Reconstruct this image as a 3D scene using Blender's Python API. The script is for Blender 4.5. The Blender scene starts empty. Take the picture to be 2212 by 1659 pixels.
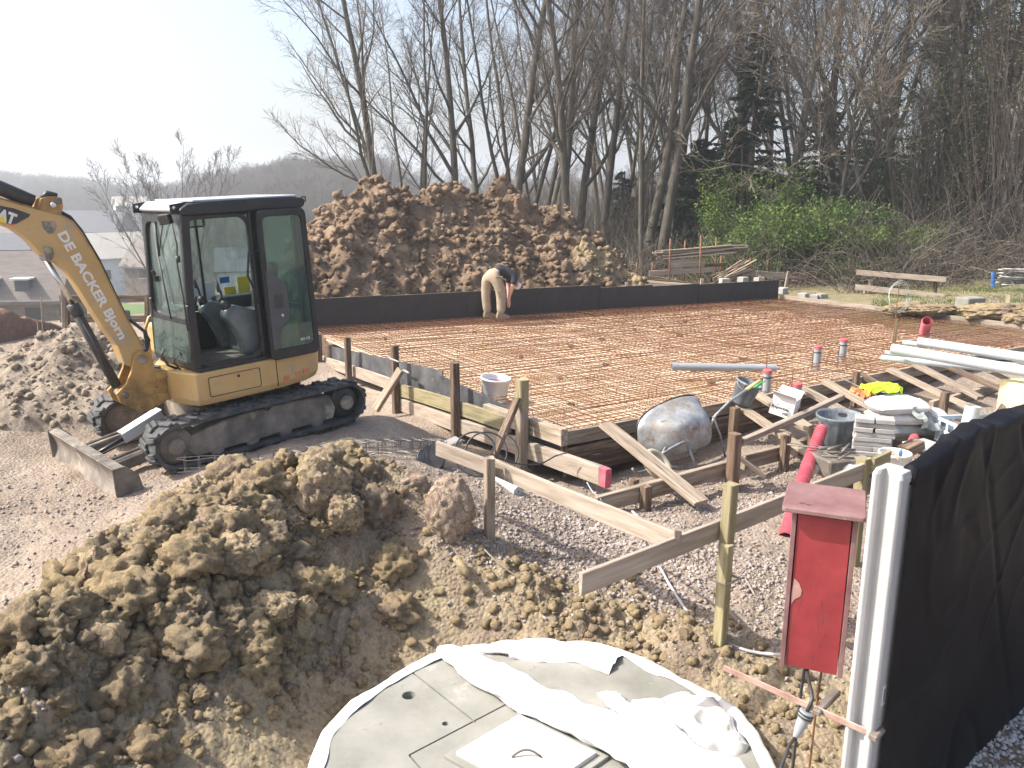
import bpy, bmesh, math, random
import numpy as np
from mathutils import Vector, Matrix, noise

# ---------------------------------------------------------------- camera, sky, sun
SC = bpy.context.scene
CAMH = 3.15
PITCH = math.radians(13.15)
FPX = 1750.0
cam_data = bpy.data.cameras.new('camera')
cam = bpy.data.objects.new('camera', cam_data)
SC.collection.objects.link(cam)
cam.location = (0, 0, CAMH)
cam.rotation_euler = (math.pi / 2 - PITCH, 0, 0)
cam_data.sensor_fit = 'HORIZONTAL'
cam_data.sensor_width = 36
cam_data.lens = 36 * FPX / 2212
cam_data.clip_start = 0.05
cam_data.clip_end = 5000
SC.camera = cam

SUN_EL = math.radians(46)
SUN_DIR = Vector((-0.999 * math.cos(SUN_EL), -0.02 * math.cos(SUN_EL), math.sin(SUN_EL))).normalized()
world = bpy.data.worlds.new('World')
SC.world = world
world.use_nodes = True
wn = world.node_tree
bg = wn.nodes['Background']
sky = wn.nodes.new('ShaderNodeTexSky')
sky.sky_type = 'NISHITA'
sky.sun_disc = False
sky.sun_elevation = math.asin(SUN_DIR.z)
sky.sun_rotation = math.atan2(SUN_DIR.x, SUN_DIR.y)
sky.air_density = 1.0
sky.dust_density = 5.0
sky.ozone_density = 1.0
wn.links.new(sky.outputs[0], bg.inputs[0])
bg.inputs[1].default_value = 0.15
sun_d = bpy.data.lights.new('sun', 'SUN')
sun_d.energy = 4.3
sun_d.angle = math.radians(0.5)
sun_d.color = (1.0, 0.95, 0.87)
sun = bpy.data.objects.new('sun', sun_d)
SC.collection.objects.link(sun)
sun.rotation_euler = SUN_DIR.to_track_quat('Z', 'Y').to_euler()
SC.view_settings.view_transform = 'Standard'
SC.view_settings.look = 'None'
SC.view_settings.gamma = 1
SC.view_settings.use_curve_mapping = False
SC.view_settings.exposure = 1.0

# ---------------------------------------------------------------- helpers
COL = SC.collection
rnd = random.Random(7)
CP, SP = math.cos(PITCH), math.sin(PITCH)
def ray(X, Y):
    u = (X - 1106) / FPX; v = (829.5 - Y) / FPX
    return Vector((u, CP + v * SP, -SP + v * CP))
def PZ(X, Y, z):
    r = ray(X, Y); t = (z - CAMH) / r.z
    return Vector((r.x * t, r.y * t, z))
def PD(X, Y, d):
    r = ray(X, Y); t = d / r.y
    return Vector((r.x * t, d, CAMH + r.z * t))

WM = {}
def tag(o, label=None, cat=None, group=None, kind=None):
    if label: o['label'] = label
    if cat: o['category'] = cat
    if group: o['group'] = group
    if kind: o['kind'] = kind
    return o
def place(o, M, parent=None):
    o.matrix_basis = M
    if parent is not None:
        o.parent = parent
        o.matrix_parent_inverse = WM[parent.name].inverted()
    WM[o.name] = M.copy()
def thing(name, loc, label, cat, group=None, M=None):
    o = bpy.data.objects.new(name, None)
    o.empty_display_size = 0.1
    COL.objects.link(o)
    place(o, M if M is not None else Matrix.Translation(Vector(loc)))
    return tag(o, label, cat, group)
def newobj(name, me, mat=None, parent=None, M=None, smooth=False, bev=0, seg=1):
    o = bpy.data.objects.new(name, me)
    COL.objects.link(o)
    if mat and not len(me.materials): me.materials.append(mat)
    if smooth: me.polygons.foreach_set('use_smooth', [True] * len(me.polygons))
    if bev:
        b = o.modifiers.new('bevel', 'BEVEL'); b.width = bev; b.segments = seg; b.limit_method = 'ANGLE'; b.angle_limit = math.radians(35)
    place(o, M if M is not None else Matrix(), parent)
    return o
def frame(d, up=Vector((0, 0, 1))):
    x = Vector(d).normalized(); up = Vector(up)
    if abs(x.dot(up.normalized())) > 0.995: up = Vector((0, 1, 0)) if abs(x.y) < .9 else Vector((1, 0, 0))
    y = up.cross(x).normalized(); z = x.cross(y)
    return Matrix((x, y, z)).transposed()
class MB:
    def __init__(s): s.v = []; s.f = []
    def add(s, vs, fs):
        n = len(s.v); s.v += [tuple(v) for v in vs]; s.f += [tuple(i + n for i in f) for f in fs]; return s
    def box(s, c, d, M=None):
        c = Vector(c); q = []
        for i in range(8):
            p = Vector((c.x + ((i & 1) - .5) * d[0], c.y + ((i >> 1 & 1) - .5) * d[1], c.z + ((i >> 2 & 1) - .5) * d[2]))
            q.append(M @ p if M is not None else p)
        return s.add(q, [(0, 2, 3, 1), (4, 5, 7, 6), (0, 1, 5, 4), (2, 6, 7, 3), (0, 4, 6, 2), (1, 3, 7, 5)])
    def beam(s, p0, p1, w, h, up=(0, 0, 1)):
        p0 = Vector(p0); p1 = Vector(p1)
        M = Matrix.Translation((p0 + p1) / 2) @ frame(p1 - p0, up).to_4x4()
        return s.box((0, 0, 0), ((p1 - p0).length, w, h), M)
    def tube(s, pts, r, n=8, cap=True):
        pts = [Vector(p) for p in pts]; k = len(pts)
        rs = r if isinstance(r, (list, tuple)) else [r] * k
        vs = []; prev = None
        for i, p in enumerate(pts):
            d = (pts[min(i + 1, k - 1)] - pts[max(i - 1, 0)])
            if d.length < 1e-9: d = Vector((0, 0, 1))
            d.normalize()
            if prev is None:
                a = d.orthogonal().normalized()
            else:
                a = (prev - d * prev.dot(d))
                a = a.normalized() if a.length > 1e-6 else d.orthogonal().normalized()
            prev = a; b = d.cross(a)
            for j in range(n):
                t = 2 * math.pi * j / n
                vs.append(p + (a * math.cos(t) + b * math.sin(t)) * rs[i])
        fs = [(i * n + j, i * n + (j + 1) % n, (i + 1) * n + (j + 1) % n, (i + 1) * n + j) for i in range(k - 1) for j in range(n)]
        if cap: fs += [tuple(range(n - 1, -1, -1)), tuple((k - 1) * n + j for j in range(n))]
        return s.add(vs, fs)
    def prism(s, poly, y0, y1):      # polygon in x,z extruded along y
        n = len(poly)
        area = sum(poly[i][0] * poly[(i + 1) % n][1] - poly[(i + 1) % n][0] * poly[i][1] for i in range(n))
        if area < 0: poly = poly[::-1]
        vs = [(p[0], y0, p[1]) for p in poly] + [(p[0], y1, p[1]) for p in poly]
        fs = [tuple(range(n)), tuple(range(2 * n - 1, n - 1, -1))] + [(i, i + n, (i + 1) % n + n, (i + 1) % n) for i in range(n)]
        return s.add(vs, fs)
    def lathe(s, prof, n=24, M=None, open_=False):   # profile of (r,z)
        vs = []; k = len(prof)
        for r, z in prof:
            for j in range(n):
                t = 2 * math.pi * j / n; p = Vector((r * math.cos(t), r * math.sin(t), z))
                vs.append(M @ p if M is not None else p)
        fs = [(i * n + j, i * n + (j + 1) % n, (i + 1) * n + (j + 1) % n, (i + 1) * n + j) for i in range(k - 1) for j in range(n)]
        if not open_: fs += [tuple(range(n - 1, -1, -1)), tuple((k - 1) * n + j for j in range(n))]
        return s.add(vs, fs)
    def loop_strip(s, outer, inner):  # ring between two closed loops of same count
        n = len(outer)
        return s.add(list(outer) + list(inner), [(i, (i + 1) % n, (i + 1) % n + n, i + n) for i in range(n)])
    def build(s, name, mat, parent=None, M=None, smooth=False, bev=0, seg=1):
        me = bpy.data.meshes.new(name)
        vs = s.v
        if M is None:
            a = np.array(vs); c = (a.min(0) + a.max(0)) / 2; c[2] = a[:, 2].min()
            M = Matrix.Translation(Vector(c.tolist())); vs = (a - c).tolist()
        me.from_pydata(vs, [], s.f); me.update()
        return newobj(name, me, mat, parent, M, smooth, bev, seg)
def mesh_np(name, V, Fc):           # V (n,3); Fc (m,3|4) int
    me = bpy.data.meshes.new(name)
    V = np.ascontiguousarray(V, dtype=np.float32); Fc = np.ascontiguousarray(Fc, dtype=np.int32)
    m, k = Fc.shape
    me.vertices.add(len(V)); me.vertices.foreach_set('co', V.ravel())
    me.loops.add(m * k); me.loops.foreach_set('vertex_index', Fc.ravel())
    me.polygons.add(m)
    me.polygons.foreach_set('loop_start', np.arange(0, m * k, k, dtype=np.int32))
    me.polygons.foreach_set('loop_total', np.full(m, k, dtype=np.int32))
    me.update(calc_edges=True)
    return me

# --- vectorised noise
def _h(ix, iy, seed):
    n = (ix.astype(np.int64) * 374761393 + iy.astype(np.int64) * 668265263 + seed * 974711) & 0x7fffffff
    n = ((n ^ (n >> 13)) * 1274126177) & 0x7fffffff
    return ((n ^ (n >> 16)) & 0xffff) / 65535.0
def perlin(x, y, seed=0):
    ix = np.floor(x); iy = np.floor(y); fx = x - ix; fy = y - iy
    ux = fx * fx * fx * (fx * (fx * 6 - 15) + 10); uy = fy * fy * fy * (fy * (fy * 6 - 15) + 10)
    def g(dx, dy):
        a = _h(ix + dx, iy + dy, seed) * 2 * np.pi
        return np.cos(a) * (fx - dx) + np.sin(a) * (fy - dy)
    a = g(0, 0) * (1 - ux) + g(1, 0) * ux; b = g(0, 1) * (1 - ux) + g(1, 1) * ux
    return (a * (1 - uy) + b * uy) * 1.4
def fbm(x, y, oct=4, seed=0, gain=.5):
    s = 0; a = 1.
    for o in range(oct):
        s = s + a * perlin(x, y, seed + o * 17); x = x * 2.03 + 5.1; y = y * 2.03 + 1.7; a *= gain
    return s
def worley(x, y, seed=0):
    ix = np.floor(x); iy = np.floor(y); best = np.full(x.shape, 9.); idv = np.zeros(x.shape)
    for dx in (-1, 0, 1):
        for dy in (-1, 0, 1):
            cx = ix + dx; cy = iy + dy
            d = (cx + _h(cx, cy, seed) - x) ** 2 + (cy + _h(cx, cy, seed + 91) - y) ** 2
            m = d < best; idv = np.where(m, _h(cx, cy, seed + 7), idv); best = np.minimum(best, d)
    return np.sqrt(best), idv
def clods(x, y, s, seed):            # rounded lumps of size s, height ~1
    wx = x + .42 * s * perlin(x / s * 1.1, y / s * 1.1, seed + 3) + .2 * s * perlin(x / s * 3.1, y / s * 3.1, seed + 6); wy = y + .42 * s * perlin(x / s * 1.1 + 9, y / s * 1.1, seed + 4) + .2 * s * perlin(x / s * 3.1, y / s * 3.1 + 5, seed + 8)
    d, i = worley(wx / s, wy / s, seed)
    return np.clip(1 - d * d * 1.5, -.3, 1) * (.25 + .75 * i) + .16 * perlin(x / s * 3.7, y / s * 3.7, seed + 15) + .09 * perlin(x / s * 8, y / s * 8, seed + 16)

# ---------------------------------------------------------------- materials
def NT(name):
    m = bpy.data.materials.new(name); m.use_nodes = True
    return m, m.node_tree, m.node_tree.nodes['Principled BSDF']
def nd(nt, typ, ins=None, **kw):
    n = nt.nodes.new(typ)
    for k, v in kw.items(): setattr(n, k, v)
    for k, v in (ins or {}).items():
        if hasattr(v, 'default_value') or isinstance(v, bpy.types.NodeSocket): nt.links.new(v, n.inputs[k])
        else: n.inputs[k].default_value = v
    return n
def ramp(nt, fac, stops):
    r = nt.nodes.new('ShaderNodeValToRGB'); nt.links.new(fac, r.inputs[0])
    e = r.color_ramp.elements
    while len(e) < len(stops): e.new(.5)
    for q, (p, c) in zip(e, stops): q.position = p; q.color = (c[0], c[1], c[2], 1) if not isinstance(c, (int, float)) else (c, c, c, 1)
    return r.outputs[0]
def spk(name, cols, scale=6, rough=.85, bump=.3, bscale=40, bdist=.01, metal=0, stretch=(1, 1, 1), spots=None, coord='Object', contrast=(.3, .7), rvar=0, randv=0, spec=.5, extra=None):
    """two or three colours blended by noise, fine grain bump, optional spots (colour, scale, amount)"""
    m, nt, b = NT(name)
    tc = nt.nodes.new('ShaderNodeTexCoord')
    mp = nd(nt, 'ShaderNodeMapping', {0: tc.outputs[coord]}); mp.inputs['Scale'].default_value = stretch
    co = mp.outputs[0]
    if randv is not None and randv:
        oi = nt.nodes.new('ShaderNodeObjectInfo')
        ad = nd(nt, 'ShaderNodeVectorMath', {0: mp.outputs[0]}, operation='ADD')
        mu = nd(nt, 'ShaderNodeMath', {0: oi.outputs['Random'], 1: 37.0}, operation='MULTIPLY')
        nt.links.new(mu.outputs[0], ad.inputs[1]); co = ad.outputs[0]
    n1 = nd(nt, 'ShaderNodeTexNoise', {'Vector': co, 'Scale': scale, 'Detail': 8.0, 'Roughness': .62})
    k = len(cols)
    st = [(contrast[0] + (contrast[1] - contrast[0]) * i / max(k - 1, 1), c) for i, c in enumerate(cols)]
    c = ramp(nt, n1.outputs[0], st)
    if spots:
        for sc_, ss, am in spots:
            n2 = nd(nt, 'ShaderNodeTexNoise', {'Vector': co, 'Scale': ss, 'Detail': 6.0, 'Roughness': .7})
            f = ramp(nt, n2.outputs[0], [(am, 0.), (min(am + .08, 1), 1.)])
            mx = nd(nt, 'ShaderNodeMix', data_type='RGBA'); nt.links.new(f, mx.inputs[0]); nt.links.new(c, mx.inputs[6]); mx.inputs[7].default_value = (*sc_, 1); c = mx.outputs[2]
    if randv:
        hs = nd(nt, 'ShaderNodeHueSaturation', {'Color': c})
        mr = nd(nt, 'ShaderNodeMapRange', {0: oi.outputs['Random'], 3: 1 - randv, 4: 1 + randv}); nt.links.new(mr.outputs[0], hs.inputs['Value']); c = hs.outputs[0]
    nt.links.new(c, b.inputs['Base Color'])
    b.inputs['Roughness'].default_value = rough; b.inputs['Metallic'].default_value = metal
    b.inputs['Specular IOR Level'].default_value = spec
    if rvar:
        n4 = nd(nt, 'ShaderNodeTexNoise', {'Vector': co, 'Scale': scale * 3, 'Detail': 5.0})
        mr2 = nd(nt, 'ShaderNodeMapRange', {0: n4.outputs[0], 1: .3, 2: .7, 3: max(rough - rvar, .05), 4: min(rough + rvar, 1)}); nt.links.new(mr2.outputs[0], b.inputs['Roughness'])
    if bump:
        n3 = nd(nt, 'ShaderNodeTexNoise', {'Vector': co, 'Scale': bscale, 'Detail': 8.0, 'Roughness': .7})
        bp = nd(nt, 'ShaderNodeBump', {'Height': n3.outputs[0], 'Strength': bump, 'Distance': bdist})
        nt.links.new(bp.outputs[0], b.inputs['Normal'])
    return m
def wood(name, cols, spots=None, stretch=(.7, 9, 9), rv=.22):
    return spk(name, cols, scale=3.2, rough=.8, bump=.55, bscale=9, bdist=.006, stretch=stretch, spots=spots, randv=rv, spec=.25)
M = {}
HAZE = .0017
M['wood'] = wood('weathered_timber', [(.15, .115, .085), (.31, .25, .19), (.44, .37, .29)], [((.12, .095, .075), 1.1, .6)])
M['wood_pale'] = wood('pale_timber', [(.19, .155, .12), (.29, .24, .195), (.37, .32, .265)], [((.22, .18, .14), .9, .66)])
M['wood_dark'] = wood('dark_old_timber', [(.05, .035, .025), (.14, .095, .065), (.26, .2, .15)], [((.42, .38, .33), 2.5, .6)])
M['wood_green'] = wood('treated_green_timber', [(.15, .13, .07), (.26, .225, .13), (.33, .29, .185)], [((.2, .16, .1), 1.5, .6)])
M['red_paint_end'] = spk('red_painted_end', [(.42, .05, .08), (.6, .16, .2)], 9, .8)
M['plywood_black'] = spk('black_film_plywood', [(.010, .010, .014), (.022, .021, .027)], 2.5, .55, .15, 30, stretch=(1, 1, 1), spots=[((.13, .12, .13), 3.5, .69)], rvar=.12)
M['plywood_grey'] = spk('dusty_grey_plywood', [(.03, .032, .038), (.075, .077, .085), (.14, .135, .135)], 3, .6, .2, 30, spots=[((.3, .26, .21), 5, .62)])
M['rust'] = spk('rusty_steel', [(.085, .04, .022), (.19, .088, .045), (.28, .145, .08)], 14, .85, .3, 90, .002)
M['rust_grey'] = spk('dull_steel_wire', [(.12, .11, .11), (.22, .2, .19)], 14, .5, .1, 90, .002, metal=.4)
M['yellow'] = spk('machine_yellow_paint', [(.42, .265, .095), (.50, .32, .125), (.53, .36, .16)], 1.6, .42, .05, 30, .002, spots=[((.38, .30, .2), 3.5, .55), ((.2, .12, .06), 11, .68)], rvar=.12)
M['yellow_dk'] = spk('grimy_yellow_paint', [(.13, .075, .03), (.4, .23, .07), (.5, .3, .1)], 4.5, .55, .2, 30, .003, spots=[((.05, .035, .025), 7, .62)])
M['black'] = spk('black_painted_steel', [(.006, .007, .009), (.018, .019, .021)], 4, .38, .06, 30, .002, spots=[((.17, .16, .14), 16, .71)], rvar=.12)
M['black_plastic'] = spk('grey_black_plastic', [(.035, .038, .042), (.06, .064, .07)], 5, .5, .05, 60, .001, spots=[((.16, .15, .13), 9, .70)])
M['rubber'] = spk('dusty_rubber', [(.022, .024, .027), (.055, .057, .06), (.10, .097, .09)], 6, .75, .3, 40, .004, spots=[((.3, .26, .21), 3, .63)])
M['dirty_steel'] = spk('muddy_steel', [(.06, .05, .045), (.15, .13, .11), (.27, .23, .19)], 3.5, .75, .4, 30, .005, spots=[((.33, .28, .22), 2.2, .56)])
M['chrome'] = spk('piston_chrome', [(.55, .55, .56), (.7, .7, .7)], 5, .18, 0, metal=1)
M['galv'] = spk('galvanised_steel', [(.22, .225, .235), (.36, .37, .38), (.5, .51, .52)], 6, .5, .15, 40, .003, metal=.45, spots=[((.30, .275, .24), 4.5, .50), ((.13, .10, .08), 9, .60)], rvar=.15)
M['concrete'] = spk('pale_concrete', [(.17, .168, .145), (.235, .232, .205), (.30, .292, .265)], 2.2, .9, .3, 70, .004, spots=[((.2, .19, .16), 9, .60), ((.34, .32, .28), 3, .6)])
M['concrete_post'] = spk('white_precast_concrete', [(.34, .34, .34), (.42, .42, .42)], 3, .85, .25, 60, .003, spots=[((.3, .29, .28), 26, .74)])
M['concrete_grey'] = spk('grey_concrete', [(.27, .26, .25), (.38, .365, .35)], 5, .92, .35, 60, .004, spots=[((.5, .48, .45), 4, .64)], randv=.14)
M['white_cloth'] = spk('white_geotextile', [(.58, .58, .59), (.68, .68, .69)], 3, .95, .25, 60, .003, spots=[((.5, .48, .43), 5, .72)])
M['dirty_cloth'] = spk('dirty_white_geotextile', [(.38, .36, .32), (.55, .54, .52), (.66, .66, .65)], 2.6, .95, .3, 60, .004, spots=[((.36, .33, .27), 6, .60)])
M['pvc'] = spk('grey_pvc', [(.25, .27, .29), (.31, .33, .35)], 3, .35, .03, 30, .001, rvar=.08)
M['pvc_light'] = spk('light_grey_pvc', [(.42, .45, .47), (.48, .51, .53)], 2, .3, .02, 30, .001, spots=[((.36, .36, .35), 5, .68)])
M['red_cap'] = spk('red_plastic_cap', [(.55, .08, .09), (.62, .13, .13)], 8, .5, .05)
M['red_pipe'] = spk('red_corrugated_plastic', [(.38, .06, .09), (.52, .12, .15)], 5, .5, .05, spots=[((.45, .3, .25), 6, .66)])
M['red_box'] = spk('red_painted_plywood', [(.17, .018, .022), (.26, .028, .034), (.32, .05, .048)], 3.2, .5, .12, 30, .003, spots=[((.36, .16, .14), 5, .63), ((.13, .03, .025), 9, .64)], rvar=.1)
M['box_lid'] = spk('faded_red_plywood', [(.13, .055, .058), (.19, .10, .10), (.25, .155, .15)], 3.5, .8, .2, 50, .003, spots=[((.3, .24, .2), 6, .66)])
M['tub'] = spk('grey_blue_plastic', [(.07, .085, .10), (.13, .15, .17), (.2, .22, .235)], 4, .6, .1, 30, .002, stretch=(3, 3, .7), spots=[((.4, .4, .39), 4.5, .6)])
M['white_plastic'] = spk('white_plastic', [(.68, .68, .7), (.76, .76, .77)], 4, .45, .05, 30, .001, spots=[((.45, .42, .38), 7, .68)])
M['crate'] = spk('pale_blue_plastic', [(.42, .5, .57), (.5, .57, .63)], 4, .45, .05)
M['bag'] = spk('white_paper_sack', [(.6, .59, .58), (.72, .71, .71)], 3, .85, .35, 14, .01, spots=[((.45, .42, .38), 6, .68)])
M['film'] = spk('grey_green_plastic_film', [(.22, .25, .24), (.32, .35, .33)], 5, .3, .3, 12, .01)
M['hivis'] = spk('fluorescent_yellow_cloth', [(.45, .72, .02), (.58, .85, .05)], 5, .8, .3, 30, .004)
M['orange'] = spk('orange_cloth', [(.75, .17, .07), (.8, .3, .12)], 5, .8, .2, 30)
M['foam'] = spk('yellow_insulation_foam', [(.62, .53, .27), (.72, .63, .36)], 3, .9, .15, 60, .002)
M['yellow_grip'] = spk('yellow_rubber_grip', [(.62, .5, .16), (.72, .6, .25)], 8, .6, .05)
M['green_plastic'] = spk('green_plastic', [(.02, .3, .1), (.03, .4, .15)], 5, .5, .05)
M['card'] = spk('white_cardboard', [(.66, .65, .65), (.74, .73, .73)], 4, .85, .08, 30, .002)
M['ink'] = spk('black_print', [(.03, .03, .035), (.06, .06, .065)], 8, .7, 0)
M['white_ink'] = spk('white_lettering', [(.62, .6, .57), (.74, .72, .70)], 14, .5, 0)
M['decal_black'] = spk('black_decal', [(.025, .022, .022), (.05, .045, .045)], 9, .4, 0)
M['decal_red'] = spk('red_decal', [(.5, .07, .04), (.58, .13, .08)], 9, .5, 0)
M['decal_yellow'] = spk('yellow_decal', [(.75, .55, .03), (.8, .62, .06)], 9, .5, 0)
M['reflector'] = spk('faded_orange_reflector', [(.5, .14, .08), (.62, .24, .12)], 12, .4, 0)
M['cable'] = spk('black_cable', [(.02, .02, .022), (.05, .05, .05)], 9, .5, .05)
M['cable_grey'] = spk('grey_cable', [(.3, .3, .31), (.45, .45, .46)], 9, .5, .05)
M['clamp'] = spk('rusty_painted_clamp', [(.16, .08, .06), (.32, .2, .16), (.42, .33, .29)], 6, .6, .2, 50, .002)
M['blue'] = spk('blue_paint', [(.03, .12, .4), (.05, .2, .55)], 7, .5, .05)
M['skin'] = spk('skin', [(.5, .27, .2), (.56, .32, .25)], 9, .6, .05)
M['trousers'] = spk('beige_work_cloth', [(.27, .215, .155), (.37, .3, .225)], 8, .9, .3, 18, .008)
M['navy'] = spk('dark_navy_cloth', [(.012, .013, .022), (.03, .032, .045)], 8, .85, .3, 14, .01)
M['shoe'] = spk('dusty_brown_leather', [(.16, .11, .08), (.3, .23, .17)], 8, .8, .2)
M['tyre'] = spk('beige_rubber_tyre', [(.35, .31, .22), (.5, .45, .34)], 6, .75, .1)
M['clay_yellow'] = None
# soils
def soil(name, cols, scale=1.3, small=((.8, 1.15)), bump=1.0, bd=.02, bs=26, crack=0):
    m, nt, b = NT(name)
    tc = nt.nodes.new('ShaderNodeTexCoord'); ge = nt.nodes.new('ShaderNodeNewGeometry')
    co = ge.outputs['Position']
    n1 = nd(nt, 'ShaderNodeTexNoise', {'Vector': co, 'Scale': scale, 'Detail': 5.0, 'Roughness': .6})
    k = len(cols)
    c = ramp(nt, n1.outputs[0], [(.36 + .28 * i / (k - 1), q) for i, q in enumerate(cols)])
    n2 = nd(nt, 'ShaderNodeTexNoise', {'Vector': co, 'Scale': scale * 14, 'Detail': 9.0, 'Roughness': .72})
    mr = nd(nt, 'ShaderNodeMapRange', {0: n2.outputs[0], 1: .3, 2: .72, 3: .62, 4: 1.32})
    mm = nd(nt, 'ShaderNodeVectorMath', {0: c}, operation='SCALE'); nt.links.new(mr.outputs[0], mm.inputs['Scale'])
    nt.links.new(mm.outputs[0], b.inputs['Base Color'])
    b.inputs['Roughness'].default_value = .95; b.inputs['Specular IOR Level'].default_value = .12
    n3 = nd(nt, 'ShaderNodeTexNoise', {'Vector': co, 'Scale': bs, 'Detail': 10.0, 'Roughness': .72})
    h = n3.outputs[0]
    if crack:
        wv = nd(nt, 'ShaderNodeTexNoise', {'Vector': co, 'Scale': 9.0, 'Detail': 4.0})
        wa = nd(nt, 'ShaderNodeVectorMath', {0: wv.outputs['Color']}, operation='SCALE'); wa.inputs['Scale'].default_value = .22
        w2 = nd(nt, 'ShaderNodeVectorMath', {0: co, 1: wa.outputs[0]}, operation='ADD')
        v = nd(nt, 'ShaderNodeTexVoronoi', {'Vector': w2.outputs[0], 'Scale': crack}, feature='DISTANCE_TO_EDGE')
        cr = ramp(nt, v.outputs['Distance'], [(0, 0.), (.035, 1.)])
        mu = nd(nt, 'ShaderNodeMath', {0: cr, 1: .6}, operation='MULTIPLY'); ad = nd(nt, 'ShaderNodeMath', {0: mu.outputs[0], 1: h}, operation='ADD'); h = ad.outputs[0]
    bp = nd(nt, 'ShaderNodeBump', {'Height': h, 'Strength': bump, 'Distance': bd})
    nt.links.new(bp.outputs[0], b.inputs['Normal'])
    return m
M['mound'] = soil('brown_clay_soil', [(.15, .103, .068), (.225, .158, .105), (.275, .198, .135)], .9, bd=.05, bs=14)
M['heap'] = soil('ochre_clay_soil', [(.28, .22, .15), (.325, .25, .145), (.24, .185, .135)], 1.4, bs=34, bd=.035)
M['clay'] = soil('cracked_clay', [(.32, .255, .175), (.34, .265, .165), (.3, .225, .16)], 2.5, bs=26, bd=.02, crack=9)
M['clay_pink'] = soil('pinkish_cracked_clay', [(.33, .262, .195), (.315, .235, .18), (.35, .28, .21)], 2.5, bs=26, bd=.02, crack=10)
M['sandheap'] = soil('grey_beige_soil', [(.25, .205, .16), (.31, .26, .205), (.27, .215, .17)], 1.1, bs=20, bd=.03)
M['redheap'] = soil('reddish_soil', [(.18, .11, .085), (.26, .165, .12)], 1.1, bs=20, bd=.03)
M['stone'] = spk('crushed_stone', [(.19, .155, .135), (.29, .245, .22), (.40, .355, .325)], 3.5, .9, .3, 30, .004, coord='Object')
M['stone_grey'] = spk('grey_crushed_stone', [(.28, .285, .29), (.38, .385, .39), (.46, .46, .46)], 5, .9, .3, 30, .004)

# ground material: warm dusty yard, pinker gravel, ochre round the pit, grass at the back
def ground_mat():
    m, nt, b = NT('site_soil')
    ge = nt.nodes.new('ShaderNodeNewGeometry'); co = ge.outputs['Position']
    at = nd(nt, 'ShaderNodeAttribute', attribute_name='zone')
    sp = nd(nt, 'ShaderNodeSeparateColor', {0: at.outputs['Color']})
    def nz(s, d=8., r=.65): return nd(nt, 'ShaderNodeTexNoise', {'Vector': co, 'Scale': s, 'Detail': d, 'Roughness': r}).outputs[0]
    yard = ramp(nt, nz(.8, 6), [(.35, (.21, .165, .13)), (.5, (.275, .222, .178)), (.65, (.32, .265, .215))])
    ochre = ramp(nt, nz(1.7, 6), [(.36, (.21, .165, .12)), (.47, (.28, .222, .15)), (.56, (.30, .245, .155)), (.66, (.24, .19, .145))])
    grav = ramp(nt, nz(2.2, 6), [(.35, (.22, .175, .14)), (.6, (.29, .235, .19))])
    grass = ramp(nt, nz(3., 6), [(.35, (.05, .075, .02)), (.5, (.085, .12, .03)), (.68, (.20, .18, .09))])
    def mix(f, a, c):
        x = nd(nt, 'ShaderNodeMix', data_type='RGBA'); nt.links.new(f, x.inputs[0]); nt.links.new(a, x.inputs[6]); nt.links.new(c, x.inputs[7]); return x.outputs[2]
    c = mix(sp.outputs[0], yard, ochre); c = mix(sp.outputs[1], c, grav); c = mix(sp.outputs[2], c, grass)
    mr = nd(nt, 'ShaderNodeMapRange', {0: nz(22, 10, .74), 1: .3, 2: .72, 3: .66, 4: 1.3})
    mm = nd(nt, 'ShaderNodeVectorMath', {0: c}, operation='SCALE'); nt.links.new(mr.outputs[0], mm.inputs['Scale'])
    nt.links.new(mm.outputs[0], b.inputs['Base Color'])
    b.inputs['Roughness'].default_value = .95; b.inputs['Specular IOR Level'].default_value = .12
    v = nd(nt, 'ShaderNodeTexVoronoi', {'Vector': co, 'Scale': 34.0, 'Randomness': 1.0})
    inv = nd(nt, 'ShaderNodeMath', {0: .5, 1: v.outputs['Distance']}, operation='SUBTRACT')
    ad = nd(nt, 'ShaderNodeMath', {0: nz(30, 10, .75), 1: inv.outputs[0]}, operation='ADD')
    bp = nd(nt, 'ShaderNodeBump', {'Height': ad.outputs[0], 'Strength': .9, 'Distance': .018})
    nt.links.new(bp.outputs[0], b.inputs['Normal'])
    return m
M['ground'] = ground_mat()

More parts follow.
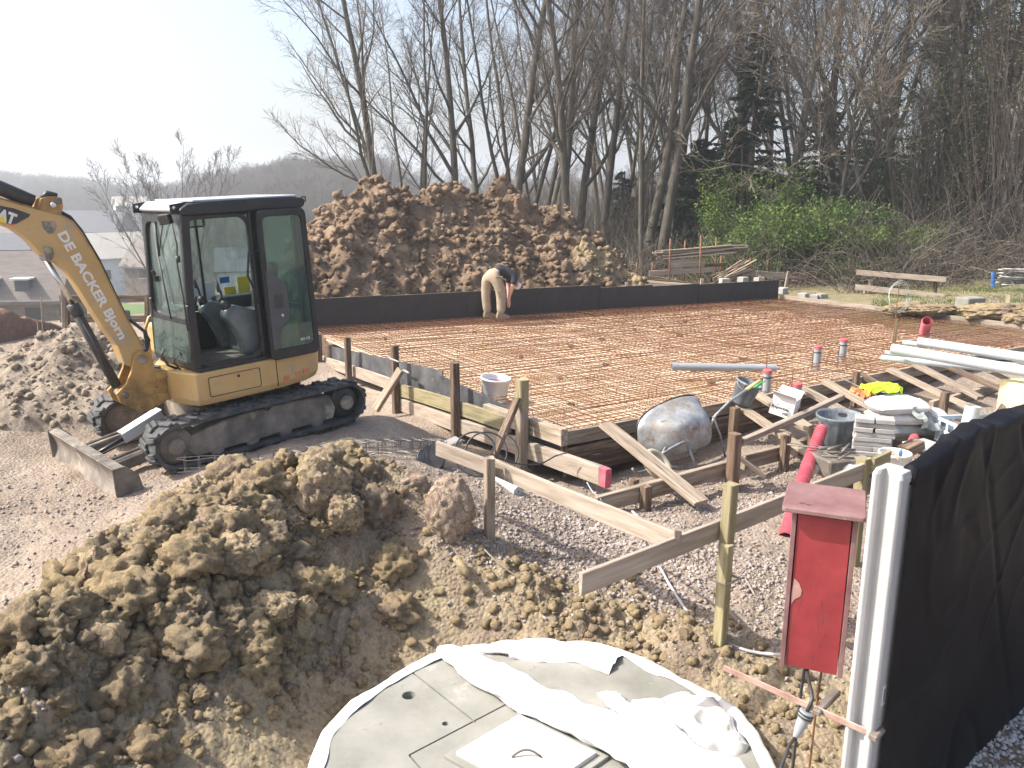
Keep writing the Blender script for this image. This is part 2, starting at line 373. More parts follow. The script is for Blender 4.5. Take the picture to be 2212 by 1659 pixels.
# ---------------------------------------------------------------- ground
CT = [(150,1100,.33),(60,1250,.36),(0,1350,.38),(300,1060,.34),(395,1020,.44),(0,1100,.36),(-150,1100,.4),(-200,1400,.4),(100,960,.38),(230,900,.45),
 (500,985,.45),(600,950,.46),(690,935,.48),(780,905,.50),(845,905,.44),(900,925,.32),(745,836,-.1),(852,892,-.08),(982,952,-.03),(1128,1022,.0),(0,900,.5),(-100,800,.6),
 (700,1040,.92),(600,1090,.86),(400,1130,.88),(300,1180,.84),(230,1230,.8),(120,1380,.72),(60,1500,.62),(0,1620,.5),(-80,1659,.5),(200,1180,.42),(60,1400,.42),
 (500,1300,.66),(300,1450,.52),(600,1470,.30),(200,1659,.34),(450,1659,.22),(620,1600,.08),(700,1500,.0),(820,1400,.06),(900,1250,.30),(1000,1370,.06),(930,1180,.55),
 (1040,1150,.45),(1150,1260,.26),(1200,1340,.16),(1400,1370,.1),(1535,1385,.2),(1600,1450,.15),(1700,1560,.05),(1750,1659,-.02),(1850,1659,0.),
 (1150,1100,.30),(1300,1180,.24),(1450,1250,.22),(1600,1150,.18),(1680,1210,.2),(1400,1085,.12),(1650,1020,.05),(1650,1350,.2),(1700,1420,.18),
 (1250,1040,.02),(1050,1010,.16),(950,985,.38),(1800,1000,.18),(1950,920,.25),(2100,880,.28),(2200,860,.32),(2212,1100,.05),(2100,1600,0),(2200,1500,0),(2300,1659,0)]
CW = [(-9,13,.5),(-7,17,.45),(-12,20,.0),(-14,14,.4),(-20,30,-2.0),(-30,45,-4),(-10,30,-.9),(-45,60,-5),(-20,60,-5),(-60,40,-4.5),(0,24,.4),(8,24,.6),(14,19,.95),(12,15,.6),(18,30,1.4),(5,35,.4),
 (20,45,2.2),(0,50,-.5),(40,50,4),(10,12,.45),(8,9,.3),(30,25,1.6),(0,2,-.1),(-3,1,.3),(3,2,0),(5,4,0),(0,15,.35),(3,13,.35),(-.5,12,.35),(5,16,.35),(-2.2,14,.2),(2.2,10.5,.2),(-6,2,.45),(12,5,0)]
cpts = [tuple(PZ(X, Y, z)) for X, Y, z in CT] + [(a, b, c) for a, b, c in CW]
CPA = np.array(cpts)
def _phi(r): return np.sqrt(r * r + .16)
def _solve():
    P = CPA[:, :2]; n = len(P)
    D = _phi(np.linalg.norm(P[:, None] - P[None], axis=2)) - 0.02 * np.eye(n)
    A = np.zeros((n + 3, n + 3)); A[:n, :n] = D; A[:n, n] = 1; A[:n, n + 1:] = P; A[n, :n] = 1; A[n + 1:, :n] = P.T
    return np.linalg.solve(A, np.concatenate([CPA[:, 2], [0, 0, 0]]))
WSOL = _solve()
def base_h(x, y):
    x = np.asarray(x, float); y = np.asarray(y, float); s = x.shape; X = x.ravel(); Y = y.ravel()
    out = WSOL[-3] + WSOL[-2] * X + WSOL[-1] * Y
    for (a, b, _), w in zip(CPA, WSOL): out = out + w * np.sqrt((X - a) ** 2 + (Y - b) ** 2 + .16)
    return out.reshape(s)
def seg_mask(x, y, pts, rad):
    best = np.full(x.shape, 1e9)
    for a, b in zip(pts[:-1], pts[1:]):
        d = np.array([b[0] - a[0], b[1] - a[1]]); L2 = (d ** 2).sum()
        t = np.clip(((x - a[0]) * d[0] + (y - a[1]) * d[1]) / L2, 0, 1)
        best = np.minimum(best, np.hypot(x - a[0] - t * d[0], y - a[1] - t * d[1]))
    return np.clip(1 - best / rad, 0, 1)
def sm(t): return t * t * (3 - 2 * t)
CREST = [PZ(780, 1010, .9), PZ(690, 1040, .9), PZ(600, 1090, .86), PZ(400, 1140, .88), PZ(230, 1230, .8), PZ(120, 1380, .72), PZ(30, 1540, .6)]
SLOPE = [PZ(720, 1200, .7), PZ(500, 1300, .66), PZ(300, 1450, .52), PZ(150, 1600, .4)]
YELLOW = [PZ(1130, 1290, .2), PZ(1200, 1340, .18), PZ(1330, 1350, .1), PZ(1480, 1420, .1)]
TANK = (PZ(1150, 1385, .15).x + .02, PZ(1150, 1385, .15).y - 1.27, 1.25)
SA, SB, SCc = PZ(672, 708, .6), PZ(1683, 645, .6), PZ(1222, 937, .6)
SD = Vector((10.47, 14.76, .6))
def ground_h(x, y, detail=True):
    z = base_h(x, y)
    rough = np.maximum(sm(seg_mask(x, y, CREST, .85)), .75 * sm(seg_mask(x, y, SLOPE, .75)))
    yel = sm(seg_mask(x, y, YELLOW, .45))
    r = np.hypot(x, y)
    pit = sm(np.clip(1.6 - np.abs(np.hypot(x - TANK[0], y - TANK[1]) - 1.6), 0, 1))
    z = z + .04 * fbm(x * .9, y * .9, 3, 5)
    z = z + rough * (.21 * clods(x, y, .42, 3) + .12 * clods(x, y, .19, 5) + .045 * clods(x, y, .085, 9) + .02 * clods(x, y, .04, 19) + .026 * fbm(x * 11, y * 11, 5, 23, .72) - .09)
    z = z + yel * (.12 * clods(x, y, .3, 13) + .05 * clods(x, y, .12, 15) + .03 * clods(x, y, .05, 25))
    near = np.clip((14 - r) / 6, 0, 1)
    z = z + near * (.018 * fbm(x * 4, y * 4, 4, 21) + .012 * clods(x, y, .11, 31) + .007 * clods(x, y, .045, 33))
    z = z + pit * .03 * clods(x, y, .16, 41) * near
    # wheel and track marks on the yard
    yard = sm(np.clip((-1.4 - x + .25 * (y - 5)) / 1.2, 0, 1)) * np.clip((r - 4.5) / 1.5, 0, 1) * near * (1 - rough)
    z = z + yard * .012 * np.sin((x * .9 + y * .45) * 9 + 2 * perlin(x * 2, y * 2, 71))
    # sunk under the tank and the slab
    dt = np.hypot(x - TANK[0], y - TANK[1])
    z = np.where(dt < 1.3, np.minimum(z, -.12), z)
    return z
def make_ground():
    nr, na = 640, 620
    rr = 1.6 * (70 / 1.6) ** (np.arange(nr) / (nr - 1)); aa = np.radians(np.linspace(-54, 54, na))
    Rg, Ag = np.meshgrid(rr, aa, indexing='ij'); X = Rg * np.sin(Ag); Y = Rg * np.cos(Ag)
    Z = ground_h(X, Y)
    V = np.stack([X, Y, Z], -1).reshape(-1, 3)
    i = (np.arange(nr - 1)[:, None] * na + np.arange(na - 1)[None]).ravel()
    Fq = np.stack([i, i + 1, i + na + 1, i + na], 1)
    me = mesh_np('ground', V, Fq)
    x, y = V[:, 0], V[:, 1]
    och = np.maximum.reduce([sm(seg_mask(x, y, CREST, 1.15)), sm(seg_mask(x, y, SLOPE, 1.3)), sm(seg_mask(x, y, YELLOW, 1.0)), sm(np.clip(2.6 - np.hypot(x - TANK[0], y - TANK[1]), 0, 1))])
    g1 = [PZ(1120, 1080, .3), PZ(1300, 1180, .24), PZ(1450, 1250, .2), PZ(1650, 1250, .2), PZ(1650, 1040, .1), PZ(1950, 960, .2)]
    gra = np.maximum(sm(seg_mask(x, y, g1, 1.1)), ((x - 1.66) * .64 - (y - 3.33) * .77 > 0) * 1.0)
    grs = sm(np.clip((y - 23) / 3, 0, 1)) * .35
    bank = sm(seg_mask(x, y, [PZ(1930, 655, .9), PZ(2050, 658, .9), PZ(2300, 664, .95)], 1.8))
    grs = np.clip(np.maximum(grs, bank), 0, 1)
    och = np.maximum(och, sm(np.clip((y - 18.5) / 1.5, 0, 1)) * (x > 2)); grs = np.maximum(grs, .35 * sm(np.clip((y - 18.5) / 1.5, 0, 1)) * (x > 4))
    pn = perlin(x * 2.2, y * 2.2, 77) * .5
    ca = me.color_attributes.new('zone', 'FLOAT_COLOR', 'POINT')
    q = np.stack([np.clip(och + pn * (och > .05), 0, 1), np.clip(gra + pn * (gra > .05), 0, 1), grs, np.ones_like(x)], 1).astype(np.float32)
    ca.data.foreach_set('color', q.ravel())
    o = newobj('ground', me, M['ground'], smooth=True); tag(o, kind='structure')
make_ground()
def gz(x, y): return float(ground_h(np.array([float(x)]), np.array([float(y)]))[0])

# far terrain: falls into a valley on the left, hills beyond
def far_h(x, y):
    b = base_h(np.clip(x, -60, 45), np.clip(y, 1, 62))
    r = np.hypot(x, y); a = np.degrees(np.arctan2(x, y))
    hl = np.interp(a, [-60, -36, -31, -27, -24, -20, -15, -8, 0, 20, 60], [4, 4, 3, 0, -3, -1, 1.8, 2.5, 3, 3, 3])
    dist = np.interp(a, [-60, -33, -25, -20, -15, 0, 60], [420, 420, 330, 210, 190, 200, 200])
    t = np.clip((r - dist * .45) / (dist * .55), 0, 1)
    v = np.clip((r - 55) / 60, 0, 1)
    low = b * (1 - v) + (-10.0) * v
    return low * (1 - sm(t)) + hl * sm(t) - np.clip(r - dist, 0, 400) * .02
def make_far():
    nr, na = 120, 170
    rr = 60 * (3500 / 60) ** (np.arange(nr) / (nr - 1)); aa = np.radians(np.linspace(-60, 60, na))
    Rg, Ag = np.meshgrid(rr, aa, indexing='ij'); X = Rg * np.sin(Ag); Y = Rg * np.cos(Ag)
    Z = far_h(X, Y) - .15
    V = np.stack([X, Y, Z], -1).reshape(-1, 3)
    i = (np.arange(nr - 1)[:, None] * na + np.arange(na - 1)[None]).ravel()
    me = mesh_np('hills', V, np.stack([i, i + 1, i + na + 1, i + na], 1))
    tag(newobj('hills', me, spk('hill_pasture', [(.06, .07, .03), (.12, .11, .07), (.16, .13, .09)], .03, .95, .3, .5, .3), smooth=True), kind='structure')
    b = MB(); b.box((0, -200, -.5), (900, 403, .5)); 
    tag(b.build('field', M['sandheap']), kind='structure')
make_far()

# ---------------------------------------------------------------- spoil mounds
def VPL(X, Y, P0, P1, off=0):      # where a sight line meets the vertical plane through P0,P1
    d = (P1 - P0); d.z = 0; d.normalize(); n = Vector((-d.y, d.x, 0))
    r = ray(X, Y); c = Vector((0, 0, CAMH))
    t = (P0 + n * off - c).dot(n) / r.dot(n)
    return c + r * t
def mound(name, label, mat, crest, wf, wb, step, ax, seed, amp=.3, cs=(.9, .4, .18), base=None, we=None):
    we = we or wf
    """crest: world points (x,y,ztop) along the ridge; wf/wb widths to front and back"""
    C = np.array([tuple(p) for p in crest]); x0, x1 = C[0, 0] - we, C[-1, 0] + we
    xs = np.arange(x0, x1, step); y0 = C[:, 1].min() - wf - .3; y1 = C[:, 1].max() + wb
    ys = np.arange(y0, y1, step)
    X, Y = np.meshgrid(xs, ys, indexing='ij')
    cy = np.interp(X, C[:, 0], C[:, 1]); cz = np.interp(X, C[:, 0], C[:, 2])
    g = ground_h(X, Y) if base is None else np.full(X.shape, base)
    t = np.where(Y < cy, (cy - Y) / wf, (Y - cy) / wb)
    ex = np.clip(np.minimum(X - x0, x1 - X) / we, 0, 1)
    prof = np.clip(1 - t, 0, 1) ** .85 * sm(ex) ** .5
    H = (cz - g) * prof
    m = np.clip(H / .35, 0, 1)
    d = amp * (.8 * clods(X, Y, cs[0], seed) + .55 * clods(X, Y, cs[1], seed + 5) + .34 * clods(X, Y, cs[2], seed + 9) + .16 * clods(X, Y, cs[2] * .5, seed + 12) - .45) + amp * .5 * fbm(X / cs[0] * .7, Y / cs[0] * .7, 3, seed + 20)
    Z = g + H + d * m - .12 * (1 - np.clip(H / .12, 0, 1))
    dx = amp * .35 * perlin(X / cs[1], Y / cs[1], seed + 31) * m; dy = -amp * .45 * perlin(X / cs[1], (Y + Z) / cs[1], seed + 41) * m
    V = np.stack([X + dx, Y + dy, Z], -1).reshape(-1, 3); na = len(ys)
    i = (np.arange(len(xs) - 1)[:, None] * na + np.arange(na - 1)[None]).ravel()
    keep = (H.ravel()[i] > 0) | (H.ravel()[i + na + 1] > 0)
    i = i[keep]
    Fq = np.stack([i, i + na, i + na + 1, i + 1], 1)
    u, inv = np.unique(Fq, return_inverse=True)
    me = mesh_np(name, V[u], inv.reshape(Fq.shape))
    o = newobj(name, me, mat, smooth=True)
    return tag(o, label, 'soil heap')
cr = [(662, 500, 19.1), (675, 486, 19.2), (700, 452, 19.5), (745, 418, 19.8), (790, 398, 20), (840, 410, 20.3), (870, 424, 20.5), (950, 418, 21), (1030, 424, 21.5), (1085, 416, 21.8), (1118, 440, 22), (1150, 462, 22.2), (1200, 452, 22.5), (1245, 492, 22.7), (1270, 528, 22.8), (1300, 536, 22.9), (1335, 570, 23), (1365, 603, 23.1), (1400, 618, 23.2)]
BIGCREST = [PD(*c) for c in cr]
mound('soil_mound', 'huge brown mound of cloddy clay behind the black formwork wall, taller than the worker', M['mound'], BIGCREST, 3.2, 3.0, .045, 'x', 101, .42, (1.0, .42, .2), we=1.0)
mound('soil_mound', 'ochre tinted clump of soil at the right foot of the big brown mound', M['heap'], [PD(1215, 585, 20.8), PD(1262, 522, 21), PD(1310, 540, 21.2), PD(1345, 590, 21.4)], 1.0, 1.2, .04, 'x', 151, .22, (.5, .25, .12))
mound('soil_mound', 'pale grey beige soil heap left of the excavator, behind its boom', M['sandheap'], [PD(-120, 770, 10.6), PD(0, 768, 10.8), PD(90, 742, 11), PD(160, 716, 11.2), PD(225, 712, 11.3), PD(270, 738, 11.4)], 2.3, 1.8, .035, 'x', 201, .13, (.6, .25, .1), we=1.0)
mound('soil_mound', 'dark reddish brown heap at the left edge behind the pale soil heap', M['redheap'], [PD(-150, 690, 15), PD(-40, 690, 15.2), PD(20, 676, 15.5), PD(60, 700, 15.8), PD(95, 740, 16)], 1.6, 1.5, .05, 'x', 251, .16, (.6, .25, .12))

# clods: lumpy stones made once, scattered as one mass
def lump(seed, sub=2, rough=.28, flat=1.0, fr=1.6, cr=1.0):
    bm = bmesh.new(); bmesh.ops.create_icosphere(bm, subdivisions=sub, radius=1)
    so = Vector((seed * 7.3, seed * 3.1, seed * 1.7))
    for v in bm.verts:
        n = noise.fractal(v.co * fr + so, .5, 2.1, 7) * rough * .8
        dv = noise.voronoi(v.co * 2.1 + so)[0]; d2 = noise.voronoi(v.co * 4.6 + so)[0]
        e = max(0, .22 - (dv[1] - dv[0])) / .22; e2 = max(0, .2 - (d2[1] - d2[0])) / .2
        v.co = v.co * (1 + n - cr * (.16 * (dv[0] - .4) + .13 * e + .05 * e2) + .05 * noise.noise(v.co * 9 + so)); v.co.z *= flat
    V = np.array([v.co[:] for v in bm.verts]); Fc = np.array([[q.index for q in f.verts] for f in bm.faces]); bm.free()
    return V, Fc
def hull_stone(seed):
    r = random.Random(seed); bm = bmesh.new()
    for _ in range(11):
        v = Vector((r.gauss(0, 1), r.gauss(0, 1), r.gauss(0, 1))).normalized(); bm.verts.new((v.x, v.y * .85, v.z * .65))
    res = bmesh.ops.convex_hull(bm, input=bm.verts)
    loose = [v for v in bm.verts if not v.link_faces]; bmesh.ops.delete(bm, geom=loose, context='VERTS')
    bmesh.ops.triangulate(bm, faces=bm.faces); bm.verts.index_update()
    V = np.array([v.co[:] for v in bm.verts]); Fc = np.array([[q.index for q in f.verts] for f in bm.faces]); bm.free()
    return V, Fc
def scatter(name, protos, pos, size, mat, smooth, rs, sink=.3, flat=(.7, 1.0)):
    Vs, Fs, off = [], [], 0
    for (x, y, z), s in zip(pos, size):
        V, Fc = protos[rs.randint(len(protos))]
        q = rs.normal(size=4); q /= np.linalg.norm(q); w, a, b, c = q
        R = np.array([[1 - 2 * (b * b + c * c), 2 * (a * b - c * w), 2 * (a * c + b * w)], [2 * (a * b + c * w), 1 - 2 * (a * a + c * c), 2 * (b * c - a * w)], [2 * (a * c - b * w), 2 * (b * c + a * w), 1 - 2 * (a * a + b * b)]])
        P = (V @ R.T) * s; P[:, 2] *= rs.uniform(*flat); P += np.array([x, y, z + s * (.5 - sink)])
        Vs.append(P); Fs.append(Fc + off); off += len(V)
    me = mesh_np(name, np.concatenate(Vs), np.concatenate(Fs))
    return tag(newobj(name, me, mat, smooth=smooth), kind='stuff')
RS = np.random.RandomState(5)
def along(pts, n, spread):
    P = np.array([(p[0], p[1]) for p in pts]); L = np.linalg.norm(np.diff(P, axis=0), axis=1); c = np.concatenate([[0], np.cumsum(L)])
    t = RS.uniform(0, c[-1], n); x = np.interp(t, c, P[:, 0]) + RS.normal(0, spread, n); y = np.interp(t, c, P[:, 1]) + RS.normal(0, spread, n)
    return x, y
def clear(x, y, extra=.0):       # not on the tank, not inside the slab
    k = np.hypot(x - TANK[0], y - TANK[1]) > 1.3
    def side(a, b): return (b.x - a.x) * (y - a.y) - (b.y - a.y) * (x - a.x)
    ins = (side(SCc, SD) > -.15) & (side(SA, SCc) > -.25)
    return k & ~ins
def do_scatter(name, protos, regions, mat, smooth, smin, smax, power=2.2, sink=.3):
    xs, ys = [], []
    for pts, n, sp_ in regions:
        a, b = along(pts, n, sp_); xs.append(a); ys.append(b)
    x = np.concatenate(xs); y = np.concatenate(ys); k = clear(x, y) & (y > .8); x = x[k]; y = y[k]
    z = ground_h(x, y); u = RS.uniform(0, 1, len(x)); s = smin * (smax / smin) ** (u ** power)
    return scatter(name, protos, list(zip(x, y, z)), s, mat, smooth, RS, sink)
L2 = [lump(i, 2, .5, 1, 1.9) for i in range(8)]; L3 = [lump(20 + i, 4, .42, 1, 1.4) for i in range(8)]; HS = [hull_stone(i) for i in range(14)]
low = [PZ(760, 1330, .2), PZ(560, 1480, .25), PZ(350, 1620, .3)]
tag(do_scatter('loose_clods', L2, [(CREST, 3000, .32), (SLOPE, 1700, .35), (low, 420, .4), (YELLOW, 900, .24), ([PZ(1650, 1480, .1), PZ(1720, 1620, 0)], 260, .25), ([PZ(850, 1150, .5), PZ(1040, 1220, .4), PZ(1200, 1300, .2)], 500, .25)], M['heap'], True, .006, .05, 3.2), 'loose ochre crumbs and clods of clay over the near heap', 'clods')
tag(do_scatter('heap_clods', L3, [(CREST, 230, .28), (SLOPE, 90, .4)], M['heap'], True, .045, .20, 2.4, .38), 'fist to head sized clods of ochre clay heaped in the left foreground', 'clods')
G1 = [PZ(1120, 1100, .3), PZ(1300, 1190, .24), PZ(1450, 1240, .2), PZ(1640, 1250, .2), PZ(1680, 1330, .2)]
G2 = [PZ(1350, 1100, .12), PZ(1520, 1080, .12), PZ(1650, 1060, .1), PZ(1800, 1030, .18), PZ(1950, 960, .25)]
tag(do_scatter('crushed_stone', HS, [(G1, 9000, .5), (G2, 5500, .5), ([PZ(940, 1180, .5), PZ(1050, 1180, .45), PZ(1180, 1180, .3)], 700, .2)], M['stone'], False, .007, .032, 2.2, .3), 'pinkish crushed stone spread between the batter boards and the slab formwork', 'gravel')
yd = [PZ(-100, 1250, .5), PZ(100, 1250, .5), PZ(300, 1120, .5), PZ(450, 1050, .5)]
tag(do_scatter('yard_pebbles', HS, [(yd, 1000, .75), ([PZ(0, 1050, .5), PZ(200, 1060, .5)], 500, .5), ([PZ(20, 1520, .5), PZ(0, 1659, .5)], 350, .15)], M['stone'], False, .005, .03, 3.0, .15), 'scattered pebbles and flat stones on the dusty yard by the dozer blade', 'gravel')
gx = RS.uniform(1.7, 5.6, 30000); gy = RS.uniform(2.2, 6.6, 30000)
k = ((gx - 1.66) * .64 - (gy - 3.33) * .77 > .06) & ((gx - 1.66) * .64 - (gy - 3.33) * .77 < 1.3) & (np.abs(gx / gy) < .78)
gx = gx[k]; gy = gy[k]
tag(scatter('grey_gravel', HS, list(zip(gx, gy, ground_h(gx, gy) + RS.uniform(0, .015, len(gx)))), RS.uniform(.012, .026, len(gx)), M['stone_grey'], False, RS, .2), 'grey gravel on the path right of the black tarpaulin', 'gravel')

def big_lump(name, X, Y, z, size, seed, mat, label, fl=1.0, sub=5, rough=.33, cat='clay lump', group=None, zoff=.35, fr=1.25, cr=.42):
    V, Fc = lump(seed, sub, rough * .75, 1, fr, cr)
    p = PZ(X, Y, z)
    V = V * np.array([size[0], size[1], size[2]])
    me = mesh_np(name, V, Fc)
    o = newobj(name, me, mat, smooth=True, M=Matrix.Translation((p.x, p.y, p.z + size[2] * zoff)))
    tag(o, label, cat, group); return o
big_lump('clay_lump', 700, 1095, .82, (.22, .2, .26), 3, M['clay'], 'tall ochre clay block standing on the crest of the near heap', zoff=.6, rough=.42)
big_lump('clay_lump', 655, 1030, .9, (.11, .1, .11), 4, M['clay'], 'small clay lump stuck to the left side of the tall ochre block', rough=.4)
big_lump('clay_lump', 975, 1165, .5, (.2, .18, .30), 8, M['clay_pink'], 'upright egg shaped cracked clay boulder with a reddish flank beside the batter board stake', zoff=.75, rough=.2)
big_lump('clay_lump', 868, 1085, .6, (.24, .2, .18), 12, M['clay_pink'], 'rounded pinkish clay boulder between the ochre block and the cracked boulder', zoff=.6, rough=.26)
big_lump('clay_lump', 800, 1035, .72, (.15, .14, .13), 13, M['clay_pink'], 'smaller rounded clay boulder behind the pinkish one', rough=.25, sub=4)
big_lump('clay_lump', 900, 1120, .55, (.12, .1, .1), 14, M['clay'], 'dark low lump in front of the rounded pinkish boulder', sub=4)
big_lump('clay_lump', 745, 1120, .78, (.14, .13, .16), 31, M['clay'], 'rough clay lump leaning against the right side of the tall ochre block', rough=.42)
big_lump('clay_lump', 520, 1215, .78, (.17, .15, .15), 34, M['clay'], 'broad angular lump below the middle of the heap crest', rough=.4)
big_lump('clay_lump', 380, 1250, .74, (.15, .13, .13), 35, M['clay'], 'lump with a pale flat face left of the heap middle', rough=.4)
big_lump('clay_lump', 300, 1200, .8, (.19, .16, .17), 15, M['clay'], 'broad lump on the left shoulder of the near heap', rough=.4)
big_lump('clay_lump', 210, 1250, .78, (.10, .14, .16), 16, M['clay'], 'crumbly pillar of clay at the left of the heap above the yard', sub=4, rough=.4)
big_lump('clay_lump', 470, 1160, .88, (.2, .18, .15), 17, M['clay'], 'wide lump in the middle of the heap crest', rough=.42)
big_lump('clay_lump', 430, 1090, .9, (.17, .15, .15), 18, M['clay'], 'lump under the rusty ends of the wire cages', rough=.42)
big_lump('clay_lump', 580, 1120, .86, (.13, .12, .12), 26, M['clay'], 'lump left of the tall ochre block near the crest', rough=.4, sub=4)
big_lump('clay_lump', 130, 1470, .6, (.12, .13, .14), 19, M['clay'], 'ochre lump at the far left low end of the heap', rough=.36)
big_lump('clay_lump', 225, 1395, .7, (.14, .11, .12), 27, M['clay'], 'flat faced lump above the far left ochre lump', rough=.38, sub=4)
big_lump('clay_lump', 590, 1320, .55, (.15, .13, .10), 20, M['clay'], 'brown topped lump halfway down the heap slope', rough=.36)
big_lump('clay_lump', 662, 1318, .5, (.07, .07, .075), 21, M['clay'], 'small pale lump right of the brown topped lump on the slope', sub=4)
big_lump('clay_lump', 355, 1360, .62, (.08, .07, .06), 22, M['clay'], 'small angular clod left of centre on the slope', sub=4)
big_lump('clay_lump', 1110, 1130, .3, (.085, .07, .05), 23, M['clay_pink'], 'stone sized lump lying on the gravel under the long batter board', sub=3)
big_lump('limestone_block', 35, 1555, .5, (.05, .04, .03), 24, M['white_cloth'], 'white angular stone at the lower left edge of the picture', sub=2, cat='stone')
big_lump('limestone_block', 567, 1290, .55, (.022, .016, .014), 25, M['white_cloth'], 'small bright white stone on the heap slope', sub=2, cat='stone')

# crumbs on the far mound
def on_mesh(o, n, rs, zmin=.3):
    me = o.data; c = np.zeros(len(me.vertices) * 3, dtype=np.float32); me.vertices.foreach_get('co', c); c = c.reshape(-1, 3); c = c[c[:, 2] > zmin]; return c[rs.randint(0, len(c), n)]
cm = on_mesh(bpy.data.objects['soil_mound'], 6500, RS, .7)
tag(scatter('mound_clods', L2, cm, .02 + .10 * RS.uniform(0, 1, len(cm)) ** 3.5, M['mound'], True, RS, .45), 'brown clods lying over the big mound', 'clods', kind='stuff')
cm = on_mesh(bpy.data.objects['soil_mound.001'], 900, RS, .7)
tag(scatter('clump_clods', L2, cm, .015 + .09 * RS.uniform(0, 1, len(cm)) ** 3, M['heap'], True, RS, .45), 'ochre clods on the clump at the right foot of the mound', 'clods', kind='stuff')
cm = on_mesh(bpy.data.objects['soil_mound.002'], 2600, RS, .3)
tag(scatter('heap_crumbs', L2, cm, .01 + .05 * RS.uniform(0, 1, len(cm)) ** 3, M['sandheap'], True, RS, .3), 'crumbs of soil on the pale heap behind the excavator', 'clods', kind='stuff')

# ---------------------------------------------------------------- timber helper
def plank(name, p0, p1, w, h, mat, up=(0, 0, 1), parent=None, bev=.004, label=None, cat=None, group=None, roll=0, worn=True):
    """w across (local y), h thickness (local z); local x runs along the grain"""
    p0 = Vector(p0); p1 = Vector(p1); L = (p1 - p0).length
    Mx = Matrix.Translation((p0 + p1) / 2) @ frame(p1 - p0, up).to_4x4() @ Matrix.Rotation(roll, 4, 'X')
    n = max(2, int(L / .35)); vs = []
    b1, b2 = rnd.uniform(-1, 1) * .006 * L / 2, rnd.uniform(-1, 1) * .008 * L / 2
    c = min(w, h) * .09
    ring = [(-w / 2 + c, -h / 2), (w / 2 - c, -h / 2), (w / 2, -h / 2 + c), (w / 2, h / 2 - c), (w / 2 - c, h / 2), (-w / 2 + c, h / 2), (-w / 2, h / 2 - c), (-w / 2, -h / 2 + c)]
    for i in range(n + 1):
        t = i / n; x = (t - .5) * L; q = 4 * t * (1 - t)
        e = rnd.uniform(-.006, .006) if worn and 0 < i < n else 0
        for (a, b) in ring:
            xx = x + (rnd.uniform(-.006, .006) if i in (0, n) and worn else 0)
            vs.append((xx, a + b1 * q + e * .4, b + b2 * q))
    fs = [(i * 8 + j, i * 8 + (j + 1) % 8, (i + 1) * 8 + (j + 1) % 8, (i + 1) * 8 + j) for i in range(n) for j in range(8)]
    fs += [tuple(range(7, -1, -1)), tuple(n * 8 + j for j in range(8))]
    me = bpy.data.meshes.new(name); me.from_pydata(vs, [], fs); me.update()
    o = newobj(name, me, mat, parent, Mx)
    return tag(o, label, cat, group)

# ---------------------------------------------------------------- slab: blinding, reinforcement, formwork
def lerp(a, b, t): return a + (b - a) * t
NPX = 90; NPY = 70
V = []
for i in range(NPX + 1):
    for j in range(NPY + 1):
        p = lerp(lerp(SCc, SD, i / NPX), lerp(SA, SB, i / NPX), j / NPY)
        V.append((p.x, p.y, .475 + .012 * noise.noise(Vector((p.x * 2, p.y * 2, 0)))))
i = (np.arange(NPX)[:, None] * (NPY + 1) + np.arange(NPY)[None]).ravel()
me = mesh_np('slab_base', np.array(V), np.stack([i, i + NPY + 1, i + NPY + 2, i + 1], 1))
mb = soil('cream_blinding', [(.52, .38, .24), (.66, .51, .36), (.74, .60, .44)], 1.6, bump=.5, bs=18)
tag(newobj('slab_base', me, mb, smooth=True), kind='structure')
reb = thing('reinforcement_mat', tuple(lerp(SCc, SB, .5)), 'rusty steel reinforcement mat covering the whole slab area inside the formwork', 'steel mesh')
def bar_pts(p, q, z, n=14, j=.012):
    return [lerp(p, q, t / n) + Vector((rnd.uniform(-j, j) * .4, rnd.uniform(-j, j) * .4, z - .6 + rnd.uniform(-j, j))) for t in range(n + 1)]
nu = 112; nv = 84
for i in range(nu):
    t = (i + .5 + rnd.uniform(-.12, .12)) / nu
    b = MB(); b.tube(bar_pts(lerp(SCc, SD, t), lerp(SA, SB, t), .6), .0052, 4, False); b.build('bar', M['rust'], reb)
for i in range(nv):
    t = (i + .5 + rnd.uniform(-.12, .12)) / nv
    b = MB(); b.tube(bar_pts(lerp(SCc, SA, t), lerp(SD, SB, t), .612, 18), .0052, 4, False); b.build('bar', M['rust'], reb)
b = MB()
for i in range(0, nu, 2): t = (i + rnd.uniform(.1, .3)) / nu; b.tube(bar_pts(lerp(SCc, SD, t), lerp(SA, SB, t), .515, 6), .0045, 3, False)
for i in range(0, nv, 2): t = (i + rnd.uniform(.1, .3)) / nv; b.tube(bar_pts(lerp(SCc, SA, t), lerp(SD, SB, t), .505, 6), .0045, 3, False)
for _ in range(260):               # chairs between the layers
    t, s = rnd.random(), rnd.random() ** 1.3; p = lerp(lerp(SCc, SD, t), lerp(SA, SB, t), s); a = rnd.uniform(0, 3.14); d = Vector((math.cos(a), math.sin(a), 0)) * .05
    b.tube([p - d + Vector((0, 0, -.12)), p - d * .6, p + d * .6, p + d + Vector((0, 0, -.12))], .004, 3, False)
for t in (.004, .5, .996):
    b.tube(bar_pts(lerp(SCc, SD, t), lerp(SA, SB, t), .56, 8), .007, 3, False)
tag(b.build('lower_bars', M['rust'], reb), kind='stuff')
debris = MB()
for _ in range(30):
    t, s = rnd.random(), rnd.random(); p = lerp(lerp(SCc, SD, t), lerp(SA, SB, t), s); a = rnd.uniform(0, 3.14); d = Vector((math.cos(a), math.sin(a), 0)) * rnd.uniform(.03, .07)
    debris.beam(p - d + Vector((0, 0, -.1)), p + d + Vector((0, 0, -.1)), .05, .04)
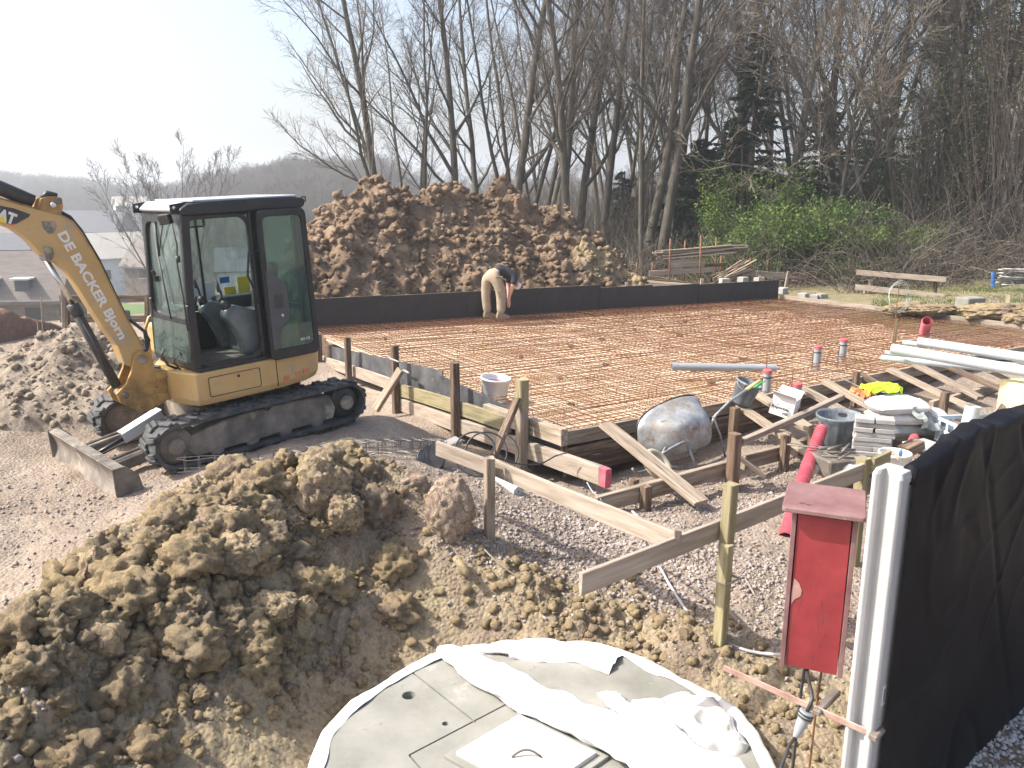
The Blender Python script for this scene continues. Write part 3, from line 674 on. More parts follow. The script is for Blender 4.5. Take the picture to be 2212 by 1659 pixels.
tag(debris.build('spacer_blocks', M['wood_dark']), 'dark spacer pieces lying under the steel mat', 'spacers', kind='stuff')

nAB = Vector(((SB - SA).y, -(SB - SA).x, 0)).normalized()     # towards the camera
dAB = (SB - SA).normalized(); dCD = (SD - SCc).normalized(); dAC = (SCc - SA).normalized()
nL = Vector((-dAC.y, dAC.x, 0)); nL = nL if nL.x < 0 else -nL        # outwards, left
nF = Vector((dCD.y, -dCD.x, 0)); nF = nF if nF.y < 0 else -nF        # outwards, front
bw = thing('formwork_wall', tuple(lerp(SA, SB, .5)), 'long black plywood formwork wall standing along the far side of the slab', 'formwork')
pan = [(560, 649, 828, 641), (828, 639, 1010, 631), (1010, 629, 1163, 623), (1163, 620.5, 1297, 617), (1297, 619, 1410, 618), (1410, 617.5, 1510, 614), (1510, 611.5, 1683, 608)]
for k_, (x0, y0, x1, y1) in enumerate(pan):
    off = .012 * (k_ % 2)
    a = VPL(x0, y0, SA, SB, off); c = VPL(x1, y1, SA, SB, off)
    zt = (a.z + c.z) / 2
    q = MB(); th = .021; bk = -nAB * th; zb = .45
    a0, c0 = Vector((a.x, a.y, zb)), Vector((c.x, c.y, zb)); a1, c1 = Vector((a.x, a.y, zt - .004)), Vector((c.x, c.y, zt + .004))
    q.add([a0, c0, c1, a1, a0 + bk, c0 + bk, c1 + bk, a1 + bk], [(0, 1, 2, 3), (5, 4, 7, 6), (3, 2, 6, 7), (1, 0, 4, 5), (0, 3, 7, 4), (2, 1, 5, 6)])
    q.build('panel', M['plywood_black'], bw)
    e = MB(); e.beam(a1 + bk * .5 + Vector((0, 0, .001)), c1 + bk * .5 + Vector((0, 0, .001)), th * .7, .005); e.build('panel_edge', M['wood_pale'], bw)
for t in (.12, .3, .47, .62, .8, .95):
    p = lerp(SA, SB, t) - nAB * .08; plank('stake', p + Vector((0, 0, -.4)), p + Vector((0, 0, .58)), .07, .07, M['wood_pale'], parent=bw)

# left side of the slab
lw = thing('formwork_wall', tuple(lerp(SA, SCc, .5)), 'left formwork wall of grey plywood braced by rough boards and stakes beside the excavator', 'formwork')
def vpanel(P0, P1, n, x0, y0, x1, y1, drop, off, mat, parent, name='panel'):
    Pa, Pb = P0 + n * off, P1 + n * off
    a = VPL(x0, y0, Pa, Pb); c = VPL(x1, y1, Pa, Pb); th = n * .021
    b = MB(); d = Vector((0, 0, -drop))
    b.add([a, c, c + d, a + d, a + th, c + th, c + d + th, a + d + th], [(0, 1, 2, 3), (5, 4, 7, 6), (1, 0, 4, 5), (3, 2, 6, 7), (0, 3, 7, 4), (2, 1, 5, 6)])
    return b.build(name, mat, parent)
vpanel(SA, SCc, nL, 690, 716, 715, 748, .4, 0, M['wood_dark'], lw)
vpanel(SA, SCc, nL, 709, 746, 958, 801, .42, 0, M['plywood_grey'], lw)
vpanel(SA, SCc, nL, 952, 810, 1222, 936, .42, .004, M['plywood_grey'], lw)
def hboard(P0, P1, n, off, x0, y0, x1, y1, hgt, th, mat, parent, name='board', dz=0):
    a = VPL(x0, y0, P0 + n * off, P1 + n * off); c = VPL(x1, y1, P0 + n * off, P1 + n * off)
    m = Vector((0, 0, -hgt / 2 + dz))
    return plank(name, a + m, c + m, th, hgt, mat, parent=parent)
hboard(SA, SCc, nL, .09, 672, 762, 858, 822, .19, .05, M['wood_pale'], lw)
hboard(SA, SCc, nL, .13, 853, 826, 1100, 901, .19, .05, M['wood_green'], lw)
hboard(SA, SCc, nL, .09, 1050, 872, 1219, 927, .19, .09, M['wood'], lw)
hboard(SA, SCc, nL, .10, 676, 806, 880, 862, .19, .05, M['wood_pale'], lw)
hboard(SA, SCc, nL, .12, 862, 858, 1300, 1007, .2, .075, M['wood_pale'], lw)
e1 = VPL(1301, 1007.5, SA + nL * .12, SCc + nL * .12); 
plank('board_end', e1 + Vector((0, 0, -.1)), e1 + dAC * .1 + Vector((0, 0, -.1)), .077, .202, M['red_paint_end'], parent=lw)
for (x0, y0, yb, s) in ((688, 722, 800, .09), (750, 729, 836, .095), (852, 746, 892, .1), (982, 783, 952, .1), (1128, 820, 1022, .115)):
    a = VPL(x0, y0, SA + nL * .2, SCc + nL * .2); zb = gz(a.x, a.y) - .1
    b2 = Vector((a.x + rnd.uniform(-.01, .01), a.y, min(zb, a.z - .5)))
    plank('stake', b2, a, s, s, M['wood_dark'] if x0 != 1128 else M['wood'], up=dAC, parent=lw)
a = VPL(1128, 820, SA + nL * .2, SCc + nL * .2); plank('stake_tip', a + Vector((0, 0, -.33)), a + Vector((0, 0, .004)), .118, .118, M['wood_green'], up=dAC, parent=lw)
plank('brace', VPL(866, 798, SA + nL * .27, SCc + nL * .27), VPL(812, 884, SA + nL * .62, SCc + nL * .62), .15, .06, M['wood'], up=nL, parent=lw)
plank('brace', VPL(1118, 862, SA + nL * .29, SCc + nL * .29), VPL(1060, 1002, SA + nL * .75, SCc + nL * .75), .12, .05, M['wood_dark'], up=nL, parent=lw)
b = MB(); p = VPL(842, 774, SA + nL * .25, SCc + nL * .25); b.tube([p, p + dAC * .35 + Vector((0, 0, .0))], .015, 8); b.build('steel_pin', M['galv'], lw, smooth=True)
p = VPL(872, 800, SA + nL * .2, SCc + nL * .2); b = MB(); b.tube([p, p + dAC * .2 + Vector((0, 0, -.01))], .02, 8); b.build('steel_pin', M['galv'], lw, smooth=True)

# front side of the slab with the trench board and raking braces
fw = thing('formwork_wall', tuple(lerp(SCc, SD, .5)), 'front formwork boards of the slab with raking braces down to a trench board', 'formwork')
ft = [(1226, 934), (1420, 902), (1560, 872), (1700, 845), (1780, 831), (1860, 812), (1960, 792), (2060, 770), (2200, 741)]
segs = [(0, 3.1), (3.1, 6.3), (6.3, 11.3)]
for k_, (s0, s1) in enumerate(segs):
    for r_ in range(3):
        zc = .53 - r_ * .165 + (.03 if r_ == 0 else 0)
        plank('board', SCc + dCD * (s0 - .03) + nF * (.03 + .012 * (k_ % 2)) + Vector((0, 0, zc - .6)), SCc + dCD * (s1 - .02) + nF * (.03 + .012 * (k_ % 2)) + Vector((0, 0, zc - .6)), .045, .16, M['wood'] if r_ == 0 else M['wood_dark'], parent=fw)
plank('board', SCc + dAC * .01 - dAC * .12 + nL * .03 + Vector((0, 0, .02)), SCc + dAC * .05 + nL * .01 + nF * .1 + Vector((0, 0, -.4)), .09, .05, M['wood_dark'], parent=fw)
def ODp(X, Y, z=.36): return PZ(X, Y, z)
OP = [ODp(1287, 1075), ODp(1575, 996), ODp(1606, 984), ODp(1700, 961), ODp(1720, 954), ODp(1890, 905), ODp(2012, 868, .4), ODp(2182, 824, .42)]
for a, c in ((0, 1), (2, 3), (4, 5), (6, 7)):
    plank('trench_board', OP[a] + Vector((0, 0, -.075)), OP[c] + Vector((0, 0, -.075)), .065, .17, M['wood'], parent=fw)
def brace(X0, Y0, X1, Y1, z0=.62, z1=.4, w=.14, h=.05, mat='wood', nm='brace'):
    a, c = PZ(X0, Y0, z0), PZ(X1, Y1, z1)
    plank(nm, a, c, w, h, M[mat], parent=fw)
brace(1597, 877, 1750, 982, .6, .3, .13, mat='wood')
brace(1632, 850, 1760, 932, .66, .38, .15, mat='wood')
brace(1721, 833, 1830, 893, .68, .45, .17)
brace(1782, 824, 1885, 882, .68, .45, .15)
brace(1854, 806, 1915, 842, .66, .5, .14, mat='wood_dark')
brace(1920, 797, 2046, 858, .68, .45, .14)
brace(1976, 787, 2118, 860, .68, .42, .14)
brace(2043, 790, 2172, 845, .68, .45, .14, mat='wood_dark')
brace(2134, 800, 2190, 826, .66, .46, .14)
brace(2046, 858, 2108, 884, .45, .42, .1)
for (X, Yt, Yb, zt, s, mt) in ((1588, 936, 1062, .72, .11, 'wood_dark'), (1588, 880, 950, .62, .1, 'wood_dark'), (1698, 941, 976, .52, .09, 'wood_dark'), (1758, 921, 958, .55, .085, 'redheap'), (1851, 803, 834, .8, .075, 'wood_dark'), (2042, 848, 890, .62, .09, 'wood_dark'), (1370, 1035, 1120, .36, .08, 'wood_dark'), (1396, 1050, 1112, .38, .09, 'wood_dark'), (1953, 868, 880, .5, .08, 'wood_dark')):
    a = PZ(X, Yt, zt); plank('stake', Vector((a.x, a.y, min(gz(a.x, a.y) - .1, zt - .4))), a, s, s, M[mt if mt != 'redheap' else 'wood_dark'], up=dCD, parent=fw)
plank('timber_batten', PZ(1600, 955, .62), PZ(1818, 857, .72), .075, .06, M['wood_pale'], label='long pale batten lying across the raking braces, crossing over two of them', cat='plank')
plank('loose_plank', PZ(1308, 916, .70), PZ(1515, 1086, .24), .19, .042, M['wood'], label='broad weathered plank leaning from the slab edge over the trench by the wheelbarrow', cat='plank')
plank('loose_plank', PZ(1592, 984, .42), PZ(1650, 1028, .2), .13, .04, M['wood'], label='short pointed plank end sloping into the gravel right of the wheelbarrow', cat='plank')
# right side edge board of the slab
rb = thing('formwork_edge', tuple(lerp(SB, SD, .5)), 'low pale board edging the right far side of the slab', 'formwork')
dBD = (SD - SB).normalized()
for s0, s1 in ((0, 2.6), (2.6, 5.0), (5.0, 6.7)):
    plank('board', SB + dBD * s0 + Vector((.04, 0, .02)), SB + dBD * s1 + Vector((.04, 0, .02)), .05, .16, M['wood_pale'], parent=rb)

# batter boards
bb = thing('batter_board', tuple(PZ(1050, 1144, .4)), 'long batter board running from the wire cages to the corner, nailed to a grey stake', 'batter board')
a, c = PZ(944, 968, 1.03), PZ(1063, 1012, 1.03)
plank('board', a, c, .03, .13, M['wood_pale'], parent=bb)
plank('board', PZ(1062, 1010, 1.0) + Vector((0, .04, 0)), PZ(1458, 1170, 1.0), .03, .14, M['wood_pale'], parent=bb)
plank('stake', Vector((c.x - .02, c.y - .06, .3)), Vector((c.x - .02, c.y - .06, 1.14)), .075, .075, M['wood'], up=(1, .4, 0), parent=bb)
bb2 = thing('batter_board', tuple(PZ(1535, 1385, .2)), 'batter board rising to the right past the red box, nailed to a greenish double stake', 'batter board')
Q0, Q1 = PZ(1254, 1262, 1.0), PZ(1862, 1018, 1.0)
plank('board', Q0, Q1, .032, .135, M['wood_pale'], parent=bb2)
dq = (Q1 - Q0).normalized(); nq = Vector((dq.y, -dq.x, 0))
t = VPL(1553, 1140, Q0, Q1)
plank('stake', Vector((t.x - .0, t.y, .05)) + nq * .06 , Vector((t.x + .01, t.y, 1.33)) + nq * .06, .075, .075, M['wood_green'], up=dq, parent=bb2)
plank('stake', Vector((t.x - .05, t.y, .05)) + nq * .12, Vector((t.x - .04, t.y, .93)) + nq * .12, .07, .06, M['wood_green'], up=dq, parent=bb2)
b = MB(); c0 = Vector((t.x - .02, t.y, .68)) + nq * .09
b.tube([c0 + dq * .075 + nq * .07, c0 + dq * .075 - nq * .07, c0 - dq * .085 - nq * .07, c0 - dq * .085 + nq * .07, c0 + dq * .075 + nq * .07, c0 + dq * .11 + nq * .08], .008, 6); b.build('tie', M['wood_pale'], bb2)
t2 = VPL(1866, 1010, Q0, Q1)
plank('stake', Vector((t2.x, t2.y + .02, .1)), Vector((t2.x, t2.y + .02, 1.1)), .085, .085, M['wood_green'], up=dq, parent=bb2)
plank('board', t2 + Vector((.06, 0, .01)), t2 + dq * .33 + Vector((.03, 0, .01)), .04, .13, M['wood_green'], parent=bb2)
bk = PZ(1463, 1160, 1.06); plank('wood_block', bk + Vector((0, 0, -.05)), bk + Vector((0, 0, .05)), .045, .045, M['wood_pale'], label='small square peg standing where the two batter boards meet', cat='wood block')

# ---------------------------------------------------------------- mini excavator
EXM = Matrix.Translation((-3.38, 8.92, .6)) @ Matrix.Rotation(math.radians(225.6), 4, 'Z') @ Matrix.Rotation(math.radians(2.5), 4, 'Y')
EXI = EXM.inverted()
ex = thing('mini_excavator', (0, 0, 0), 'yellow tracked mini excavator with black cab, its door folded open, boom raised to the left', 'excavator', M=EXM)
def LX(X, Y, ax, val):
    c = EXI @ Vector((0, 0, CAMH)); r = EXI.to_3x3() @ ray(X, Y); t = (val - c[ax]) / r[ax]; return c + r * t
def eb(mb, name, mat, parent=None, smooth=False, bev=0, seg=1):
    return mb.build(name, M[mat], parent or ex, M=EXM, smooth=smooth, bev=bev, seg=seg)
def rrect(x0, x1, z0, z1, r, n=5):
    out = []
    for cx, cz, a0 in ((x1 - r, z1 - r, 0), (x0 + r, z1 - r, 90), (x0 + r, z0 + r, 180), (x1 - r, z0 + r, 270)):
        for k in range(n + 1):
            a = math.radians(a0 + 90 * k / n); out.append((cx + r * math.cos(a), cz + r * math.sin(a)))
    return out
def ring_prism(mb, outer, inner, y0, y1, f=lambda x, y, z: (x, y, z)):
    n = len(outer)
    vs = [f(p[0], y0, p[1]) for p in outer] + [f(p[0], y0, p[1]) for p in inner] + [f(p[0], y1, p[1]) for p in outer] + [f(p[0], y1, p[1]) for p in inner]
    fs = []
    for i in range(n):
        j = (i + 1) % n
        fs += [(i, j, n + j, n + i), (2 * n + j, 2 * n + i, 3 * n + i, 3 * n + j), (j, i, 2 * n + i, 2 * n + j), (n + i, n + j, 3 * n + j, 3 * n + i)]
    return mb.add(vs, fs)
# glass: thin tinted pane with dust
def glass_mat(name, tint, dust=.12):
    m, nt, b = NT(name); nt.nodes.remove(b); out = nt.nodes['Material Output']
    tr = nd(nt, 'ShaderNodeBsdfTransparent', {0: (*tint, 1)}); gl = nd(nt, 'ShaderNodeBsdfGlossy', {0: (1, 1, 1, 1), 'Roughness': .03}); df = nd(nt, 'ShaderNodeBsdfDiffuse', {0: (.20, .25, .24, 1)})
    lw = nd(nt, 'ShaderNodeLayerWeight', {0: .5}); pw = nd(nt, 'ShaderNodeMath', {0: lw.outputs['Facing'], 1: 4.0}, operation='POWER'); fr = nd(nt, 'ShaderNodeMath', {0: pw.outputs[0], 1: .55, 2: .045}, operation='MULTIPLY_ADD'); m1 = nd(nt, 'ShaderNodeMixShader', {0: fr.outputs[0], 1: tr.outputs[0], 2: gl.outputs[0]})
    tc = nt.nodes.new('ShaderNodeTexCoord'); mp = nd(nt, 'ShaderNodeMapping', {0: tc.outputs['Object']}); mp.inputs['Scale'].default_value = (5, 5, 1.4)
    nz = nd(nt, 'ShaderNodeTexNoise', {'Vector': mp.outputs[0], 'Scale': 2.2, 'Detail': 9.0, 'Roughness': .75})
    mr = nd(nt, 'ShaderNodeMapRange', {0: nz.outputs[0], 1: .38, 2: .7, 3: dust * .3, 4: dust * 2.6})
    m2 = nd(nt, 'ShaderNodeMixShader', {0: mr.outputs[0], 1: m1.outputs[0], 2: df.outputs[0]}); nt.links.new(m2.outputs[0], out.inputs[0]); return m
M['glass'] = glass_mat('dusty_cab_glass', (.86, .93, .91), .10)
M['glass_green'] = glass_mat('green_tinted_dirty_glass', (.62, .80, .74), .16)
M['door_grey'] = spk('grey_moulded_plastic', [(.05, .053, .056), (.085, .088, .092)], 5, .5, .05, 60, .001, spots=[((.18, .17, .15), 9, .68)])
M['seat_grey'] = spk('worn_seat_vinyl', [(.06, .075, .08), (.11, .13, .135), (.16, .175, .18)], 5, .4, .08, 40, .002)
CT_, CB, CY0, CY1 = 2.44, .83, -.22, .75
# tracks
def stadium(x0, x1, zc, r, step):
    P = []; L = x1 - x0; n1 = int(L / step); n2 = int(math.pi * r / step)
    for i in range(n1): P.append((x0 + L * i / n1, zc - r, -90))
    for i in range(n2): a = -90 + 180 * i / n2; P.append((x1 + r * math.cos(math.radians(a)), zc + r * math.sin(math.radians(a)), a))
    for i in range(n1): P.append((x1 - L * i / n1, zc + r, 90))
    for i in range(n2): a = 90 + 180 * i / n2; P.append((x0 + r * math.cos(math.radians(a)), zc + r * math.sin(math.radians(a)), a))
    return P
for sgn in (1, -1):
    ya, yb = (.55, .89) if sgn > 0 else (-.89, -.55)
    P = stadium(-1.22, .82, .135, .205, .05)
    outer = [(x + .022 * math.cos(math.radians(a)), z + .022 * math.sin(math.radians(a))) for x, z, a in P]
    inner = [(x - .012 * math.cos(math.radians(a)), z - .012 * math.sin(math.radians(a))) for x, z, a in P]
    b = MB(); ring_prism(b, outer, inner, ya, yb); tr = eb(b, 'track', 'rubber', smooth=False)
    b = MB(); P = stadium(-1.22, .82, .135, .205 + .03, .105)
    for k, (x, z, a) in enumerate(P):
        A = math.radians(a)
        for h in (0, 1):
            yc = (ya + yb) / 2 + (.085 if h else -.085); off = .05 if (k % 2 == h) else 0
            tx, tz = -math.sin(A), math.cos(A)
            Mx = Matrix.Translation((x + tx * off, yc, z + tz * off)) @ Matrix.Rotation(-A + math.pi / 2, 4, 'Y') @ Matrix.Rotation(math.radians(14 if h else -14), 4, 'Z')
            b.box((0, 0, 0), (.052, .165, .035), Mx)
    tag(eb(b, 'track_lugs', 'rubber', tr, bev=.008), kind='stuff')
    b = MB(); b.prism([(-1.02, -.02), (.62, -.03), (.72, .06), (.66, .2), (.2, .29), (-.5, .30), (-1.0, .26), (-1.06, .1)], ya + .06, yb - .05); fr = eb(b, 'track_frame', 'dirty_steel', bev=.015)
    yo = yb - .06 if sgn > 0 else ya + .06
    Mr = lambda x, z, y: Matrix.Translation((x, y, z)) @ Matrix.Rotation(math.radians(-90), 4, 'X')
    for (x, r_, nm) in ((-1.2, .19, 'sprocket'), (.82, .185, 'idler_wheel')):
        b = MB(); b.lathe([(.05, -.13), (r_ - .03, -.13), (r_, -.09), (r_, .09), (r_ - .03, .11), (.10, .12), (.09, .135), (.05, .135)], 28, Mr(x, .135, (ya + yb) / 2)); w = eb(b, nm, 'dirty_steel' if nm == 'idler_wheel' else 'black', smooth=False)
        b = MB(); b.lathe([(.085, 0), (.09, .015), (.08, .03), (.03, .034)], 24, Mr(x, .135, yb - .04 if sgn > 0 else ya - .0)); eb(b, 'hub', 'dirty_steel', w)
    for x in (-.8, -.4, 0, .4):
        b = MB(); b.lathe([(.04, -.13), (.075, -.12), (.075, .12), (.04, .13)], 16, Mr(x, -.01, (ya + yb) / 2)); eb(b, 'roller', 'dirty_steel', fr)
    b = MB(); b.lathe([(.02, -.02), (.045, -.02), (.045, .03), (.02, .035)], 16, Mr(-.2, .315, yb - .06)); eb(b, 'roller', 'black', fr)
b = MB(); b.box((-.2, 0, .2), (1.1, 1.1, .26)); b.box((-.2, 0, .36), (.7, .8, .08)); eb(b, 'undercarriage', 'dirty_steel', bev=.02)
b = MB(); b.lathe([(.42, .33), (.42, .50)], 32, Matrix.Translation((-.1, 0, 0))); eb(b, 'turntable', 'black')
# dozer blade
bl = []
for k in range(9):
    t = k / 8; z = -.235 + .33 * t; bl.append((1.475 - .055 * math.sin(math.pi * t), z))
back = [(x - .03, z) for x, z in bl[::-1]]
b = MB(); b.prism(bl + back, -.93, .93)
b.beam((1.41, -.93, .09), (1.41, .93, .09), .09, .025); bld = eb(b, 'dozer_blade', 'dirty_steel')
for y in (-.935, .935):
    b = MB(); b.prism([(1.48, -.24), (1.48, .105), (1.36, .11), (1.25, .0), (1.22, -.17), (1.25, -.24)], y - .012, y + .012); eb(b, 'end_plate', 'dirty_steel', bld, bev=.004)
for y in (-.38, .38):
    b = MB(); b.beam((.35, y * .9, .06), (1.40, y, -.09), .09, .12); b.beam((.5, y * .9, .14), (1.40, y * .96, -.0), .03, .03); eb(b, 'blade_arm', 'dirty_steel', bld, bev=.012)
b = MB(); b.tube([(.6, 0, .2), (1.0, 0, .1)], .05, 12); b.tube([(1.0, 0, .1), (1.36, 0, -.02)], .022, 10); eb(b, 'blade_cylinder', 'black', bld, smooth=True)
b = MB(); b.beam((.62, 0.02, .33), (1.06, 0.04, .17), .15, .012); b.beam((.62, .1, .28), (1.06, .115, .12), .012, .11); eb(b, 'cylinder_guard', 'pvc_light', bld, bev=.004)
b = MB()
for dy in (-.06, .06): b.tube([(.75, dy, .2), (1.0, dy * 1.3, .08), (1.28, dy, .0), (1.38, dy, .02)], .012, 8)
eb(b, 'blade_hose', 'cable', bld, smooth=True)
# upper body
plan = [(.50, .77), (.1, .785), (-.45, .785), (-.8, .76), (-.98, .66), (-1.12, .45), (-1.18, .15), (-1.18, -.3), (-1.08, -.6), (-.9, -.76), (-.2, -.785), (.2, -.7), (.42, -.3), (.60, -.02), (.62, .42)]
def body_part(z0, z1, name, mat, plan=plan, taper=.03, zf=None):
    n = len(plan); b = MB()
    vs = [((x * (1 - taper)), y * (1 - taper), z0 + (zf(x) if zf else 0)) for x, y in plan] + [(x, y, z0 + .07 + (zf(x) if zf else 0)) for x, y in plan] + [(x, y, z1) for x, y in plan]
    fs = [tuple(range(n - 1, -1, -1)), tuple(range(2 * n, 3 * n))] + [(k * n + i, k * n + (i + 1) % n, (k + 1) * n + (i + 1) % n, (k + 1) * n + i) for k in range(2) for i in range(n)]
    fs = [f[::-1] for f in fs] if sum(plan[i][0] * plan[(i + 1) % n][1] - plan[(i + 1) % n][0] * plan[i][1] for i in range(n)) < 0 else fs
    b.add(vs, fs); return eb(b, name, mat, bev=.012, seg=2)
body_part(.455, .80, 'body', 'yellow', zf=lambda x: .035 * max(0, -x - .3))
hood = [(-.42, .72), (-.75, .71), (-.95, .60), (-1.09, .4), (-1.15, .1), (-1.15, -.3), (-1.05, -.56), (-.86, -.72), (-.3, -.73), (-.3, -.3)]
b = MB(); n = len(hood); h2 = [(x * .94 - .02, y * .93) for x, y in hood]
b.add([(x, y, .80) for x, y in hood] + [(x, y, 1.16) for x, y in hood] + [(x, y, 1.26) for x, y in h2], [tuple(range(2 * n, 3 * n))[::-1]] + [(k * n + i, (k + 1) * n + i, (k + 1) * n + (i + 1) % n, k * n + (i + 1) % n) for k in range(2) for i in range(n)])
eb(b, 'engine_hood', 'yellow', bev=.02, seg=2)
b = MB(); b.box((.1, -.52, .98), (.5, .36, .36)); eb(b, 'tank_cover', 'yellow', bev=.05, seg=3)
# access panel outline, keyhole, seam
pn = rrect(-.20, .38, .535, .745, .02, 3); pi = rrect(-.193, .373, .542, .738, .016, 3)
b = MB(); ring_prism(b, pn, pi, .784, .7885); pnl = eb(b, 'access_panel_seam', 'black')
b = MB(); b.box((-.395, .786, .64), (.008, .006, .30)); eb(b, 'body_seam', 'black')
b = MB(); b.lathe([(.004, 0), (.016, 0), (.016, .006), (.004, .006)], 14, Matrix.Translation((.05, .784, .70)) @ Matrix.Rotation(math.radians(-90), 4, 'X')); eb(b, 'keyhole', 'black')
for x, z in ((-.5, .56), (-.66, .575), (-.76, .59)):
    b = MB(); b.box((x, .783 if x > -.6 else .774, z), (.07, .012, .05)); eb(b, 'reflector', 'reflector')
# cab floor and skirt
b = MB(); b.box((-.24, .265, .822), (1.36, .97, .045)); eb(b, 'cab_floor', 'black', bev=.006)
b = MB(); b.box((-.0, .3, .848), (.62, .72, .006)); eb(b, 'floor_mat', 'dirty_steel')
def pillar(name, pts, w, h, mat='black'):
    b = MB()
    for p, q in zip(pts[:-1], pts[1:]): b.beam(p, q, w, h, up=(1, 0, 0))
    return eb(b, name, mat, bev=.018, seg=3)
pillar('front_pillar', [(.445, .71, .84), (.435, .71, 1.5), (.375, .71, 2.38)], .075, .085)
pillar('front_pillar', [(.445, CY0 + .03, .84), (.435, CY0 + .03, 1.5), (.375, CY0 + .03, 2.38)], .07, .075)
pillar('middle_pillar', [(-.33, .715, .84), (-.335, .715, 2.38)], .06, .10)
pillar('rear_pillar', [(-.87, .70, .84), (-.85, .70, 2.38)], .08, .09)
pillar('rear_pillar', [(-.87, CY0 + .03, .84), (-.85, CY0 + .03, 2.38)], .08, .08)
# cab frames: round cornered rings
def xz_ring(x0, x1, z0, z1, r, w, y0, y1, name, mat, parent=None):
    b = MB(); ring_prism(b, rrect(x0, x1, z0, z1, r, 6), rrect(x0 + w, x1 - w, z0 + w, z1 - w, max(r - w * .4, .01), 6), y0, y1); return eb(b, name, mat, parent)
xz_ring(-.30, .43, .845, 2.36, .13, .035, .70, .735, 'door_frame', 'black')
xz_ring(-.86, .40, 1.28, 2.36, .08, .06, CY0, CY0 + .05, 'window_frame', 'black')
b = MB(); b.box((-.22, CY0 + .02, 1.05), (1.28, .03, .44)); eb(b, 'side_panel', 'black', bev=.01)
b = MB(); b.prism(rrect(-.82, .36, 1.31, 2.32, .06, 5), CY0 + .018, CY0 + .024); sg = eb(b, 'side_window', 'glass')
b = MB(); b.beam((-.14, CY0 + .03, 1.3), (-.14, CY0 + .03, 2.33), .03, .025, up=(1, 0, 0)); eb(b, 'window_bar', 'black', sg)
# front: ring in the y,z plane
def yz_map(x): return lambda a, y, z: (x(z) + y, a, z)
fx = lambda z: .452 - (z - .84) * .047
b = MB(); ring_prism(b, rrect(CY0 - .01, .745, .85, 2.39, .09, 6), rrect(CY0 + .065, .67, 1.34, 2.30, .10, 6), -.02, .035, yz_map(fx)); eb(b, 'windscreen_frame', 'black')
b = MB(); vs = rrect(CY0 + .03, .70, 1.31, 2.33, .05, 5); n = len(vs)
b.add([(fx(z) + .006, y, z) for y, z in vs] + [(fx(z) + .010, y, z) for y, z in vs], [tuple(range(n)), tuple(range(2 * n - 1, n - 1, -1))]); ws = eb(b, 'windscreen', 'glass')
b = MB(); vs = rrect(CY0 + .05, .69, .90, 1.29, .03, 4); n = len(vs)
b.add([(fx(z) + .038, y, z) for y, z in vs] + [(fx(z) + .042, y, z) for y, z in vs], [tuple(range(n)), tuple(range(2 * n - 1, n - 1, -1))]); eb(b, 'lower_windscreen', 'glass_green')
b = MB(); b.tube([(.47, .3, 1.32), (.44, .12, 1.95)], .008, 6); b.tube([(.43, .13, 1.95), (.40, .06, 2.3)], .012, 6); eb(b, 'wiper', 'cable', ws, smooth=True)
b = MB(); b.tube([(.43, .35, 2.33), (.42, .12, 2.0)], .007, 6); eb(b, 'wiper', 'cable', ws, smooth=True)
# rear window
b = MB(); ring_prism(b, rrect(CY0, .74, 1.2, 2.38, .08, 5), rrect(CY0 + .06, .68, 1.32, 2.3, .06, 5), -.02, .02, yz_map(lambda z: -.88)); eb(b, 'rear_frame', 'black')
b = MB(); b.box((-.885, .26, 1.8), (.005, .86, 1.0)); eb(b, 'rear_window', 'glass_green')
b = MB(); b.box((-.89, .26, 1.02), (.03, .95, .38)); eb(b, 'rear_panel', 'black')
# roof
rp = [(.40, 2.37), (.435, 2.40), (.43, 2.435), (.36, 2.475), (.15, 2.495), (-.4, 2.505), (-.8, 2.5), (-.93, 2.48), (-.955, 2.45), (-.94, 2.40), (-.90, 2.375)]
b = MB(); b.prism(rp, CY0 - .03, .775); rf = eb(b, 'roof', 'black', bev=.03, seg=4)
b = MB(); b.box((-.30, .28, 2.504), (1.16, .9, .024)); eb(b, 'roof_panel', 'pvc_light', rf, bev=.01, seg=2)
b = MB(); b.prism([(.44, 2.405), (.452, 2.43), (.37, 2.495), (.33, 2.50), (.33, 2.47)], CY0 + .04, .67); eb(b, 'front_visor', 'pvc_light', rf, bev=.006)
for y in (CY0 + .02, .70):
    b = MB(); b.prism([(.38, 2.38), (.50, 2.39), (.50, 2.48), (.33, 2.50)], y - .006, y + .006); eb(b, 'roof_bracket', 'black', rf)
    b = MB(); b.lathe([(.003, 0), (.016, 0), (.016, .008), (.003, .01)], 12, Matrix.Translation((.465, y + .007, 2.45)) @ Matrix.Rotation(math.radians(-90), 4, 'X')); eb(b, 'bolt', 'chrome', rf)
b = MB(); b.tube([(-.96, .7, 2.43), (-1.0, .7, 2.44), (-1.0, .7, 2.49), (-.95, .7, 2.485)], .009, 6); eb(b, 'lifting_eye', 'black', rf)
b = MB(); b.box((0, 0, 0), (.06, .13, .10), Matrix.Translation((.50, .57, 2.34)) @ Matrix.Rotation(.2, 4, 'Y') @ Matrix.Rotation(.5, 4, 'Z')); wl = eb(b, 'work_light', 'black', bev=.012, seg=2)
b = MB(); b.box((.032, 0, 0), (.004, .11, .08), Matrix.Translation((.50, .57, 2.34)) @ Matrix.Rotation(.2, 4, 'Y') @ Matrix.Rotation(.5, 4, 'Z')); eb(b, 'lamp_lens', 'chrome', wl)
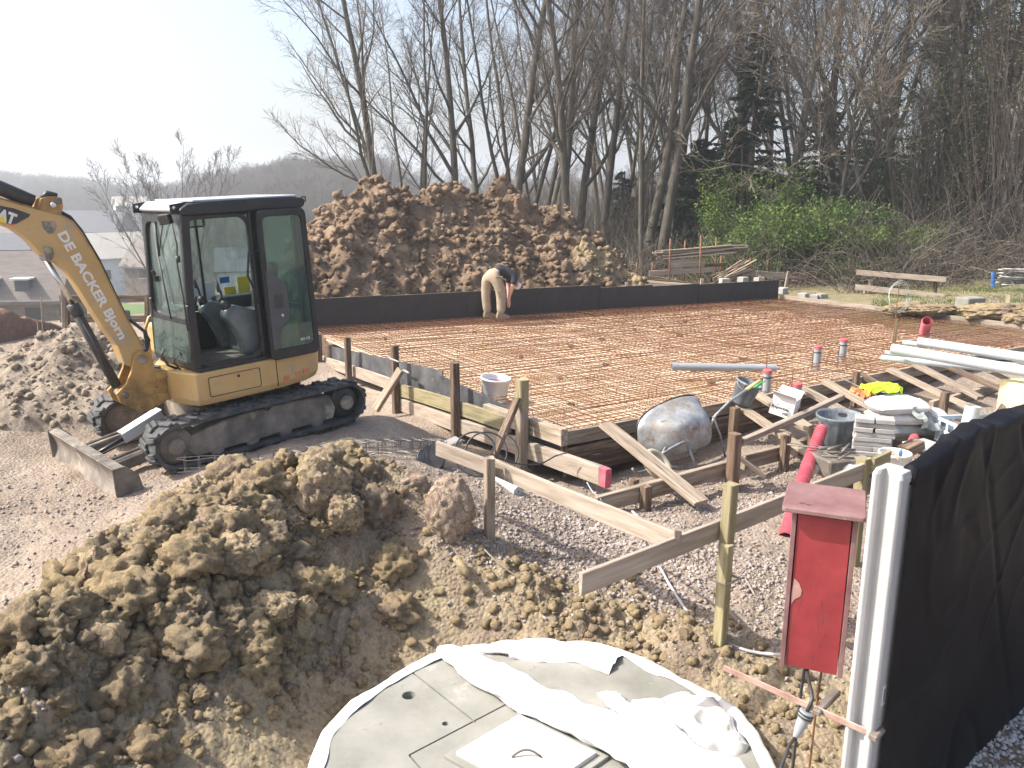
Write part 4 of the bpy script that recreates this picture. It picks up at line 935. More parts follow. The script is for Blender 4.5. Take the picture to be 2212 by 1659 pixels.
# fittings on the near front pillar
b = MB(); b.tube([(.50, .70, 2.3), (.49, .73, 2.1), (.515, .735, 1.9), (.50, .735, 1.6), (.50, .74, 1.25)], .008, 6); b.tube([(.5, .735, 1.93), (.5, .735, 1.99)], .022, 8); eb(b, 'light_cable', 'cable', smooth=True)
b = MB(); b.tube([(.45, .0, 1.75), (.47, .0, 1.80)], .02, 8); b.tube([(.44, -.02, 1.68), (.44, -.02, 1.74)], .022, 8); eb(b, 'window_catch', 'black')
# folded door
dr = EXM
def ddoor(z): return .055 * (z - .84) / 1.54
do = rrect(-.915, -.325, .80, 2.385, .07, 6)
di = [(-.86, 2.31)] ; 
DZ = lambda pts: [(x + (0.03 * (z - .8) / 1.58 if x < -.6 else 0), z) for x, z in pts]
outer = DZ(rrect(-.93, -.325, .79, 2.385, .07, 6)); n = len(outer)
inner = DZ(rrect(-.875, -.385, .90, 2.31, .06, 6))
b = MB(); ring_prism(b, outer, inner, .80, .838); door = eb(b, 'cab_door', 'black', bev=.008, seg=2)
b = MB(); b.prism(DZ(rrect(-.885, -.375, .89, 2.32, .06, 6)), .812, .818); eb(b, 'door_window', 'glass_green', door)
lp = [(-.36, 1.76), (-.42, 1.75), (-.46, 1.70), (-.53, 1.66), (-.585, 1.58), (-.595, 1.3), (-.57, 1.2), (-.51, 1.15), (-.46, 1.08), (-.45, .98), (-.46, .92), (-.36, .90)]
b = MB(); b.prism(lp, .806, .842); lk = eb(b, 'lock_panel', 'door_grey', door, bev=.012, seg=2)
b = MB(); b.prism(rrect(-.525, -.425, 1.35, 1.5, .02, 3), .843, .847); eb(b, 'door_handle', 'cable', lk)
b = MB(); b.lathe([(.003, 0), (.017, 0), (.015, .007), (.003, .008)], 14, Matrix.Translation((-.50, .843, 1.27)) @ Matrix.Rotation(math.radians(-90), 4, 'X')); eb(b, 'door_lock', 'chrome', lk)
b = MB(); b.tube([LX(557, 540, 1, .82), LX(537, 545, 1, .85), LX(535, 595, 1, .85), LX(548, 622, 1, .82)], .012, 8)
b.tube([(-.27, .77, 1.78), (-.235, .80, 1.74), (-.235, .80, 1.5), (-.28, .78, 1.42)], .011, 8); eb(b, 'grab_rail', 'black', door, smooth=True)
# interior
b = MB(); b.box((-.42, .27, 1.02), (.42, .44, .34)); eb(b, 'seat_base', 'seat_grey', bev=.03, seg=2)
b = MB(); b.box((-.38, .27, 1.23), (.48, .46, .12)); eb(b, 'seat', 'seat_grey', bev=.05, seg=3)
b = MB(); b.box((0, 0, .28), (.12, .44, .58), Matrix.Translation((-.6, .27, 1.24)) @ Matrix.Rotation(-.14, 4, 'Y')); eb(b, 'backrest', 'black_plastic', bev=.05, seg=3)
for y in (.02, .55):
    b = MB(); b.prism([(-.42, .86), (-.14, .86), (-.12, 1.0), (-.06, 1.16), (.04, 1.30), (.02, 1.38), (-.08, 1.42), (-.4, 1.30)], y - .07, y + .07); c_ = eb(b, 'control_console', 'seat_grey', bev=.04, seg=3)
    b = MB(); b.tube([(-.03, y, 1.38), (-.0, y, 1.45), (.0, y, 1.47)], [.055, .04, .02], 10); eb(b, 'lever_gaiter', 'cable', c_, smooth=True)
    b = MB(); b.tube([(.0, y, 1.46), (.02, y, 1.56), (.035, y, 1.57), (.05, y, 1.66)], [.01, .012, .022, .018], 8); eb(b, 'joystick', 'cable', c_, smooth=True)
for y in (.16, .34):
    b = MB(); b.tube([(.27, y, .85), (.26, y, 1.2), (.22, y, 1.42)], .01, 8); b.tube([(.22, y, 1.42), (.2, y, 1.52)], [.018, .022], 8); eb(b, 'travel_lever', 'cable', smooth=True)
    b = MB(); b.box((.27, y, .9), (.14, .09, .02)); eb(b, 'pedal', 'black_plastic')
b = MB(); b.box((.36, .13, 1.33), (.10, .42, .18)); b.box((.38, .4, 1.12), (.10, .24, .34)); eb(b, 'dash_box', 'black_plastic', bev=.03, seg=3)
b = MB(); b.box((-.5, -.08, 1.2), (.6, .2, .45)); eb(b, 'side_console', 'black_plastic', bev=.03, seg=2)
mr_ = rrect(-.2, .0, 2.2, 2.33, .03, 4); mi = rrect(-.185, -.015, 2.215, 2.315, .02, 4)
b = MB(); ring_prism(b, mr_, mi, -.1, -.085); mm = eb(b, 'mirror', 'black'); b = MB(); b.prism(mi, -.095, -.09); eb(b, 'mirror_glass', 'glass', mm)
for (x0, x1, z0, z1, mt) in ((-.52, -.38, 1.40, 1.50, 'decal_yellow'), (-.70, -.55, 1.42, 1.60, 'decal_yellow'), (-.46, -.34, 1.55, 1.62, 'blue'), (-.12, .03, 1.38, 1.62, 'card'), (-.27, -.14, 1.36, 1.58, 'card')):
    b = MB(); b.prism([(x0, z0), (x1, z0), (x1, z1), (x0, z1)], CY0 + .027, CY0 + .029); eb(b, 'sticker', mt, sg)
# side mirror rail at left of the cab far side, yellow grab tube
b = MB(); b.tube([(.50, -.30, .80), (.52, -.30, 1.15), (.46, -.30, 1.27), (.36, -.30, 1.30)], .018, 8); eb(b, 'hand_rail', 'yellow', smooth=True)
# swing bracket
b = MB(); by = .2
for z0, z1 in ((.49, .57), (.72, .80)): b.prism([(.45, z0), (.72, z0), (.74, z1), (.45, z1)], by - .16, by + .16)
b.prism([(.45, .49), (.58, .49), (.58, .80), (.45, .80)], by - .17, by + .17); eb(b, 'swing_post', 'yellow_dk', bev=.012, seg=2)
b = MB(); b.tube([(.66, by, .46), (.66, by, .84)], .05, 16); eb(b, 'swing_pin', 'dirty_steel')
bk_ = [(.60, .50), (.80, .42), (.95, .44), (1.10, .56), (1.13, .66), (1.02, .74), (.95, .86), (.90, 1.02), (.82, 1.05), (.74, 1.0), (.72, .84), (.60, .80)]
for dy in (-.115, .115):
    b = MB(); b.prism(bk_, by + dy - .018, by + dy + .018); sb = eb(b, 'swing_bracket', 'yellow_dk', bev=.006)
b = MB(); b.prism([(.60, .50), (.80, .43), (.92, .5), (.74, .62), (.72, .78), (.60, .80)], by - .10, by + .10); eb(b, 'bracket_block', 'yellow_dk', sb, bev=.01)
def pin(name, x, z, r, parent, l=.15, mat='dirty_steel', yc=by):
    b = MB(); b.lathe([(.004, -l), (r, -l), (r, l), (r * .8, l + .008), (.004, l + .01)], 18, Matrix.Translation((x, yc, z)) @ Matrix.Rotation(math.radians(-90), 4, 'X')); return eb(b, name, mat, parent)
pin('pivot_pin', .83, .96, .045, sb); pin('cylinder_pin', 1.05, .63, .035, sb)
# boom
ou = [(-60, 412), (0, 430), (77, 452), (123, 464), (150, 479), (170, 505), (207, 567), (258, 671), (300, 745), (305, 772), (290, 795)]
il = [(262, 785), (247, 745), (220, 710), (176, 642), (141, 587), (112, 562), (82, 548), (53, 516), (22, 494), (0, 485), (-60, 462)]
bp_ = [(p.x, p.z) for p in (LX(X, Y, 1, by) for X, Y in ou + il)]
b = MB(); b.prism(bp_, by - .095, by + .095); boom = eb(b, 'boom', 'yellow', bev=.012, seg=2)
b = MB()
for dy in (-.10, .10):
    L_ = [LX(X, Y, 1, by) for X, Y in ou[:9]]; b.tube([Vector((p.x, by + dy * .93, p.z)) for p in L_], .008, 5)
eb(b, 'boom_weld', 'yellow_dk', boom)
b = MB(); tri = [LX(X, Y, 1, by) for X, Y in ((82, 478), (110, 477), (116, 488), (110, 503), (98, 505), (86, 492))]; b.prism([(p.x, p.z) for p in tri], by + .094, by + .099); eb(b, 'grease_plate', 'dirty_steel', boom, bev=.003)
pin('boom_pin', *(lambda p: (p.x, p.z))(LX(95, 539, 1, by)), .03, boom, .13)
b = MB(); q = [LX(X, Y, 1, by) for X, Y in ((84, 532), (106, 534), (109, 552), (100, 566), (92, 560))]; b.prism([(p.x, p.z) for p in q], by - .11, by + .11); eb(b, 'cylinder_lug', 'dirty_steel', boom, bev=.008)
def ctube(pix, r, name, mat, parent, y=by, n=12):
    b = MB(); b.tube([LX(X, Y, 1, y) for X, Y in pix], r, n); return eb(b, name, mat, parent, smooth=True)
bc = ctube([(101, 562), (166, 672)], .024, 'cylinder_rod', 'chrome', None)
ctube([(160, 664), (252, 834)], .048, 'cylinder_barrel', 'cable', bc); ctube([(156, 657), (170, 681)], .056, 'cylinder_gland', 'cable', bc)
ctube([(176, 690), (212, 755), (228, 800)], .014, 'cylinder_hose', 'cable', bc, by + .06)
sc_ = ctube([(-80, 372), (-10, 402), (70, 436)], .066, 'stick_cylinder', 'cable', None, by, 14)
b = MB()
lug = [LX(X, Y, 1, by) for X, Y in ((75, 450), (82, 428), (96, 424), (112, 424), (128, 428), (130, 444), (126, 466), (100, 458))]
for dy in (-.07, .07): b.prism([(p.x, p.z) for p in lug], by + dy - .016, by + dy + .016)
lg = eb(b, 'stick_lug', 'yellow_dk', boom, bev=.006)
p = LX(107, 443, 1, by); pin('lug_pin', p.x, p.z, .028, boom, .11, 'chrome'); p = LX(119, 433, 1, by); pin('lug_pin', p.x, p.z, .032, boom, .1, 'dirty_steel')
b = MB(); p = LX(92, 430, 1, by + .05); b.tube([p, p + Vector((-.05, 0, .05)), p + Vector((-.12, 0, .02))], .03, 8); eb(b, 'hose_fitting', 'cable', boom, smooth=True)
for dy, o_ in ((-.02, 0), (.03, 3), (.07, -3)):
    ctube([(128, 458 - o_), (152, 471 - o_), (176, 500 - o_), (212, 560 - o_), (262, 665 - o_), (280, 700 - o_)], .013, 'hose', 'cable', boom, by + dy, 6)
for k_ in range(4):
    b = MB(); o_ = k_ * .025
    pts = [LX(276, 688, 1, by - .04 + o_), LX(292, 700, 1, by + o_), LX(312, 716, 1, by + o_), LX(322 - 2 * k_, 735, 1, by + o_), LX(318, 755, 1, by + o_), LX(300, 768, 1, by - .02 + o_)]
    b.tube([q * 1.0 for q in pts], .017, 6); eb(b, 'hose', 'cable', boom, smooth=True)
b = MB(); q = LX(272, 680, 1, by + .02); b.box(q, (.05, .12, .09)); eb(b, 'hose_clamp', 'dirty_steel', boom, bev=.008)
b = MB(); b.tube([(.50, .35, .80), (.60, .38, .86), (.62, .3, .95), (.55, .2, 1.0)], .015, 6); b.tube([(.50, .42, .80), (.57, .46, .9), (.5, .47, 1.0), (.47, .45, .9)], .008, 6); eb(b, 'hose', 'cable', smooth=True)
# lettering
def text_mesh(body, size, ext=.001, off=0.0, shear=0, space=1.0):
    cu = bpy.data.curves.new('t', 'FONT'); cu.body = body; cu.size = size; cu.extrude = ext; cu.offset = off; cu.shear = shear; cu.space_character = space; cu.resolution_u = 3
    o = bpy.data.objects.new('t', cu); COL.objects.link(o); bpy.context.view_layer.update()
    me = bpy.data.meshes.new_from_object(o.evaluated_get(bpy.context.evaluated_depsgraph_get())); bpy.data.objects.remove(o); bpy.data.curves.remove(cu); return me
def put_text(name, body, mat, org, xdir, ydir, length, parent, base=Matrix(), off=.004, height=None, **kw):
    me = text_mesh(body, .1, off=off, **kw); co = [v.co for v in me.vertices]; x0 = min(v.x for v in co); x1 = max(v.x for v in co); y0 = min(v.y for v in co); y1 = max(v.y for v in co)
    s = length / (x1 - x0); sy = s if height is None else height / (y1 - y0)
    x = Vector(xdir).normalized(); y = Vector(ydir); y = (y - x * y.dot(x)).normalized(); z = x.cross(y)
    for v in me.vertices: v.co = Vector(((v.co.x - x0) * s, (v.co.y - y0) * sy, v.co.z))
    R = Matrix((x, y, z)).transposed().to_4x4()
    return newobj(name, me, M[mat], parent, base @ Matrix.Translation(Vector(org)) @ R)
yt = by + .0965
A_ = LX(117, 509, 1, yt); B_ = LX(253, 738, 1, yt)
d_ = (B_ - A_); put_text('lettering', 'DE BACKER Bjorn', 'white_ink', A_, d_, Vector((d_.z, 0, -d_.x)), d_.length, boom, EXM, off=.0035, height=.118)
bad = [LX(X, Y, 1, yt) for X, Y in ((-70, 425), (0, 444), (30, 450), (66, 463), (62, 469), (34, 484), (20, 484), (-70, 458))]
b = MB(); b.prism([(p.x, p.z) for p in bad], yt - .003, yt); eb(b, 'badge', 'decal_black', boom)
A_ = LX(-28, 466, 1, yt + .004); B_ = LX(30, 487, 1, yt + .004); d_ = B_ - A_
put_text('badge_lettering', 'CAT', 'white_ink', A_, d_, Vector((d_.z, 0, -d_.x)), d_.length * 1.0, boom, EXM, off=.005, height=.105)
b = MB(); t3 = [LX(X, Y, 1, yt + .006) for X, Y in ((-8, 476), (8, 466), (13, 483))]; b.prism([(p.x, p.z) for p in t3], yt + .005, yt + .007); eb(b, 'badge_triangle', 'decal_yellow', boom)
b = MB(); t3 = [LX(X, Y, 1, yt + .001) for X, Y in ((18, 484), (36, 484), (48, 476), (40, 482), (24, 488))]; b.prism([(p.x, p.z) for p in t3], yt - .001, yt + .001); eb(b, 'badge_stripe', 'decal_red', boom)
put_text('door_lettering', '303 CR', 'pvc_light', (-.70, .8195, .95), (-1, 0, 0), (0, 0, 1), .13, door, EXM, off=.004)

# ---------------------------------------------------------------- props near the slab
def T(p): return Matrix.Translation(Vector(p))
def orient(p, z, x=(1, 0, 0)):       # matrix whose z axis is z, placed at p
    z = Vector(z).normalized(); x = Vector(x); x = (x - z * x.dot(z)).normalized(); y = z.cross(x)
    return T(p) @ Matrix((x, y, z)).transposed().to_4x4()
def bucket(name, p, axis, r0, r1, h, mat, label, inner=None, cat='bucket', handle=True):
    Mx = orient(p, axis); t = thing(name, (0, 0, 0), label, cat, M=Mx)
    b = MB(); b.lathe([(.001, 0), (r0, 0), (r0 + .004, .01), (r1 - .004, h - .03), (r1 + .008, h - .028), (r1 + .009, h), (r1 - .004, h), (r1 - .007, h - .03), (r0 - .006, .012), (.001, .012)], 28, open_=True)
    b.build('shell', M[mat], t, Mx, smooth=True)
    if handle:
        b = MB(); pts = [Vector((r1 * math.cos(a) * 1.03, -.02 - (r1 * .95) * math.sin(a) * .75, h - .03 - r1 * .5 * math.sin(a))) for a in [math.pi * k / 10 for k in range(11)]]
        b.tube(pts, .003, 5); b.build('handle', M['cable_grey'], t, Mx, smooth=True)
    if inner:
        b = MB(); b.lathe([(.001, h * inner[0]), (r1 * .93, h * inner[0])], 20, open_=True); b.build('contents', M[inner[1]], t, Mx)
    return t
def pipe_run(name, pts, r, mat, label, cat='pipe', hollow=True, ribs=0, group=None, wall=.004, collar=False):
    t = thing(name, pts[0], label, cat, group)
    b = MB(); P = [Vector(p) for p in pts]
    if ribs:
        Q = []; R = []; L = 0
        tot = sum((P[i + 1] - P[i]).length for i in range(len(P) - 1)); n = int(tot / ribs)
        def at(s):
            for i in range(len(P) - 1):
                l = (P[i + 1] - P[i]).length
                if s <= l or i == len(P) - 2: return P[i] + (P[i + 1] - P[i]) * (s / l)
                s -= l
        for k in range(n):
            for dq, rr in ((0, r), (.4, r), (.5, r * .82), (.9, r * .82)): Q.append(at((k + dq) * ribs)); R.append(rr)
        b.tube(Q, R, 20, False)
    else: b.tube(P, r, 22, False)
    b.tube(P[::-1] if False else P, r - wall if not ribs else r * .84, 18, False)
    b.build('wall', M[mat], t, smooth=not ribs)
    for a_, b_ in ((P[0], P[1]), (P[-1], P[-2])):
        Mx = orient(a_, a_ - b_); q = MB(); q.lathe([(r - wall * 1.5, 0), (r, 0)], 22, Mx, open_=True); q.build('rim', M[mat], t)
    return t
# capped risers
def riser(X, Yb, Yt, r, label, ztop=None, cap='red_cap', z=.5, strap=True):
    p = PZ(X, Yb, .6); q = VPL(X, Yt, p, p + Vector((1, 0, 0))); h = q.z - z
    t = thing('drain_riser', (p.x, p.y, z), label, 'drain pipe')
    b = MB(); b.lathe([(r, 0), (r, h)], 22, T((p.x, p.y, z))); b.build('pipe', M['pvc'], t, smooth=False)
    if cap:
        b = MB(); b.lathe([(r + .006, h - .035), (r + .008, h + .002), (r - .004, h + .012), (.001, h + .012)], 22, T((p.x, p.y, z)), open_=True); b.build('cap', M[cap], t)
    if strap:
        b = MB(); b.lathe([(r + .001, h - .1), (r + .005, h - .1), (r + .005, h - .085), (r + .001, h - .085)], 20, T((p.x, p.y, z))); b.tube([(p.x - r, p.y - .0, z + h - .09), (p.x - r - .02, p.y, .45)], .006, 5); b.build('strap', M['cable'], t)
    return t
riser(1655, 846, 800, .055, 'short grey riser with a bright red cap between the mortar bucket and the cardboard box', z=.45)
riser(1721, 856, 829, .055, 'red capped riser half hidden behind the white cardboard box', z=.45, strap=False)
riser(1764, 784, 748, .058, 'grey capped riser standing in the mesh, left one of the far pair', z=.45)
riser(1820, 766, 733, .058, 'grey capped riser standing in the mesh, right one of the far pair', z=.45)
riser(1973, 682, 662, .07, 'uncapped grey pipe stub by the far edge board', cap=None, strap=False, z=.5)
p0 = PZ(1451, 792, .68); p1 = PZ(1676, 795, .66)
pt = pipe_run('drain_pipe', [p0, p0 + (p1 - p0) * .04, p1], .058, 'pvc', 'long grey drain pipe lying across the steel mesh', wall=.006)
b = MB(); b.tube([p0, p0 + (p1 - p0) * .05], .064, 22, False); b.build('socket', M['pvc'], pt, smooth=True)
pipe_run('corrugated_pipe', [PZ(1994, 730, .5), PZ(1996, 728, .6) + Vector((.02, 0, .3))], .09, 'red_pipe', 'short upright red ribbed pipe far out in the steel mesh', ribs=.04)
# reinforcement starter bars / survey rods
def rod(X, Yb, Yt, r, mat, label, z=.45, cat='steel rod', dx=0):
    p = PZ(X, Yb, z); q = VPL(X + dx, Yt, p, p + Vector((1, 0, 0))); b = MB(); b.tube([p, q], r, 6); o = b.build('marker_rod', M[mat]); tag(o, label, cat); return p, q
rod(1655, 830, 757, .007, 'rust', 'thin rusty rod standing behind the red capped riser', .55, dx=2)
rod(1710, 850, 798, .006, 'rust', 'thin rusty rod by the white cardboard box', .55, dx=3)
plank('marker_stake', PZ(1932, 742, .5), VPL(1938, 690, PZ(1932, 742, .5), PZ(1932, 742, .5) + Vector((1, 0, 0))), .04, .03, M['wood_green'], label='slim yellowish stake in the mesh carrying the wire coil', cat='stake')
t = thing('wire_coil', PZ(1940, 665, 1.0), 'pale green coil of wire hung on a rod at the far right of the slab', 'wire coil')
c0 = VPL(1940, 642, PZ(1936, 742, .5), PZ(1936, 742, .5) + Vector((1, 0, 0)))
for k in range(3):
    b = MB(); r_ = .20 + .02 * k; b.tube([c0 + Vector((r_ * .8 * math.cos(a) + .02 * k, .03 * math.sin(3 * a) + .02 * k, r_ * 1.25 * math.sin(a))) for a in [2 * math.pi * i / 26 for i in range(27)]], .005, 5); b.build('coil', spk('wire_green%d' % k, [(.3, .36, .34), (.4, .45, .43)], 5, .5, 0) if k == 0 else bpy.data.materials['wire_green0'], t, smooth=True)
b = MB(); b.tube([c0 + Vector((0, 0, .2)), c0 + Vector((-.01, 0, -.9))], .008, 5); b.build('rod', M['rust'], t)

# mortar bucket on the slab edge
p = PZ(1600, 868, .66); bucket('mortar_bucket', p + Vector((0, .02, -.02)), (.32, -.1, .94), .115, .155, .29, 'tub', 'mortar splashed dark bucket tilted on the corner of the braces above the wheelbarrow handle', inner=(.6, 'tub'))
b = MB(); q = PZ(1628, 838, .95); b.tube([q, q + Vector((.10, .03, .05))], .018, 8); b.tube([q + Vector((.10, .03, .05)), q + Vector((.15, .04, .08))], .008, 6); tag(b.build('trowel_handle', M['green_plastic'], smooth=True), 'green tool handle sticking out of the mortar bucket', 'tool')
p = PZ(1042, 858, .6); bucket('white_bucket', p + Vector((.14, .18, -.1)), (.1, -.05, 1), .16, .19, .33, 'white_plastic', 'white plastic pail standing behind the left formwork wall', inner=(.75, 'box_lid'))

# cardboard box
Bx = orient(PZ(1690, 895, .62), (.15, -.12, .98), (.8, -.55, 0)); bt = thing('cardboard_box', (0, 0, 0), 'open white cardboard box with black print perched on a raking brace', 'box', M=Bx)
w, d, h = .27, .2, .24
for c_, s_ in (((0, -d / 2, h / 2), (w, .004, h)), ((0, d / 2, h / 2), (w, .004, h)), ((-w / 2, 0, h / 2), (.004, d - .005, h)), ((w / 2, 0, h / 2), (.004, d - .005, h)), ((0, 0, .003), (w - .01, d - .01, .004))):
    b = MB(); b.box(c_, s_); b.build('side', M['card'], bt, Bx)
for sgn in (-1, 1):
    b = MB(); b.box((0, 0, .045), (w, .004, .09), T((0, sgn * d / 2, h)) @ Matrix.Rotation(-sgn * .9, 4, 'X')); b.build('flap', M['card'], bt, Bx)
put_text('lettering', 'Rapecbie', 'ink', (-.12, -d / 2 - .0035, .075), (1, 0, 0), (0, 0, 1), .2, bt, Bx, off=.002, height=.045)
put_text('lettering', 'VIE', 'ink', (.005, -d / 2 - .0035, .03), (1, 0, 0), (0, 0, 1), .08, bt, Bx, off=.002, height=.03)
for x in (-.09, .05):
    b = MB(); b.prism([(x, .125), (x + .03, .14), (x + .06, .125), (x + .03, .132)], -d / 2 - .0045, -d / 2 - .0025); b.build('print_mark', M['ink'], bt, Bx)

# wheelbarrow lying on its side
u = Vector((.83, .50, .12)).normalized(); dn = Vector((-.40, .72, -.08)); dn = (dn - u * dn.dot(u)).normalized(); wv = dn.cross(u)
if wv.z < 0: wv = -wv
wc = VPL(1482, 935, PZ(1478, 985, .3), PZ(1478, 985, .3) + Vector((.85, .5, 0)))
WB = Matrix((u, wv, dn)).transposed().to_4x4(); WB = T(wc) @ WB
wb = thing('wheelbarrow', (0, 0, 0), 'dented galvanised wheelbarrow tipped on its side against the front formwork', 'wheelbarrow', M=WB)
def tray_loop(L0, L1, W, z, n=40, front=1.0):
    out = []
    for k in range(n):
        a = 2 * math.pi * k / n; c, s = math.cos(a), math.sin(a)
        x = (abs(c) ** .5) * (1 if c > 0 else -1); y = (abs(s) ** .6) * (1 if s > 0 else -1)
        X = x * (L1 if x > 0 else L0); taper = 1 - .16 * max(0, -x)
        out.append(Vector((X, y * W * taper, z)))
    return out
KS = 1.12
loops = [(.46, .40, .31, .19), (.465, .405, .315, .175), (.43, .38, .285, .15), (.34, .31, .225, .02), (.25, .25, .17, -.09), (.20, .2, .135, -.118), (.12, .12, .08, -.126), (.04, .05, .03, -.128)]
V = []; n = 40
for l in loops: V += tray_loop(l[0] * KS, l[1] * KS, l[2] * KS, l[3] * KS, n)
for k in range(len(V)):
    q = noise.noise(V[k] * 7) * .012; V[k] = V[k] + Vector((q, q * .6, q))
b = MB(); b.add(V, [(i * n + j, i * n + (j + 1) % n, (i + 1) * n + (j + 1) % n, (i + 1) * n + j) for i in range(len(loops) - 1) for j in range(n)] + [tuple(range((len(loops) - 1) * n, len(loops) * n))])
tray = b.build('tray', M['galv'], wb, WB, smooth=True); s_ = tray.modifiers.new('s', 'SOLIDIFY'); s_.thickness = .004
b = MB(); rl = tray_loop(.465 * KS, .405 * KS, .315 * KS, .192 * KS, n); b.tube(rl + [rl[0]], .015, 8, False); b.build('rim', M['black'], tray, WB, smooth=True)
def wl_(pts, nm, r=.015, mat='cable_grey', par=None, sm_=True):
    b = MB(); b.tube(pts, r, 8); return b.build(nm, M[mat], par or wb, smooth=sm_)
def wp(X, Y, off=0): 
    P0 = PZ(1478, 985, .3); return VPL(X, Y, P0, P0 + Vector((.85, .5, 0)), -off)
M['frame_grey'] = spk('worn_grey_tube', [(.12, .125, .13), (.24, .245, .25), (.36, .36, .36)], 8, .45, .1, spots=[((.4, .38, .35), 8, .62)])
fa = wl_([wp(1422, 985, .12), wp(1450, 968, .14), wp(1475, 955, .15), wp(1500, 952, .13), wp(1520, 946, .12), wp(1532, 925, .1), wp(1545, 898, .1), wp(1575, 868, .1), wp(1615, 840, .08)], 'handle_tube', .016, 'frame_grey')
wl_([wp(1612, 842, .08), wp(1642, 822, .08)], 'grip', .021, 'yellow_grip', fa)
fb = wl_([wp(1420, 990, .10), wp(1440, 1008, .1), wp(1480, 1012, .1), wp(1530, 1004, .1), wp(1562, 990, .12), wp(1590, 968, .16), wp(1655, 936, .2)], 'handle_tube', .016, 'frame_grey')
wl_([wp(1650, 938, .2), wp(1684, 924, .2)], 'grip', .021, 'yellow_grip', fb)
wl_([wp(1485, 958, .14), wp(1500, 1000, .2), wp(1520, 1030, .24), wp(1545, 1038, .24), wp(1560, 1026, .22), wp(1565, 1000, .18), wp(1560, 985, .14)], 'leg', .014, 'frame_grey')
wl_([wp(1540, 900, .1), wp(1556, 940, .13), wp(1566, 985, .14)], 'stay', .012, 'frame_grey')
wc2 = wp(1420, 1004, .22); WA = orient(wc2, (.55, -.45, .7)); whl = MB()
whl.lathe([(.15 + .045 * math.cos(a), .045 * math.sin(a)) for a in [2 * math.pi * k / 12 for k in range(13)]], 30, WA, open_=True); wo = whl.build('tyre', M['tyre'], wb, smooth=True)
b = MB(); b.lathe([(.02, -.04), (.04, -.02), (.11, -.018), (.115, .018), (.04, .02), (.02, .04)], 24, WA); b.build('wheel_rim', M['tyre'], wo)
wl_([wp(1366, 1012, .2), wp(1372, 1022, .2), wp(1392, 1018, .2), wp(1425, 990, .12), wp(1438, 965, .12)], 'fork', .013, 'frame_grey')

# big mortar tub
tp = PZ(1808, 966, .3); tz = Vector((-.02, -.03, 1)); Mx = orient(tp, tz); tt = thing('mortar_tub', (0, 0, 0), 'large grey blue round mixing tub with hand holes next to the stack of paving blocks', 'tub', M=Mx)
rr0, rr1, hh = .175, .245, .40; b = MB(); n = 72; prof = [(.001, 0), (rr0 - .02, 0), (rr0, .02), (rr1 - .015, hh - .09), (rr1 - .012, hh - .085), (rr1 + .012, hh - .03), (rr1 + .016, hh - .012), (rr1 + .012, hh), (rr1, hh - .002), (rr1 - .012, hh - .03), (rr0 - .008, .02), (.001, .012)]
vs = []
for i_, (r, z) in enumerate(prof):
    for j in range(n):
        a = 2 * math.pi * j / n; q = r + (.004 if (i_ in (2, 3) and j % 6 < 2) else 0); vs.append(Mx @ Vector((q * math.cos(a), q * math.sin(a), z)))
b.add(vs, [(i * n + j, i * n + (j + 1) % n, (i + 1) * n + (j + 1) % n, (i + 1) * n + j) for i in range(len(prof) - 1) for j in range(n)]); b.build('shell', M['tub'], tt, smooth=True)
for a in (math.radians(60), math.radians(240)):
    b = MB(); b.prism(rrect(-.05, .05, hh - .085, hh - .045, .018, 4), -.004, .004); b.v = [tuple(Mx @ Matrix.Rotation(a - math.pi / 2, 4, 'Z') @ Vector((x, rr1 - .026 + y, z))) for x, y, z in b.v]; b.build('hand_hole', M['ink'], tt)
b = MB(); b.lathe([(.001, .1), (rr0 + .01, .1)], 24, Mx, open_=True); b.build('mortar', M['concrete_grey'], tt)

# red corrugated drain and others
A1 = PZ(1714, 1105, .25); A2 = PZ(1733, 1040, .35); A3 = PZ(1752, 985, .42); A4 = PZ(1776, 925, .62)
pipe_run('corrugated_pipe', [A1 + (A1 - A2) * .8, A1, A2, A3, A4], .068, 'red_pipe', 'long red ribbed drain pipe leaning between the tub and the red box', ribs=.03)
pipe_run('corrugated_pipe', [PZ(1955, 990, .45), PZ(1975, 945, .5)], .05, 'red_pipe', 'short red ribbed pipe end poking up among the paving slabs', ribs=.02)
pipe_run('corrugated_pipe', [PZ(2065, 815, .2), PZ(2085, 833, .2), PZ(2105, 850, .15)], .085, 'red_pipe', 'red ribbed pipe lying in the trench under the raking braces at the right', ribs=.03)
pipe_run('blue_duct', [PZ(1740, 895, .2), PZ(1800, 915, .2)], .06, 'tub', 'dark blue duct lying in the trench behind the mortar tub')
pipe_run('grey_pipe_piece', [PZ(1075, 1030, .4), PZ(1120, 1062, .36)], .055, 'pvc_light', 'short dusty pipe lying under the batter board by the corner', wall=.03)

# stack of paving blocks: every block a thing of the stack
st = thing('block_stack', tuple(PZ(1880, 1006, .3)), 'leaning stack of nine layers of grey paving blocks beside the round tub', 'block stack')
sp0 = PZ(1880, 1000, .3); px_, py_ = Vector((.93, -.34, 0)), Vector((.34, .93, 0)); z = sp0.z
for L_ in range(10):
    hgt = .052
    for k in range(2):
        if L_ % 2 == 0: c_ = sp0 + py_ * (-.055 + .11 * k); dims = (.39, .1, .049)
        else: c_ = sp0 + px_ * (-.1 + .2 * k); dims = (.19, .2, .049)
        c_ = c_ + Vector((rnd.uniform(-.018, .018), rnd.uniform(-.018, .018), 0)); c_.z = z + hgt / 2
        Mb = T(c_) @ Matrix.Rotation(math.atan2(px_.y, px_.x) + rnd.uniform(-.06, .06), 4, 'Z'); b = MB(); b.box((0, 0, 0), dims); b.build('block', M['concrete_grey'], st, Mb, bev=.005)
    z += hgt
